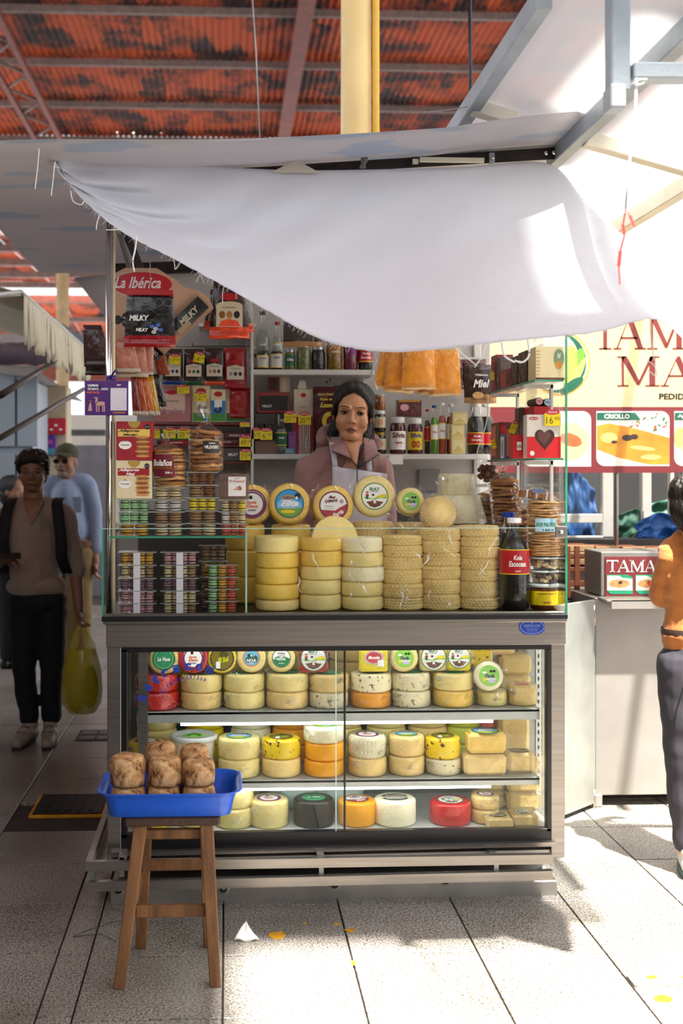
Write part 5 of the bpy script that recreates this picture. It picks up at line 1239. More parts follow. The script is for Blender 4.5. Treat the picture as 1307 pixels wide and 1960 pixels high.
for i, (x0, x1, y0, y1, l_) in enumerate(((278, 300, 712, 788, 'left'), (290, 312, 716, 778, 'right'))):
    pouch(f'black shiny sleeve hanging below the tan board, {l_} one', x0, x1, y0, y1, 4.3+.02*i, [(1, blk)], th=.012, lean=-.7, name='candy_sleeve', cat='candy sleeve')
pouch('dull orange foil sleeve poking out behind the black sleeves', 296, 320, 675, 718, 4.36, [(1, M('rust_film', '#a4481c', .3))], th=.008, lean=-.4, name='candy_sleeve', cat='candy sleeve')
# purple payment sign tied to the post
sg = thing('payment_sign', 'purple payment sign tied to chrome post with a purple ribbon', 'sign', tuple(P(204, 795, 3.93)))
W_, h_ = px(83, 3.93), px(66, 3.93); pur = M('sign_purple', '#4c1a6e', .25, 0, .06, coat=.3)
MB().box(-W_/2, W_/2, 0, .002, 0, h_, pur, b=.0008).build('panel', sg)
b = MB(); xf = T(0, -.0008, h_/2) @ FRONT @ Matrix.Diagonal((W_/2, h_/2, 1, 1))
b.text('YAPEAR', -.62, .72, .52, .13, whitep, xf, 0, .04); b.text('TE HACE TODO', -.4, .52, .95, .13, whitep, xf, 0, .04); b.text('MAS FACIL', -.6, .32, .6, .12, orange, xf, 0, .04)
b.rect(.18, .92, -.72, .58, M('qr_card', '#d8d2d8'), xf, .0002); b.rect(.3, .85, -.88, -.8, M('orange_bar', '#c06a20'), xf, .0002); b.text('yape', .55, .74, .2, .12, whitep, xf, .0002, .02, .3)
al = M('alpaca_print', '#c99a90', .5); t2 = lambda p: b.flat(p, al, xf, .0003)
t2([(-.5, -.45), (-.1, -.45), (-.08, -.25), (-.2, -.2), (-.45, -.22)]); t2([(-.52, -.3), (-.42, -.3), (-.4, .02), (-.52, .06), (-.6, .02), (-.5, -.02)])
for x in (-.48, -.38, -.2, -.12): b.rect(x, x+.05, -.8, -.42, al, xf, .0003)
t2([(-.85, -.75), (-.78, -.3), (-.7, -.3), (-.66, -.75)]); b.disc(-.74, -.2, .06, .09, M('poncho_print', '#a0402a'), xf, .0004, 10)
b.build('print', sg)
b = MB(); ribm = M('purple_ribbon', '#4a1a86', .3); q = Vector((P(209, 720, 3.93).x-sg.location.x, 0, h_+.015))
b.lathe([(.017, -.008), (.018, 0), (.017, .008)], ribm, 14, T(q.x, .07, q.z))
b.tube([q+Vector((0, .045, 0)), q+Vector((-.02, -.002, -.03)), q+Vector((-.035, -.003, -.045))], .003, ribm, 5); b.tube([q+Vector((0, .045, 0)), q+Vector((.02, .01, .022)), q+Vector((.032, 0, .01))], .0035, ribm, 5); b.build('ribbon', sg)
# hanging pouches with orange bottoms
def dpouch(b, xf, W_, h):
    b.disc(0, .42, .5, .13, red, xf); b.flat([(-.72, -.62), (.72, -.62), (.72, .12)]+[(.72*math.cos(a), .12+.14*math.sin(a)) for a in [PI*i/8 for i in range(1, 8)]]+[(-.72, .12)], crf, xf, .0002)
    b.text('BOMBONES', 0, .05, .7, .06, brown, xf, .0006)
    for k, x in enumerate((-.4, 0, .4)): b.disc(x, -.2, .17, .13, [bis3, bis, dark][k], xf, .0006, 12)
    b.flat([(-.6, -.6), (.6, -.6), (.45, -.42), (0, -.34), (-.45, -.42)], orf, xf, .0008)
for i, (x0, x1, y0, y1, l_, dz, rt) in enumerate(((390, 432, 556, 632, 'left', .04, .14), (404, 474, 538, 648, 'middle', 0, 0), (444, 484, 556, 638, 'right', .04, -.14))):
    pouch(f'brown chocolate pouch with clear orange bottom hanging under cloth, {l_} of three', x0, x1, y0, y1, 4.3+dz, [(.45, brf), (.8, brf), (1, orf)], draw=dpouch, flare=.25, th=.02, name='chocolate_pouch', group='orange-bottomed pouches', rot=rt)
# pouches clipped on the back wall rail
def ppl(c1, c2):
    def f(b, xf, W_, h):
        b.disc(0, .3, .42, .1, red, xf); b.flat([(-.75, -.55), (.75, -.55), (.78, .05), (0, .16), (-.78, .05)], M('pouch_cream', '#d4c8b4'), xf, .0002)
        for k, x in enumerate((-.42, 0, .42)): b.disc(x, -.28, .15, .1, [c1, c2, dark][k % 3], xf, .0006, 10)
        b.text('CHOCOLATES', 0, -.02, .9, .07, brown, xf, .0006)
    return f
rail = thing('hanging_rail', 'steel hook rail on the back wall carrying a row of pouches', 'rail', tuple(P(395, 663, 5.1)))
b = MB(); b.cyl((-.21, 0, 0), (.21, 0, 0), .004, steel, 8); b.build('rod', rail)
for x in (-.18, -.06, .06, .17): b = MB(); b.cyl((x, 0, 0), (x, -.1, .005), .0025, steel, 6); b.build('hook', rail)
for (x0, x1, y0, y1, z_, nm, c1, c2) in ((312, 350, 668, 736, [(.9, brf), (1, dblue)], 'brown pouch with blue foot at left end', bis, dblue), (352, 390, 668, 737, [(.88, brf), (1, grf)], 'brown pouch with green foot, second from left', bis3, green), (391, 430, 666, 737, [(.9, brf), (1, orf)], 'brown pouch with orange foot, third from left', bis, bis3), (429, 472, 666, 745, [(1, rdf)], 'all red pouch at right end', grey, dark)):
    pouch(f'{nm} of the row clipped on the back wall', x0, x1, y0, y1, 4.96, z_, draw=ppl(c1, c2), th=.018, flare=.08, name='chocolate_pouch', group='pouch row on the back wall')
pouch('dark red pouch hanging below the row, at far right of left wall', 440, 478, 742, 800, 4.98, [(1, rdf)], th=.016, name='chocolate_pouch')
# price tags
tagy = M('tag_yellow', '#e6cf10', .4, 0, .04); tagr = M('tag_red', '#c03040', .4)
def price(txt, x0, x1, y0, y1, Y, where, rot=0, par=None):
    a, c = P(x0, y1, Y), P(x1, y0, Y); W_, h = c.x-a.x, c.z-a.z
    o = thing('price_tag', f'yellow handwritten {txt[0]}.{txt[1]} price tag {where}', 'price tag', ((a.x+c.x)/2, Y, a.z)); o.rotation_euler = (0, rot, 0)
    b = MB(); b.box(-W_/2, W_/2, 0, .0012, 0, h*.78, tagy); b.disc(0, h*.84, W_*.45, h*.16, tagr, FRONT @ T(0, 0, 0), .0003, 16); b.build('card', o)
    b = MB(); b.text(txt[0], -W_*.18, h*.34, W_*(.42 if len(txt[0]) > 1 else .22), h*.42, ink, FRONT, .0006, -.01); b.text(txt[1], W_*.27, h*.46, W_*.3, h*.2, ink, FRONT, .0006, -.01)
    b.text('Ibérica', 0, h*.85, W_*.55, h*.13, whitep, FRONT, .0008, 0, .3); b.build('figures', o); return o
price(('17', '00'), 323, 345, 677, 697, 4.925, 'on the leftmost brown pouch of wall row', .06); price(('14', '00'), 369, 390, 673, 694, 4.925, 'on the second brown pouch of wall row', .18)
# next row down: boxes and packs on a rack
rk = thing('wall_rack', 'dark steel rack of two thin shelves on the left back wall', 'rack', tuple(P(390, 812, 5.05)))
for yy in (810, 852, 884):
    a, c = P(262, yy, 4.96), P(478, yy, 4.96); mb = MB(); mb.box(a.x, c.x, 4.96, 5.14, a.z-.006, a.z, M('red_shelf_edge', '#7d2a26', .5)); wb(mb, 'shelf', rk)
def gift(b, xf, W_, h):
    b.rect(-.7, .7, -.35, .55, M('gift_cream', '#d8b8a4'), xf); b.disc(0, .62, .28, .12, red, xf, .0004); b.text('BOMBONES', 0, .15, .8, .1, maroon, xf, .0005)
    for k in range(7): b.disc(-.6+.2*k, -.42+.06*math.sin(k*2), .1, .11, [M('silver_sweet', '#a8a0a0'), M('rose_sweet', '#c07a7a')][k % 2], xf, .0006, 10)
carton('pink gift box of chocolates on the wall rack behind hanging sleeves', 292, 365, 738, 808, 4.97, .04, M('dusty_pink_box', '#b0706c', .4), gift, 'gift box', 'gift_box')
price(('32', '00'), 339, 362, 736, 753, 4.94, 'on the pink gift box')
def farm(c1, c2):
    def f(b, xf, W_, h):
        b.rect(-.95, .95, -.95, -.5, M('grass_print', '#3f8a34'), xf); b.rect(-.95, .95, -.5, .3, c1, xf); b.disc(0, .7, .55, .16, red, xf, .0003); b.rect(-.5, .5, -.1, .35, whitep, xf, .0004)
        for k in range(6): b.disc(rnd.uniform(-.5, .5), rnd.uniform(-.7, -.1), .16, .1, c2, xf, .0006+.0001*k, 9)
    return f
def box4(nm, x0, x1, y0, y1, Y, m, c1, c2, kind='chocolate box'): return carton(nm, x0, x1, y0, y1, Y, .05, m, farm(c1, c2), kind, 'chocolate_box')
box4('cream chocolate pack with red oval and silver sweets under the 12 tag', 368, 402, 738, 808, 4.97, cr_box, M('sand_print', '#c8b48c'), grey)
price(('12', '00'), 372, 396, 748, 768, 4.94, 'on the cream chocolate pack')
box4('blue and green chocolate pack right of cream one on wall rack', 403, 432, 745, 808, 4.97, cr_box, blue, dark)
box4('white green chocolate pack at the right end of the rack', 433, 470, 740, 808, 4.99, M('pale_box', '#cfc9b8'), cream, maroon)
def strip(label, x0, x1, y0, y1, Y, m, t, tm, kind='chocolate box', dep=.06, tw=.5):
    return carton(label, x0, x1, y0, y1, Y, dep, m, lambda b, xf, W_, h: (b.text(t, 0, 0, tw*2, .7, tm, xf, .0004, .02), b.rect(-.98, -.8, -.9, .9, M('strip_dark', '#3a0c10'), xf, .0002)), kind, 'chocolate_box')
strip('flat dark red chocolate box lying on rack shelf end', 380, 476, 841, 851, 4.965, mrf, 'CHOCOLATE', pink, tw=.3)
strip('flat red box with small white square lying at left of rack', 300, 376, 843, 851, 4.965, rdf, 'BOMBON', whitep, tw=.3)
strip('maroon fondue box on the middle rack shelf behind the tied bag', 425, 480, 828, 851-12, 4.99, M('maroon_box', '#6a1a20', .4), 'FONDUE', whitep)
carton('dark milk chocolate box above the lower rack shelf', 425, 478, 858, 882, 4.965, .06, M('grey_box', '#4a4440', .4), lambda b, xf, W_, h: b.text('MILKY', -.2, 0, .7, .45, whitep, xf, .0004, .03), 'chocolate box', 'chocolate_box')
carton('white and blue chocolate box behind the round biscuit bag', 316, 362, 815, 842, 4.99, .05, M('pale_blue_box', '#b8c4c4', .4), farm(blue, dark), 'chocolate box', 'chocolate_box')
for t_, x0, x1, y0, y1, wh in ((('9', '50'), 292, 306, 818, 839, 'at left end of rack, half hidden by red carton'), (('11', '00'), 312, 336, 817, 839, 'above the round biscuit bag neck'), (('20', '50'), 340, 365, 817, 839, 'left of the tied biscuit bag'), (('15', '00'), 459, 478, 807, 817, 'at the right end of upper rack shelf'), (('49', '00'), 458, 482, 832, 855, 'on the fondue box'), (('71', '00'), 459, 482, 859, 881, 'on the dark milk chocolate box')):
    price(t_, x0, x1, y0, y1, 4.93, wh)
# orange pulp bags hanging in the middle
pulp = M('orange_pulp', '#ffa410', .3, 0, .08, 14, .4, 22, coat=.25)
for i, (x0, x1, y0, y1, Y, l_) in enumerate(((716, 760, 660, 745, 4.22, 'leftmost'), (735, 790, 660, 752, 4.20, 'second'), (770, 832, 655, 746, 4.16, 'foremost'), (800, 835, 668, 755, 4.24, 'fourth'), (822, 882, 665, 758, 4.2, 'rightmost'))):
    o = pouch(f'clear bag of orange fruit pulp hanging under the cloth, {l_} of five', x0, x1, y0, y1, Y, [(.06, crf), (.93, pulp), (1, M('clear_margin', '#e6c08a', .25, 0, .1, 20, .4, 30))], th=.022, flare=.12, name='pulp_bag', cat='bag', group='orange pulp bags', rot=[.15, .08, .0, -.05, -.03][i], wr=.0035)
    a, c = P(x0-4, y1+6, Y), P(x1+4, y0, Y); b = MB(); W_, h = c.x-a.x, c.z-a.z
    b.grid(lambda u, v: ((u-.5)*W_*(1.05-.1*v), -.028-.006*nz(u*7, v*6, i)+.02*abs(2*u-1)**3, -.012+v*h), 14, 14, wrap2); b.build('clear_bag', o)
b = MB(); b.tube([P(712, 672, 4.18), P(720, 690, 4.16), P(710, 715, 4.16), P(722, 745, 4.18)], .003, MATS['cotton_thread'], 5)
tag(b.build('white_string'), 'limp white string hanging at left of the orange pulp bags', 'string')
# dark bag with biscuits hanging under the cloth, above shelf jars
o = pouch('dark clear-edged bag of folded packets hanging above the olive jars', 542, 616, 598, 664, 4.7, [(.78, M('smoky_film', '#4a403c', .3, 0, .2)), (.86, brf), (1, M('tan_film', '#b98a5c', .35))], th=.02, name='hanging_bag', cat='bag')
pouch('brown honey biscuit pouch hanging right of orange bags', 888, 950, 698, 772, 4.9, [(.85, brf), (1, M('tan_film', '#b98a5c'))], th=.02, name='biscuit_pouch', draw=lambda b, xf, W_, h: (b.text('Vildoso', 0, .45, .8, .12, whitep, xf, 0, .02), b.text('Miel', 0, .0, 1.0, .42, whitep, xf, 0, .03, .3), b.disc(-.2, -.6, .35, .18, bis2, xf, .0003), b.disc(.5, -.65, .35, .16, bis, xf, .0005)))
pouch('maroon foil pouch peeping behind the honey biscuit pouch', 876, 930, 688, 745, 4.95, [(1, mrf)], th=.015, name='biscuit_pouch')
# ================================================================ cheeses inside the refrigerated counter
z1, z2, z3 = SH[0]+.0006, SH[1]+.0006, .2266
def cpile(x, rpx, z, specs, where, Y=4.118, group=None):
    "specs bottom up: (height px, material, colour words, label kind, wrap?)"
    r = px(rpx, Y); X = P(x, 903, Y).x; n = len(specs)
    for i, (hp, m, words_, lab, wr) in enumerate(specs):
        h = px(hp, Y); nm = {1: '', 2: ('upper' if i else 'lower')+' '}.get(n, ordn(i, n)+' ')
        o = cheese(f'{nm}{words_} {where}', (X+rnd.uniform(-.002, .002), Y+.004*i, z), r*rnd.uniform(.97, 1.0), h-.001, m, lab=lab, ls=r*.62, wr=wr, v=i+int(x), lrot=0, kind='weave' if 'woven' in words_ else 'smooth', group=group)
        z += h
    return z
T1 = {}
row1 = [(302, 42, [(33, ch_r, 'red wrapped cheese wheel', None, 1), (32, ch_r, 'red wrapped cheese wheel', None, 1)], 'at the left end of top shelf'),
 (386, 40, [(32, ch_b, 'pale cheese wheel', None, 1), (32, ch_p, 'pale cheese wheel', 'double', 1)], 'on top shelf right of the red wrapped ones'),
 (467, 40, [(32, ch_p, 'cream cheese wheel', None, 1), (33, ch_p, 'cream cheese wheel', 'faria', 1)], 'on top shelf under the coral ringed wheel'),
 (549, 41, [(32, ch_b, 'pale cheese wheel', None, 1), (33, ch_p, 'pale cheese wheel', 'green', 1)], 'on top shelf under the green and white labelled wheel'),
 (629, 39, [(30, ch_s, 'speckled cheese wheel', None, 1), (33, ch_b, 'cheese wheel', 'green', 1)], 'on top shelf left of the door joint'),
 (710, 39, [(29, ch_o, 'orange cheese wheel', None, 1), (35, ch_s, 'speckled white cheese wheel', 'faria', 0)], 'on top shelf right of the door joint'),
 (787, 38, [(31, ch_s, 'herb speckled cheese wheel', None, 1), (33, ch_s, 'herb speckled cheese wheel', 'green', 1)], 'on top shelf under the lime labelled wheel'),
 (866, 39, [(31, ch_y, 'yellow cheese wheel', None, 1), (32, ch_p, 'pale cheese wheel', 'green', 1)], 'on top shelf under the two green ringed labels'),
 (941, 30, [(28, ch_p, 'small cream cheese in film', None, 1)], 'on top shelf under the leaning lime labelled wheel'),
 (999, 28, [(38, ch_b, 'small buff cheese', 'red', 1)], 'at the right end of top shelf')]
for x, r, sp, wh in row1: T1[x] = cpile(x, r, z1, sp, wh)
def stand2(x, rpx, zb, m, lab, lpx, label, Y=4.10, hpx=22, **k):
    k.setdefault('tilt', .10); return standing(x, 1270, rpx, Y, m, lab, lpx, label, hpx=hpx, zb=zb+.001, **k)
stand2(314, 29, T1[302]-.004, ch_b, 'green', 22, 'small pale wheel with green label behind the blue door lettering')
stand2(370, 29, T1[386], ch_r, 'purple', 22, 'red wrapped wheel standing, purple ringed white label')
stand2(425, 28, T1[386], ch_yw, 'oro', 23, 'yellow wrapped wheel standing with olive gold label', v=2)
stand2(481, 28, T1[467], ch_p, 'noa', 17, 'pale wheel standing with blue label and coral ring', v=1)
stand2(538, 27, T1[549], ch_p, 'faria', 18, 'pale wheel standing with green and white label on top shelf', v=3)
stand2(772, 27, T1[787], ch_p, 'pavla', 18, 'pale wheel standing with lime label next to yellow square pack', v=1)
stand2(934, 28, T1[941]-.002, ch_w, 'pavla', 20, 'pale wheel leaning lowest on top shelf with lime label', v=2, Y=4.075, tilt=.25)
def block(label, loc, w_, d, h, m, lab=None, ls=None, wr=True, rot=(0, 0, 0), face='front', v=0, name='square_cheese', film=None):
    "square cheese, origin at its base centre"
    b = MB(); b.box(-w_/2, w_/2, -d/2, d/2, 0, h, m, b=min(w_, d, h)*.16)
    for i, (x, y, z) in enumerate(b.v): q = .03*w_*nz(x*30+v, y*30, z*30); b.v[i] = (x+q, y+q, z)
    o = b.build('cheese', loc=loc); o.name = name; o.rotation_euler = rot; tag(o, label, 'cheese')
    if lab:
        xf = (0, -d/2-.0025, h/2) if face == 'front' else (0, 0, h+.001); inst(label_mesh(lab, ls), 'label', o, xf, (PI/2, 0, 0) if face == 'front' else (0, 0, 0))
    if wr:
        b = MB(); e_ = .003
        for sgn in (0,):
            b.grid(lambda u, v2: ((u-.5)*(w_+.012)+.003*nz(u*9, v2*9, v), -d/2-.0035-.003*abs(nz(u*8+v, v2*8)), -.001+v2*(h+.006)), 8, 6, film or wrap)
            b.grid(lambda u, v2: ((u-.5)*(w_+.01), (v2-.5)*(d+.006), h+.003+.003*nz(u*7+v, v2*7)), 8, 6, film or wrap)
            b.grid(lambda u, v2: (w_/2+u*.018, -d/2*.9+.01*nz(v2*4, v), v2*h*.9+.004*nz(u*5, v2*6)), 3, 5, film or wrap)
        b.build('wrapper', o)
    return o
def bpx(x, w_, Y): return P(x, 903, Y).x, px(w_, Y)
def sblock(x, y0, y1, w_, Y, zb, m, lab, lpx, label, tilt=-.1, v=0, d=.045):
    X, W_ = bpx(x, w_, Y); return block(label, (X, Y+d/2, zb), W_, d, px(y1-y0, Y), m, lab, px(lpx, Y), True, (tilt, 0, 0), v=v)
sblock(600, 1245, 1298, 54, 4.08, T1[629]+.006, M('red_foil', '#b8101c', .2, 0, .1, 14, .7, 25, coat=.5), 'iray', 25, 'red wrapped square cheese with green ringed farmer label')
o = sblock(716, 1243, 1297, 55, 4.07, T1[710]+.006, M('yellow_foil', '#f0dc10', .2, 0, .08, 14, .8, 25, coat=.5), 'red', 19, 'bright yellow wrapped square cheese with red oval label', v=3)
b = MB(); b.rect(.012, .035, .006, .03, whitep, FRONT @ T(0, .012, 0), .0265); b.build('price_sticker', o)
sblock(830, 1247, 1298, 52, 4.09, T1[787]+.004, ch_p, 'iray', 25, 'pale square cheese with green ringed label beside yellow wrapped twin', v=4)
sblock(879, 1245, 1298, 46, 4.085, T1[866]+.006, MATS['yellow_foil'], 'iray', 22, 'yellow wrapped square cheese with green ringed label', v=5)
sblock(921, 1250, 1282, 46, 4.16, T1[866]+.008, ch_m, None, 10, 'yellow dotted wrapped cheese behind the leaning lime wheel', v=6)
def backp(label, x, w_, Y, z, hpx, m, lab=None, d=.09, v=0, wr=True, face='front'):
    X, W_ = bpx(x, w_, Y); return block(label, (X, Y+d/2, z), W_, d, px(hpx, Y), m, lab, W_*.3, wr, v=v, face=face)
H3 = lambda hp, Y: px(hp, Y)
# rear goods on the top shelf
backp('buff cheese block at the rear right of top shelf, lower of three', 985, 66, 4.24, z1, 42, ch_b, v=1); backp('buff cheese block at the rear right of top shelf, middle of three', 988, 62, 4.24, z1+H3(42, 4.24)+.001, 38, ch_b, v=2)
backp('buff cheese block at the rear right of top shelf, upper of three', 962, 50, 4.24, z1+H3(81, 4.24)+.001, 30, ch_b, v=3)
for i, (x, c, n_) in enumerate(((340, ch_yw, 'yellow wrapped'), (420, ch_p, 'pale'), (505, ch_p, 'cream'), (590, ch_p, 'soft pale'), (670, ch_b, 'buff'), (760, ch_p, 'light cream'), (850, ch_b, 'dull buff'))):
    zz = z1
    for k in range(3 if i else 3): cheese(f'{n_} cheese in rear row of top shelf, {ordn(k, 3)}', (P(x, 903, 4.32).x, 4.34, zz), px(39, 4.32), px(33, 4.32)-.001, c, wr=False, group='rear row cheeses on the top shelf', v=k, lab='noa' if k == 2 and i == 4 else None); zz += px(33, 4.32)
# middle shelf
row2 = [(282, 37, [(34, ch_o, 'orange cheese wheel', None, 1), (32, ch_yw, 'bright yellow wrapped cheese wheel', 'purple', 1)], 'at the left end of middle shelf'),
 (457, 40, [(35, ch_p, 'pale cheese wheel in film', None, 1), (38, ch_p, 'pale cheese wheel', 'ella', 1)], 'on middle shelf right of the white tub'),
 (539, 37, [(34, ch_b, 'plain buff cheese wheel', None, 0), (37, ch_m, 'yellow cow-dotted wrapped cheese', 'oro', 0)], 'on middle shelf left of the orange pair'),
 (621, 39, [(30, ch_o, 'orange cheese wheel', None, 0), (33, ch_o, 'orange cheese wheel', None, 0), (30, ch_w, 'white filmed cheese with lime label', 'pavla', 1)], 'on middle shelf left of the door joint'),
 (703, 37, [(34, ch_b, 'buff cheese wheel', None, 1), (40, ch_w, 'woven white cheese wheel', 'purple', 1)], 'on middle shelf right of the door joint'),
 (777, 35, [(36, ch_b, 'buff cheese wheel', None, 1), (38, ch_b, 'buff cheese wheel', 'ella', 1)], 'on middle shelf beside the dotted wrapper'),
 (847, 35, [(30, ch_s, 'white speckled cheese in film', None, 1), (40, ch_m, 'yellow dotted wrapped cheese', 'oro', 0)], 'on middle shelf right half')]
for x, r, sp, wh in row2: cpile(x, r, z2, sp, wh, Y=4.115)
X, W_ = bpx(930, 82, 4.05); h_ = px(40, 4.05)
block('large square buff cheese under another at right of middle shelf', (X, 4.095, z2), W_, .09, h_, ch_b, v=7)
X2, W2 = bpx(934, 74, 4.05); block('square yellow cheese with landscape label atop the large one', (X2, 4.095, z2+h_+.004), W2, .085, px(40, 4.05), ch_y, 'ella', W2*.36, face='top', v=8)
X, W_ = bpx(999, 54, 4.07); block('small square cheese with dark label at right end of middle shelf', (X, 4.115, z2), W_, .08, px(40, 4.05), ch_b, 'double', W_*.36, face='top', v=9)
# white tub on the middle shelf
o = thing('cheese_tub', 'wide white plastic tub with clear lid on middle shelf behind the brown cheeses', 'tub', (P(371, 903, 4.13).x, 4.13, z2))
r_, h_ = px(45, 4.13), px(76, 4.13); tubw = M('milky_tub', '#d8cdbb', .3, 0, .03)
b = MB(); b.lathe([(r_*.82, 0), (r_*.9, h_*.86), (r_*.92, h_*.9), (.002, h_*.9)], tubw, 32); b.build('tub_wall', o)
b = MB(); b.lathe([(r_*.93, h_*.86), (r_*1.02, h_*.9), (r_*1.0, h_*.98), (r_*.9, h_), (r_*.86, h_*.96), (.002, h_*.96)], M('frosted_lid', '#d5d8d2', .15, alpha=.6, var=.02), 32); b.flat([(-.02, -.02), (.0, .02), (.02, -.02), (.03, .0), (0, .035), (-.03, .0)], green, T(0, 0, h_*.97)); b.disc(0, 0, .04, .03, lime, None, h_*.965); b.build('lid', o)
for i, (x, c, n_, lb) in enumerate(((300, ch_p, 'pale', 'green'), (390, ch_yw, 'yellow wrapped', None), (480, ch_w, 'white wrapped', None), (560, ch_o, 'orange', 'green'), (655, ch_p, 'cream', None), (740, ch_p, 'soft pale', 'pavla'), (820, ch_b, 'buff', 'ella'), (892, M('lime_foil', '#d8dc50', .3, coat=.4), 'lime yellow wrapped', None))):
    zz = z2
    for k in range(3): cheese(f'{n_} cheese in rear row of middle shelf, {ordn(k, 3)}', (P(x, 903, 4.32).x, 4.34, zz), px(38, 4.32), px(31, 4.32)-.001, c, wr=(k == 2), group='rear row cheeses on the middle shelf', v=k, lab=lb if k == 2 else None); zz += px(31, 4.32)
backp('red wrapped block at the rear right of middle shelf', 935, 24, 4.25, z2+.125, 26, MATS['red_foil'], v=3); backp('pale block under the red wrapped one at rear right', 935, 30, 4.25, z2, 62, ch_p, v=4)
backp('tall buff cheese block at the rear right corner of middle shelf', 985, 62, 4.26, z2, 100, ch_b, v=6)
# bottom deck
row3 = [(449, 36, [(37, ch_p, 'cream cheese wheel in film', None, 1), (36, ch_p, 'cream cheese wheel', 'green', 1)], 'on cabinet floor right of the stool'),
 (515, 38, [(50, ch_p, 'pale yellow cheese wheel', 'purple', 1)], 'on cabinet floor left of black one'),
 (601, 39, [(50, ch_k, 'black waxed cheese wheel with green label', 'green', 0)], 'on cabinet floor'),
 (682, 37, [(46, ch_o, 'orange yellow cheese wheel with red white label', 'dimas', 0)], 'on cabinet floor right of door joint'),
 (756, 40, [(48, ch_w, 'cream cheese wheel with split dark label', 'double', 0)], 'on the cabinet floor'),
 (861, 40, [(42, ch_r, 'red wrapped cheese wheel with farmer label', 'iray', 0)], 'on the cabinet floor'),
 (929, 27, [(26, ch_b, 'small buff cheese', None, 1), (26, ch_b, 'small buff cheese with purple label', 'purple', 1)], 'on cabinet floor near the right end')]
for x, r, sp, wh in row3: cpile(x, r, z3, sp, wh, Y=4.13)
for x, w_, Y, lb, n_ in ((958, 50, 4.03, 'double', 'left'), (1008, 50, 4.06, 'iray', 'right')):
    X, W_ = bpx(x, w_, Y); block(f'flat square cheese with dark label at the floor corner, {n_} of two', (X, Y+.05, z3), W_, .10, px(20, Y), ch_b, lb, W_*.36, face='top', v=int(x))
for k in range(3): backp(f'buff cheese block stacked in rear right corner of floor, {ordn(k, 3)}', 1002, 62, 4.25, z3+k*(H3(34, 4.25)+.001), 34, ch_b, 'dimas' if k == 2 else None, v=k, face='top')
for k in range(3): backp(f'greenish pale block behind small buff cheeses on floor, {ordn(k, 3)}', 940, 52, 4.27, z3+k*(H3(34, 4.27)+.001), 34, ch_p, v=k+4)
zz = z3
for k in range(2): cheese(f'pale cheese behind the stool on cabinet floor, {ordn(k, 2)}', (P(300, 903, 4.15).x, 4.15, zz), px(38, 4.15), px(34, 4.15), [ch_yw, ch_p][k], wr=True, v=k, lab=['green', 'pavla'][k]); zz += px(34, 4.15)+.001
zz = z3
for k in range(2): cheese(f'cream cheese behind the stool legs on cabinet floor, {ordn(k, 2)}', (P(375, 903, 4.15).x, 4.15, zz), px(36, 4.15), px(34, 4.15), ch_p, wr=True, v=k); zz += px(34, 4.15)+.001
for x, s_, n_ in ((560, 1, 'left'), (648, 2, 'right')):
    b = MB(); bagw = M('pale_bag_film', '#b9cbc2', .4, 0, .08, 10, .6, 30)
    b.lathe([(.01, 0), (.085, .01), (.095, .06), (.08, .12), (.045, .165), (.02, .18)], bagw, 28, jit=lambda a, r, z: r*(1+.12*nz(a*2, z*20, s_)))
    o = b.build('wrapped_bag', loc=(P(x, 903, 4.35).x, 4.36, z3)); tag(o, f'pale tied plastic bag at the rear of cabinet floor, {n_} of two', 'bag')
    if s_ == 2: b = MB(); b.text('Mantq', 0, 0, .07, .022, ink, T(0, -.092, .11) @ FRONT, .004, 0, .3); b.build('writing', o)

# ================================================================ stool with tray of brown cheeses
wood = M('worn_stool_wood', '#7d5530', .55, 0, .4, 5, .25, 60, stretch=(6, 6, 1)); woodd = M('dark_stool_top', '#4a362c', .45, 0, .3, 8, .3, 50)
YS = 3.45
sx = P(333, 903, YS).x; zs = P(333, 1563, 3.36).z
stool = thing('wooden_stool', 'worn wooden stool with splayed square legs holding the blue tray', 'stool', (sx, YS+.03, 0))
hw = px(89, YS)
MB().box(-hw, hw, -.12, .12, zs-.030, zs, woodd, b=.006).build('seat', stool)
b0 = lambda x, y, Y: P(x, y, Y)-stool.location
legs = [((272, 235), -.085, -.14), ((396, 413), -.085, -.14), ((276, 262), .085, .14), ((392, 398), .085, .14)]
for (xt, xb), yt, yb2 in legs:
    tpx = P(xt, 903, YS).x-sx; bpx_ = P(xb, 903, YS).x-sx
    d = Vector((tpx-bpx_, yt-yb2, zs-.03)); mb = MB()
    wt, wb_ = .0195, .0165
    q0, q1 = Vector((bpx_, yb2, 0)), Vector((tpx, yt, zs-.03))
    vs_ = [(q0.x-wb_, q0.y-wb_, 0), (q0.x+wb_, q0.y-wb_, 0), (q0.x+wb_, q0.y+wb_, 0), (q0.x-wb_, q0.y+wb_, 0), (q1.x-wt, q1.y-wt, q1.z), (q1.x+wt, q1.y-wt, q1.z), (q1.x+wt, q1.y+wt, q1.z), (q1.x-wt, q1.y+wt, q1.z)]
    mb.add(vs_, [(3, 2, 1, 0), (4, 5, 6, 7), (0, 1, 5, 4), (1, 2, 6, 5), (2, 3, 7, 6), (3, 0, 4, 7)], wood)
    o = mb.build('leg', stool); bv = o.modifiers.new('b', 'BEVEL'); bv.width = .003; bv.segments = 2
for z_, yy, h2, x_ in ((.425, -.075, .030, .10), (.425, .088, .030, .10), (.275, .095, .035, .10), (.205, -.098, .036, .125)):
    mb = MB(); f = 1-z_/zs; xx = (P(396, 903, YS).x-sx)+((P(413, 903, YS).x-P(396, 903, YS).x))*f; mb.box(-xx+.005, xx-.005, yy-.009, yy+.009, z_-h2/2, z_+h2/2, wood, b=.003); mb.build('stretcher', stool)
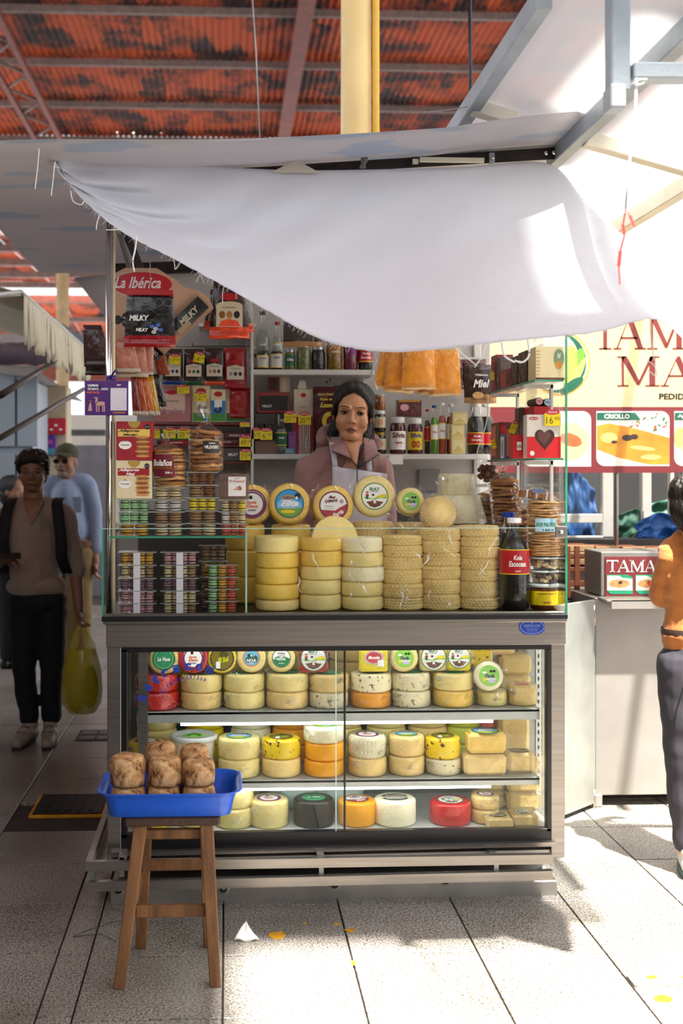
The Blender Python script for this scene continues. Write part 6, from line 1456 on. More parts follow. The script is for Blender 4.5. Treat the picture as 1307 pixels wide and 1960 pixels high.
for s_ in (-1, 1):
    for z_ in (.24, .425): mb = MB(); f = 1-z_/zs; xx = (P(396, 903, YS).x-sx)+((P(413, 903, YS).x-P(396, 903, YS).x))*f; mb.box(s_*xx-.009, s_*xx+.009, -.095, .095, z_-.017, z_+.017, wood, b=.003); mb.build('stretcher', stool)
# blue tray
trm = M('blue_tray_plastic', '#1a5bd0', .32, 0, .05, 6, sub=.05)
tx = P(327, 903, 3.44).x; tray = thing('blue_tray', 'bright blue rectangular plastic tray on the stool seat', 'tray', (tx, 3.46, zs+.0005))
hw2, hd, hz = px(139, 3.36), .135, px(50, 3.33)
def rrect(hx, hy, r, n=6):
    out = []
    for cx2, cy2, a0 in ((hx-r, hy-r, 0), (-hx+r, hy-r, PI/2), (-hx+r, -hy+r, PI), (hx-r, -hy+r, 1.5*PI)):
        for i in range(n+1): a = a0+PI/2*i/n; out.append((cx2+r*math.cos(a), cy2+r*math.sin(a)))
    return out
rings = [(hw2*.80, hd*.74, .03, 0), (hw2*.84, hd*.80, .035, 0.002), (hw2*.875, hd*.86, .04, hz*.5), (hw2*.91, hd*.92, .045, hz*.80), (hw2*.93, hd*.95, .05, hz*.86), (hw2, hd*1.05, .06, hz*.97), (hw2*1.0, hd*1.05, .06, hz*1.0), (hw2*.97, hd*1.02, .06, hz*1.01), (hw2*.90, hd*.93, .045, hz*.86), (hw2*.865, hd*.85, .04, hz*.5), (hw2*.83, hd*.79, .035, .006), (hw2*.78, hd*.72, .03, .004)]
vs_, fs = [], []
for hx, hy, r, zc in rings: vs_ += [(x, y, zc) for x, y in rrect(hx, hy, r)]
n_ = 28
for j in range(len(rings)-1): fs += [(j*n_+i, j*n_+(i+1) % n_, (j+1)*n_+(i+1) % n_, (j+1)*n_+i) for i in range(n_)]
fs += [tuple(range(n_))[::-1], tuple((len(rings)-1)*n_+i for i in range(n_))]
b = MB(); b.add(vs_, fs, trm, None, True); b.build('tray_body', tray)
b = MB(); b.box(.07, hw2*.72, -hd*.55, hd*.6, .0062, .0066, M('brown_crumbs', '#5a4038', .8, col2='#1a5bd0', vscale=60, thr=(.4, .6))); b.build('crumbs', tray, kind='stuff')
# brown crusty cheeses: three pairs
crust = bpy.data.materials.new('brown_cheese_rind'); crust.use_nodes = True
nt = crust.node_tree; N = nt.nodes; L = nt.links; p = N['Principled BSDF']; p.inputs['Roughness'].default_value = .85
tc = N.new('ShaderNodeTexCoord'); n1 = N.new('ShaderNodeTexNoise'); n1.inputs['Scale'].default_value = 26; n1.inputs['Detail'].default_value = 9; n1.inputs['Roughness'].default_value = .75; n1.inputs['Distortion'].default_value = .8
L.new(tc.outputs['Object'], n1.inputs['Vector']); r = N.new('ShaderNodeValToRGB'); e = r.color_ramp.elements
e[0].position = .40; e[0].color = (*lin('#55301a'), 1); e[1].position = .49; e[1].color = (*lin('#c9935c'), 1); x_ = e.new(.62); x_.color = (*lin('#e8c492'), 1)
L.new(n1.outputs[0], r.inputs[0]); L.new(r.outputs[0], p.inputs['Base Color'])
bp = N.new('ShaderNodeBump'); bp.inputs['Strength'].default_value = .8; bp.inputs['Distance'].default_value = .01; L.new(n1.outputs[0], bp.inputs['Height']); L.new(bp.outputs[0], p.inputs['Normal'])
def crusty(label, x, Y, z, wpx, hpx, seed, taper=.96, lean=0, name='smoked_cheese'):
    r = px(wpx/2, Y); h = px(hpx, Y); b = MB(); pr = [(.002, 0), (r*.86, 0), (r*.97, h*.05), (r*1.0, h*.14)]+[(r*(1+.02*math.sin(3*t)), h*(.2+.6*t)) for t in (.1, .3, .5, .7, .9)]+[(r*taper, h*.88), (r*taper*.9, h*.96), (r*taper*.72, h), (r*.35, h*1.01), (.002, h*1.01)]
    b.lathe(pr, crust, 48, jit=lambda a, rr, zz: rr*(1+.05*nz(math.cos(a)*2+seed, math.sin(a)*2, zz*25)+.02*nz(a*9, zz*90, seed)))
    b.v = [(x+lean*z, y, z+.004*nz(x*40, y*40, seed)) for x, y, z in b.v]
    return tag(b.build(name, loc=(P(x, 903, Y).x, Y, z)), label, 'cheese')
zt_ = zs+.0075
for i, (x, w1, w2, w_) in enumerate(((245, 66, 66, 'leftmost'), (313, 62, 62, 'middle'), (381, 64, 62, 'rightmost'))):
    hb = px(58-12, 3.42)
    crusty(f'brown crusted cheese sitting in the blue tray, {w_} of the bottom three', x, 3.41, zt_, w1-2, 46, i*3+1)
    crusty(f'brown crusted cheese on top of the {w_} pair in the tray', x+(2 if i == 1 else -1), 3.412, zt_+px(46, 3.41)+.003, w2, [56, 52, 46][i], i*5+2, lean=[0, .03, 0][i])
crusty('brown crusted cheese behind middle pair, its top showing', 308, 3.49, zt_+px(46, 3.41)+.01, 56, 62, 31); crusty('brown crusted cheese behind rightmost pair, its top showing', 372, 3.49, zt_+px(46, 3.41)+.01, 54, 56, 33)
for x, s_ in ((308, 41), (372, 43)): crusty(f'brown crusted cheese hidden low behind the {"middle" if x == 308 else "rightmost"} pair', x, 3.49, zt_, 56, 48, s_)
# ================================================================ goods on the back wall shelves
YB2 = 4.99
def jar(label, x, w_, y0, y1, z, content, lid, lab=None, ltext=None, Y=YB2, group=None, cat='jar', square=False, name='glass_jar', lz=(.2, .7)):
    r, h = px(w_/2, Y), px(y1-y0, Y); q = base(x, Y); o = thing(name, label, cat, (q.x, Y+.0, z), group=group)
    b = MB(); b.lathe([(.002, 0), (r*.92, 0), (r, h*.06), (r, h*.72), (r*.86, h*.82), (r*.8, h*.86), (.002, h*.86)], content, 24); b.build('jar_body', o)
    b = MB(); b.lathe([(r*.84, h*.84), (r*.88, h*.86), (r*.88, h*.98), (r*.8, h), (.002, h)], lid, 24, smooth=False); b.build('lid', o)
    if lab:
        b = MB(); z0, z1_ = h*lz[0], h*lz[1]; b.lathe([(r*1.012, z0), (r*1.012, z1_)], lab, 24, caps=False)
        for t, zz, hh, ww, mm in ltext or []:
            vs_, fs = text_geo(t, .03, .1); ww = ww*r*1.6; b.add([((r*1.04)*math.sin(a*ww/r), -(r*1.04)*math.cos(a*ww/r), z0+(z1_-z0)*(zz+c*hh)) for a, c in vs_], fs, mm)
        b.build('label', o)
    return o
zS1, zS2 = SHB[0]+.0005, SHB[1]+.0005
syr = M('dark_syrup', '#2a1410', .12, 0, .2, coat=.6); olv = M('green_olives', '#5f6a30', .2, 0, .5, 90, .6, 90, coat=.6); blo = M('black_olives', '#1e1614', .2, 0, .5, 90, .6, 90, coat=.6); amb = M('amber_fruit', '#7a5a14', .2, 0, .45, 60, coat=.6); pco = M('purple_corn', '#6a2030', .2, 0, .4, 70, coat=.6)
metl = M('silver_lid', '#b8b8b4', .3, .8); wlid = M('white_lid', '#dcdcda', .35); dlid = M('dark_lid', '#2a2a2a', .35); lblg = M('label_grey', '#c9c6c0', .5)
brl = M('brown_label', '#8a3f22', .5); vil = M('violet_label', '#6d2c78', .5); dgl = M('deep_green_label', '#1c5a38', .5)
bottle('dark syrup bottle with brown white label on upper shelf, left of pair', (base(503, 4.99).x, 4.99, zS1), px(11.5, 4.99), px(50, 4.99), syr, wlid, lblg, [('Jarabe', .75, .009, .03)], lz=(.1, .55), neck=.4, capr=.5, tc_=brl, name='syrup_bottle')
bottle('dark syrup bottle with violet white label on upper shelf, right of pair', (base(529, 4.99).x, 4.99, zS1), px(12, 4.99), px(50, 4.99), syr, wlid, lblg, [('Anis', .75, .009, .03)], lz=(.1, .6), neck=.4, capr=.5, tc_=vil, name='syrup_bottle')
bottle('dark syrup bottle at the left end of the upper shelf', (base(486, 5.04).x, 5.04, zS1), px(9, 5.04), px(46, 5.04), syr, wlid, lblg, None, lz=(.15, .55), neck=.4, capr=.5, name='syrup_bottle')
clr = M('clear_spirit', '#aab0a4', .05, 0, .05, alpha=.35)
bottle('tall round clear decanter behind the syrup bottles', (base(503, 5.08).x, 5.08, zS1), px(14, 5.08), px(116, 5.08), clr, dlid, None, None, fill=.7, neck=.25, capr=.4, shoulder=.5, name='glass_decanter')
bottle('slim clear bottle with red cap behind the violet labelled bottle', (base(531, 5.08).x, 5.08, zS1), px(9, 5.08), px(96, 5.08), clr, red, M('label_pale', '#d0d4cc'), None, fill=.7, neck=.4, capr=.55, name='spirit_bottle')
jar('squat green labelled jar right of syrup bottles on upper shelf', 555, 20, 662, 702, zS1, olv, metl, dgl, [('Oliva', .6, .25, .8, whitep)])
jar('glass jar of green olives on upper shelf', 581, 28, 655, 706, zS1, olv, metl)
jar('glass jar of black olives on upper shelf', 609, 27, 660, 706, zS1, blo, metl)
jar('tall amber fruit jar with white lettering on upper shelf', 640, 31, 640, 706, zS1, amb, metl, M('amber_label', '#9a6a20', .4), [('ANIS', .9, .16, .8, whitep), ('NATAL', .62, .16, .95, whitep), ('----', .15, .1, .6, lblg)], lz=(.45, .95))
jar('tall purple corn jar with white lettering on upper shelf', 671, 28, 642, 706, zS1, pco, metl, M('violet_band', '#7a2a66', .4), [('ANIS', .9, .16, .8, whitep), ('NATAL', .62, .16, .95, whitep)], lz=(.45, .95))
bottle('dark cola bottle with red label at right end of upper shelf', (base(699, 4.99).x, 4.99, zS1), px(14, 4.99), px(92, 4.99), cola, red, M('cola_label', '#b81420'), [('Kola', .7, .010, .03), ('Escocesa', .35, .010, .045)], lz=(.18, .42), fill=.8, neck=.35, capr=.45)
# lower shelf, left part
def chocbox(c1, hearts, txt=None):
    def f(b, xf, W_, h):
        b.rect(-.9, .9, -.8, .8, c1, xf)
        if hearts: heart(b, xf, 0, -.1, .45, .5, dark)
        if txt: b.text(txt, -.35, -.35, .55, .2, whitep, xf, .0004, .03)
    return f
def heart(b, xf, cx2, cy2, rx, ry, m, z=.0006):
    pts = []
    for i in range(28):
        t = 2*PI*i/28; pts.append((cx2+rx*(math.sin(t)**3), cy2+ry*(13*math.cos(t)-5*math.cos(2*t)-2*math.cos(3*t)-math.cos(4*t))/16))
    b.flat(pts[::-1], m, xf, z)
carton('black milk chocolate box with red frame on lower shelf', 492, 554, 751, 790, 5.05, .04, rdf, lambda b, xf, W_, h: (b.rect(-.88, .88, -.8, .7, M('dull_black', '#2a2422', .4), xf), b.text('MILKY', -.38, -.35, .6, .24, whitep, xf, .0004, .03)), 'chocolate box', 'chocolate_box')
b = MB(); a, c = P(488, 869, 5.04), P(558, 791, 5.04); b.box(a.x, c.x, 5.05, 5.12, 0, c.z-a.z+.0, M('clear_riser', '#4b4643', .3), b=.002); tag(b.build('riser_box', loc=(0, 0, zS2)), 'dark riser box carrying the framed milk chocolate box on lower shelf', 'box')
carton('small red framed chocolate heart box standing above the milk box', 513, 533, 718, 750, 5.06, .03, rdf, chocbox(M('brown_heart_bg', '#5a2a22'), True), 'chocolate box', 'chocolate_box', zb=P(0, 750.5, 5.06).z)
carton('pale clear-faced pack beside the small heart box', 535, 555, 718, 750, 5.06, .03, M('pale_pack', '#c8b8a4', .4), lambda b, xf, W_, h: b.rect(-.5, .4, -.8, .8, M('pale_shine', '#ddd2c2'), xf), 'chocolate pack', 'chocolate_box', zb=P(0, 750.5, 5.06).z)
for i, x in enumerate((499, 513)):
    b = MB(); r_ = px(9, 4.98); b.lathe([(.001, 0), (r_*.7, 0), (r_, px(32, 4.98)), (.001, px(32, 4.98))], blk, 18); b2 = b
    for k in range(9): b2.box(-.0012, .0012, -r_*.93, -r_*.86, .008, .065, maroon, RZ(-.9+.22*k))
    tag(b.build('dark_cup', loc=(base(x, 4.98).x, 4.975, zS2+.058)), f'dark striped cup of sweets above small price tags, {"left" if i == 0 else "right"} one', 'cup')
b = MB(); a, c = P(488, 869, 4.96), P(540, 842, 4.96); b.box(a.x, c.x, 4.955, 5.02, 0, .0575, M('wafer_tray', '#7a5a4a', .5), b=.002); tag(b.build('sweets_tray', loc=(0, 0, zS2)), 'brown tray of wrapped sweets at the left end of lower shelf', 'tray')
bottle('small green labelled bottle left of the violet box', (base(538, 4.965).x, 4.965, zS2+.001), px(11.5, 4.965), px(66, 4.965), M('grey_liquid', '#8a9088', .1, alpha=.6), metl, dgl, [('Anis', .6, .009, .025)], lz=(.25, .6), neck=.45, capr=.55, name='spirit_bottle')
def plain(c): return lambda b, xf, W_, h: b.rect(-.7, .7, -.6, .6, c, xf)
carton('violet sweets box on lower shelf beside small bottle', 551, 567, 825, 868, 4.975, .03, M('violet_box', '#8a4a9a', .4), plain(M('violet_light', '#9a62a8')), 'sweets box', 'sweets_box', zb=zS2)
carton('pale blue sweets box lying on the lower shelf edge', 541, 564, 857, 868, 4.95, .02, M('blue_box', '#5b8fae', .4), plain(M('blue_light', '#7fa8bf')), 'sweets box', 'sweets_box', zb=zS2)
carton('milk chocolate sleeve standing upright behind the small bottle', 528, 538, 790, 815, 5.0, .02, blk, lambda b, xf, W_, h: b.text('MILKY', 0, 0, 1.6, .5, whitep, xf, 0, .03, 0, -PI/2), 'chocolate bar', 'chocolate_bar', zb=P(0, 815, 5.0).z)
def gb(b, xf, W_, h):
    b.rect(-1, 1, .15, 1, M('gift_top', '#cdbfa8'), xf); b.disc(0, .82, .3, .07, red, xf, .0004); b.rect(-1, 1, -1, .15, red, xf); heart(b, xf, 0, .05, .38, .22, dark, .0008); b.text('Ibérica', 0, .45, .6, .06, ink, xf, .0005)
carton('cream and red gift box with chocolate heart left of the seller', 563, 598, 744, 868, 5.0, .04, cr_box, gb, 'gift box', 'gift_box', zb=zS2)
b = MB(); b.flat([(-.02, 0), (.02, 0), (.014, .035), (-.012, .035)], M('clear_bow', '#cfc6b4', .3), FRONT); tag(b.build('cellophane_top', loc=P(578, 744, 5.0)), 'clear cellophane top sticking up above the gift box', 'wrapper')
b = MB(); b.box(-.028, .028, 0, .02, 0, .135, wrap2, b=.003)
for k in range(6): b.box(-.022+.008*k, -.018+.008*k, .004, .012, 0, .128, lblg)
o = thing('candy_tube', 'clear packet of thin sticks under the right 20.00 price tag', 'sweets packet', (base(583, 4.95).x, 4.945, zS2)); b.build('bag', o)
price(('20', '00'), 544, 567, 786, 809, 4.93, 'left of two beside the seller'); price(('20', '00'), 571, 595, 788, 813, 4.93, 'right of two beside the seller')
price(('8', '50'), 481, 498, 818, 840, 4.93, 'at the left end above the lower shelf'); price(('6', '00'), 498, 521, 819, 842, 4.92, 'overlapping the 8.50 tag')
def luz(b, xf, W_, h):
    b.text('Nueva Cosecha', -.1, .75, 1.2, .07, M('luz_yellow', '#e0c83a'), xf, 0, .03, .2); b.text('Pasas de', -.1, .6, .9, .07, MATS['luz_yellow'], xf, 0, .03, .2); b.text('Luzon', 0, .42, 1.1, .14, MATS['luz_yellow'], xf, 0, .06, .3); b.disc(.1, -.05, .5, .27, MATS['luz_yellow'], xf, .0003); b.disc(.2, -.08, .3, .18, maroon, xf, .0006, 12)
pouch('large maroon panettone bag with yellow round print left of the seller', 599, 652, 740, 866, 4.99, [(1, mrf)], th=.035, name='raisin_bag', cat='bag', draw=luz, wr=.004)
pouch('second maroon bag behind the seller head', 640, 690, 738, 850, 5.06, [(1, mrf)], th=.03, name='raisin_bag', cat='bag')
# lower shelf, right part
hon = M('honey_jar', '#8a4a1a', .12, 0, .15, coat=.6)
jar('brown honey jar standing on two dark jars right of the seller', 727, 21, 755, 785, zS2+px(84, YB2)+.002, hon, M('foil_lid', '#b0a48c', .4), Y=YB2)
jam = M('red_jam', '#4a0f12', .15, 0, .2, coat=.6); drk = M('dark_jam', '#241512', .15, 0, .2, coat=.6); ov = M('cream_label', '#cfc4a0', .5)
jar('dark jar with cream label right of the seller, lower of two', 727, 24, 827, 869, zS2, drk, M('gold_lid', '#b89a3a', .3, .7), ov, [('O', .5, .5, .5, orange)])
jar('dark jar with cream label right of the seller, upper of two', 727, 22, 785, 826, zS2+px(42, YB2)+.001, drk, wlid, ov, [('O', .5, .5, .5, orange)])
jar('strawberry jam jar with red script label', 761, 31, 798, 869, zS2, jam, wlid, whitep, [('Silvia', .78, .3, 1.05, maroon), ('**', .3, .3, .6, red)], lz=(.12, .62))
jar('apricot jam jar with yellow and red label', 794, 29, 800, 869, zS2, jam, wlid, M('jam_yellow', '#d9bf10'), [('Silvia', .8, .25, 1.0, dblue), ('oo', .3, .4, .7, red)], lz=(.12, .62))
carton('maroon sweets pack standing on the jam jars', 760, 807, 765, 797, 5.0, .05, mrf, lambda b, xf, W_, h: (b.disc(-.4, .1, .35, .4, pink, xf), b.rect(-.9, .9, .75, .98, gold, xf)), 'sweets pack', 'sweets_box', zb=zS2+px(71, YB2)+.003)
for x, w_, y0, liq, cp_, nm in ((818, 12, 782, M('dark_red_drink', '#2a0d10', .1, coat=.5), red, 'slim dark bottle with red cap'), (831, 14, 775, M('green_drink', '#5aa018', .1, coat=.5), dblue, 'bright green soda bottle'), (846, 15, 770, M('orange_drink', '#c04a14', .1, coat=.5), wlid, 'orange soda bottle with white cap'), (862, 17, 772, M('red_drink', '#a01016', .1, coat=.5), wlid, 'red soda bottle with clear top')):
    bottle(nm+' on the lower shelf', (base(x, 4.99+.01*(x % 3)).x, 4.99+.01*(x % 3), zS2), px(w_/2, 5), px(869-y0, 5), liq, cp_, whitep if x > 820 else red, [('Fru', .5, .01, .018)] if x > 820 else None, lz=(.3, .6), tc_=red, neck=.45, capr=.6, fill=.75)
for k, (x, w_, h_) in enumerate(((877, 27, 31), (876, 25, 25), (880, 28, 22))):
    zz = zS2+px([0, 31, 57][k], 4.95)+.001*k
    carton(f'cream yellow soap-like block stacked on lower shelf, {ordn(k, 3)}', x-w_/2, x+w_/2, 0, h_, 4.945, .05, M('butter_paper', '#d8c583', .5, 0, .08), lambda b, xf, W_, h: (b.rect(-.8, .8, -.7, .7, M('butter_light', '#e2d59c'), xf), b.flat([(-.8, -.7), (0, .05), (.8, -.7)], M('butter_fold', '#c9b46a'), xf, .0002)), 'butter block', 'butter_block', zb=zz)
bottle('dark cola bottle with red label left of the hanging wire', (base(910, 4.98).x, 4.98, zS2), px(16, 4.98), px(97, 4.98), cola, wlid, M('cola_label', '#b81420'), [('Kola', .7, .010, .03), ('Escocesa', .38, .010, .05)], lz=(.2, .42), fill=.75, neck=.38, capr=.5)
bottle('dark cola bottle behind, right of the hanging wire', (base(930, 5.05).x, 5.05, zS2), px(15, 5.05), px(97, 5.05), cola, wlid, M('cola_label', '#b81420'), None, lz=(.2, .42), fill=.75, neck=.38, capr=.5)
# ================================================================ goods on the right glass shelves
Z1, Z2 = RS[0]+.0006, RS[1]+.0006
YR = 3.985
def ital(b, xf, W_, h):
    for k in range(9): b.rect(-.98, -.7, -.9+.2*k, -.85+.2*k, M('gold_line', '#cfa850'), xf, .0002)
    b.disc(.62, .3, .36, .55, M('sage_oval', '#7f9a7a'), xf, .0004); b.text('N', .62, .45, .25, .35, whitep, xf, .0008, .03, .3); b.disc(.6, -.1, .25, .25, M('panettone_print', '#d89a4a'), xf, .0006, 12); b.rect(-1, 1, -1, -.86, brown, xf, .0002)
carton('cream panettone box with green oval emblem on the upper right shelf', 1025, 1080, 658, 722, YR, .10, M('panettone_cream', '#ecdcae', .45, 0, .05), ital, 'panettone box', 'panettone_box', zb=Z1)
def shelfbox(label, x0, x1, y0, y1, Y, dep, m, draw, nm='chocolate_box', cat='chocolate box', zb=None, w_=.075):
    "box whose left side faces the aisle: x range lies along the depth on the shelf's left edge"
    a, c = P(x0, y1, Y), P(x1, y0, Y); o = carton(label, x0, x1, y0, y1, Y, dep, m, draw, cat, nm, zb=zb); return o
xg_ = xg
def sidebox(label, Ya, Yb, hgt, m, draw, zb, nm='chocolate_box', cat='chocolate box', wd=.08, off=.006, tl=0):
    "box standing on the right shelf with its printed long side facing left"
    o = thing(nm, label, cat, (xg_+off+wd/2, (Ya+Yb)/2, zb)); o.rotation_euler = (0, tl, 0); L_ = Yb-Ya
    MB().box(-wd/2, wd/2, -L_/2, L_/2, 0, hgt, m, b=.0015).build('box_body', o)
    b = MB(); draw(b, T(-wd/2-.0008, 0, hgt/2) @ RZ(-PI/2) @ FRONT @ Matrix.Diagonal((L_/2, hgt/2, 1, 1)), L_, hgt)
    draw(b, T(0, -L_/2-.0008, hgt/2) @ FRONT @ Matrix.Diagonal((wd/2, hgt/2, 1, 1)), wd, hgt); b.build('print', o); return o
goldb = M('dark_gold_box', '#3a2c18', .35, 0, .3, 30); gl2 = M('gold_dots', '#a8843a', .35, .3)
def brownie(b, xf, W_, h):
    for i in range(5):
        for j in range(4): b.flat([(-.9+.38*i, -.85+.45*j), (-.62+.38*i, -.75+.45*j), (-.66+.38*i, -.5+.45*j), (-.92+.38*i, -.6+.45*j)], [gl2, brown, dark][(i+j) % 3], xf, .0003)
redb = lambda b, xf, W_, h: (b.rect(-.9, .2, -.8, .8, M('ruby_print', '#c42a2a', .3), xf), b.rect(.3, .9, -.6, .6, dark, xf))
darkb = lambda b, xf, W_, h: (b.rect(-.8, .8, .2, .7, M('grey_band', '#6a5c56'), xf), b.text('CACAO', 0, -.3, 1, .25, lblg, xf, .0003, .03))
sidebox('dark brown and gold brownie box behind the cream panettone box', 4.10, 4.22, .118, goldb, brownie, Z1)
sidebox('second dark gold patterned box further back on upper right shelf', 4.235, 4.33, .112, goldb, brownie, Z1)
sidebox('low red chocolate box on the upper right shelf', 4.34, 4.50, .075, M('ruby_box', '#8c1c1c', .35), redb, Z1, wd=.075)
sidebox('upright grey chocolate box near the rear of upper right shelf', 4.51, 4.56, .135, M('grey_choc_box', '#5a504a', .4), darkb, Z1)
sidebox('tall red chocolate box at the rear end of upper right shelf', 4.57, 4.66, .15, M('crimson_box', '#9a1620', .35), redb, Z1, wd=.07)
price(('12', '00'), 939, 946, 708, 727, 4.55, 'on the upper right shelf boxes')
def heartbox(b, xf, W_, h):
    b.rect(-1, 1, -1, -.02, M('bright_red_print', '#d8262a', .35), xf, .0001); heart(b, xf, .05, -.1, .58, .55, M('chocolate_heart', '#4a2c26', .3), .0008); heart(b, xf, .0, -.03, .4, .38, M('chocolate_heart_light', '#6a463e', .3), .0012)
    b.disc(-.6, .82, .28, .07, red, xf, .0004); b.text('Ibérica', -.6, .82, .4, .06, whitep, xf, .0008, .02, .3); b.disc(-.68, -.78, .14, .12, whitep, xf, .0004, 10); b.text('CORAZON', -.3, .5, .5, .05, lblg, xf, .0005)
carton('large white and red box with chocolate heart on lower right shelf', 1008, 1073, 789, 872, YR, .05, M('heart_box_white', '#ded6cc', .4), heartbox, 'chocolate box', 'chocolate_box', zb=Z2)
price(('16', '00'), 1042, 1073, 784, 815, YR-.012, 'on the large heart box')
def barc(b, xf, W_, h): b.rect(-.35, .35, -.3, .4, whitep, xf); [b.rect(-.3+.08*k, -.26+.08*k, -.15, .15, ink, xf, .0004) for k in range(8)]
carton('red carton with bar code left of the heart box', 981, 1006, 827, 872, 4.05, .05, M('red_small_box', '#c01a22', .35), barc, 'chocolate box', 'chocolate_box', zb=Z2)
sidebox('dark upright chocolate box behind the heart box', 4.12, 4.20, .14, M('umber_box', '#463632', .4), darkb, Z2)
sidebox('dull brown tall chocolate box second behind the heart box', 4.21, 4.27, .19, M('umber_box2', '#5a4a42', .4), darkb, Z2)
sidebox('black and red chocolate pack, middle of lower right shelf', 4.28, 4.40, .13, M('black_red_box', '#2a1a1a', .4), redb, Z2)
sidebox('white and blue chocolate packs leaning on lower right shelf', 4.41, 4.50, .10, M('blue_pack', '#2a5a9a', .4), lambda b, xf, W_, h: (b.rect(-.9, .5, -.9, .8, whitep, xf), b.rect(-.6, -.4, -.7, .5, dark, xf, .0004), b.rect(-.1, .1, -.7, .5, dark, xf, .0004)), Z2)
sidebox('red striped chocolate pack at the rear of lower right shelf', 4.51, 4.66, .15, M('dim_red_box', '#7a1a1e', .4), redb, Z2)
price(('9', '00'), 973, 985, 803, 829, 4.2, 'leaning on the dark packs of lower right shelf', .35); price(('7', '50'), 943, 951, 833, 858, 4.4, 'at the rear packs of lower right shelf', -.3)
for i, (x, y, c, n_) in enumerate(((1032, 768, M('pink_end', '#e0a0a8', .4), 'pink'), (1048, 770, M('sky_end', '#9cc4dc', .4), 'blue'))):
    b = MB(); q = P(x, y, 4.06); b.cyl((q.x, 4.06, q.z), (q.x, 4.18, q.z), px(7.6, 4.06), M('umber_box', '#463632'), 8, smooth=False); b.disc(0, 0, px(7, 4.06), px(7, 4.06), c, T(q.x, 4.0592, q.z) @ FRONT, 0, 8); b.text('~', 0, 0, .014, .006, red, T(q.x, 4.059, q.z) @ FRONT, .0004)
    tag(b.build('hexagonal_tube', loc=(0, 0, 0)), f'hexagonal chocolate tube with {n_} end above the heart box', 'chocolate tube')
b = MB(); a, c = P(1022, 783, 4.06), P(1052, 777.5, 4.06); b.box(a.x, c.x, 4.06, 4.19, Z2, c.z, M('red_small_box', '#c01a22'), b=.001); tag(b.build('chocolate_box'), 'red chocolate box carrying two hexagonal tubes behind the heart box', 'chocolate box')
# ================================================================ RIGHT: tamale banner and stand
YBN = 5.7
bnr = thing('food_banner', 'large yellow and maroon printed food banner hanging behind the right stand', 'banner', tuple(P(1180, 905, YBN)))
by = M('banner_yellow', '#e4d2a0', .5, 0, .03, 2); bmr = M('banner_maroon', '#7d2a2e', .5, 0, .04); bwh = M('banner_white', '#e9e4dc', .5)
def BP(x, y): q = P(x, y, YBN)-bnr.location; return (q.x, q.z)
mb = MB(); a, c = BP(900, 905), BP(1480, 560)
mb.box(a[0], c[0], 0, .004, a[1], c[1], by); mb.build('sheet', bnr)
mb = MB()
def bpoly(pts, m, z=.001): mb.flat([BP(x, y) for x, y in pts][::-1], m, FRONT, z)
def brect(x0, x1, y0, y1, m, z=.001): bpoly([(x0, y0), (x1, y0), (x1, y1), (x0, y1)], m, z)
def serif(ch, x0, x1, y0, y1, m, z=.002, st=None):
    w_, h = x1-x0, y1-y0; X = lambda u: x0+u*w_; Y_ = lambda v: y0+v*h; s = st or .13; sf = .06
    pol = []
    if ch == 'T': pol = [[(0, 0), (1, 0), (1, .26), (.94, .1), (.06, .1), (0, .26)], [(.5-s/2, .05), (.5+s/2, .05), (.5+s/2, 1), (.5-s/2, 1)], [(.28, .95), (.72, .95), (.72, 1), (.28, 1)]]
    if ch == 'A': pol = [[(.5, 0), (.56, 0), (.92, .97), (.76, .97), (.44, .15)], [(.5, 0), (.13, .97), (.08, .97), (.46, .05)], [(.22, .62), (.72, .62), (.75, .68), (.2, .68)], [(0, .95), (.24, .95), (.24, 1), (0, 1)], [(.65, .95), (1, .95), (1, 1), (.65, 1)]]
    if ch == 'M': pol = [[(.1, .02), (.16, .02), (.16, .97), (.11, .97)], [(.1, .0), (.22, .0), (.52, .8), (.48, .98), (.12, .1)], [(.78, 0), (.86, 0), (.52, .98), (.48, .9)], [(.76, .02), (.90, .02), (.90, .97), (.76, .97)], [(0, .95), (.27, .95), (.27, 1), (0, 1)], [(.66, .95), (1, .95), (1, 1), (.66, 1)], [(0, 0), (.2, 0), (.2, .05), (0, .05)], [(.8, 0), (1, 0), (1, .05), (.8, .05)]]
    for p_ in pol: bpoly([(X(u), Y_(v)) for u, v in p_], m, z)
for ch, x0, x1 in (('T', 1131, 1185), ('A', 1174, 1236), ('M', 1238, 1312)): serif(ch, x0, x1, 606, 669, bmr)
serif('M', 1181, 1262, 682, 740, bmr); serif('A', 1264, 1330, 682, 740, bmr)
a = BP(1297, 759); mb.text('PEDIDOS', a[0], a[1], px(74, YBN), px(12, YBN), ink, FRONT, .002, .03)
# corn emblem
cxn, cyn = 1070, 695
def ell(x, y, rx, ry, m, z, a0=0, a1=2*PI, n=36, rot=0):
    bpoly([(x+rx*math.cos(t)*math.cos(rot)-ry*math.sin(t)*math.sin(rot), y+rx*math.cos(t)*math.sin(rot)+ry*math.sin(t)*math.cos(rot)) for t in [a0+(a1-a0)*i/n for i in range(n)]], m, z)
ell(cxn, cyn, 59, 62, M('banner_gold', '#d9a83a', .5), .001); ell(cxn, cyn, 56, 59, M('banner_cream', '#e9dcb0', .5), .0015); ell(cxn-3, cyn-1, 55, 58, M('banner_green', '#14614a', .5), .002); ell(cxn-12, cyn-4, 50, 56, M('banner_pale', '#e6dfd0', .5), .0025)
ell(1098, 710, 14, 46, M('husk_green', '#6fae3a', .5), .003, rot=.35); ell(1090, 700, 14, 40, M('corn_yellow', '#e5c45a', .5), .0032, rot=.1); ell(1104, 718, 7, 38, M('husk_light', '#a8cf6a', .5), .0034, rot=.45); ell(1094, 738, 26, 9, MATS['banner_green'], .0036, rot=-.6)
brect(900, 1480, 779, 905, bmr)
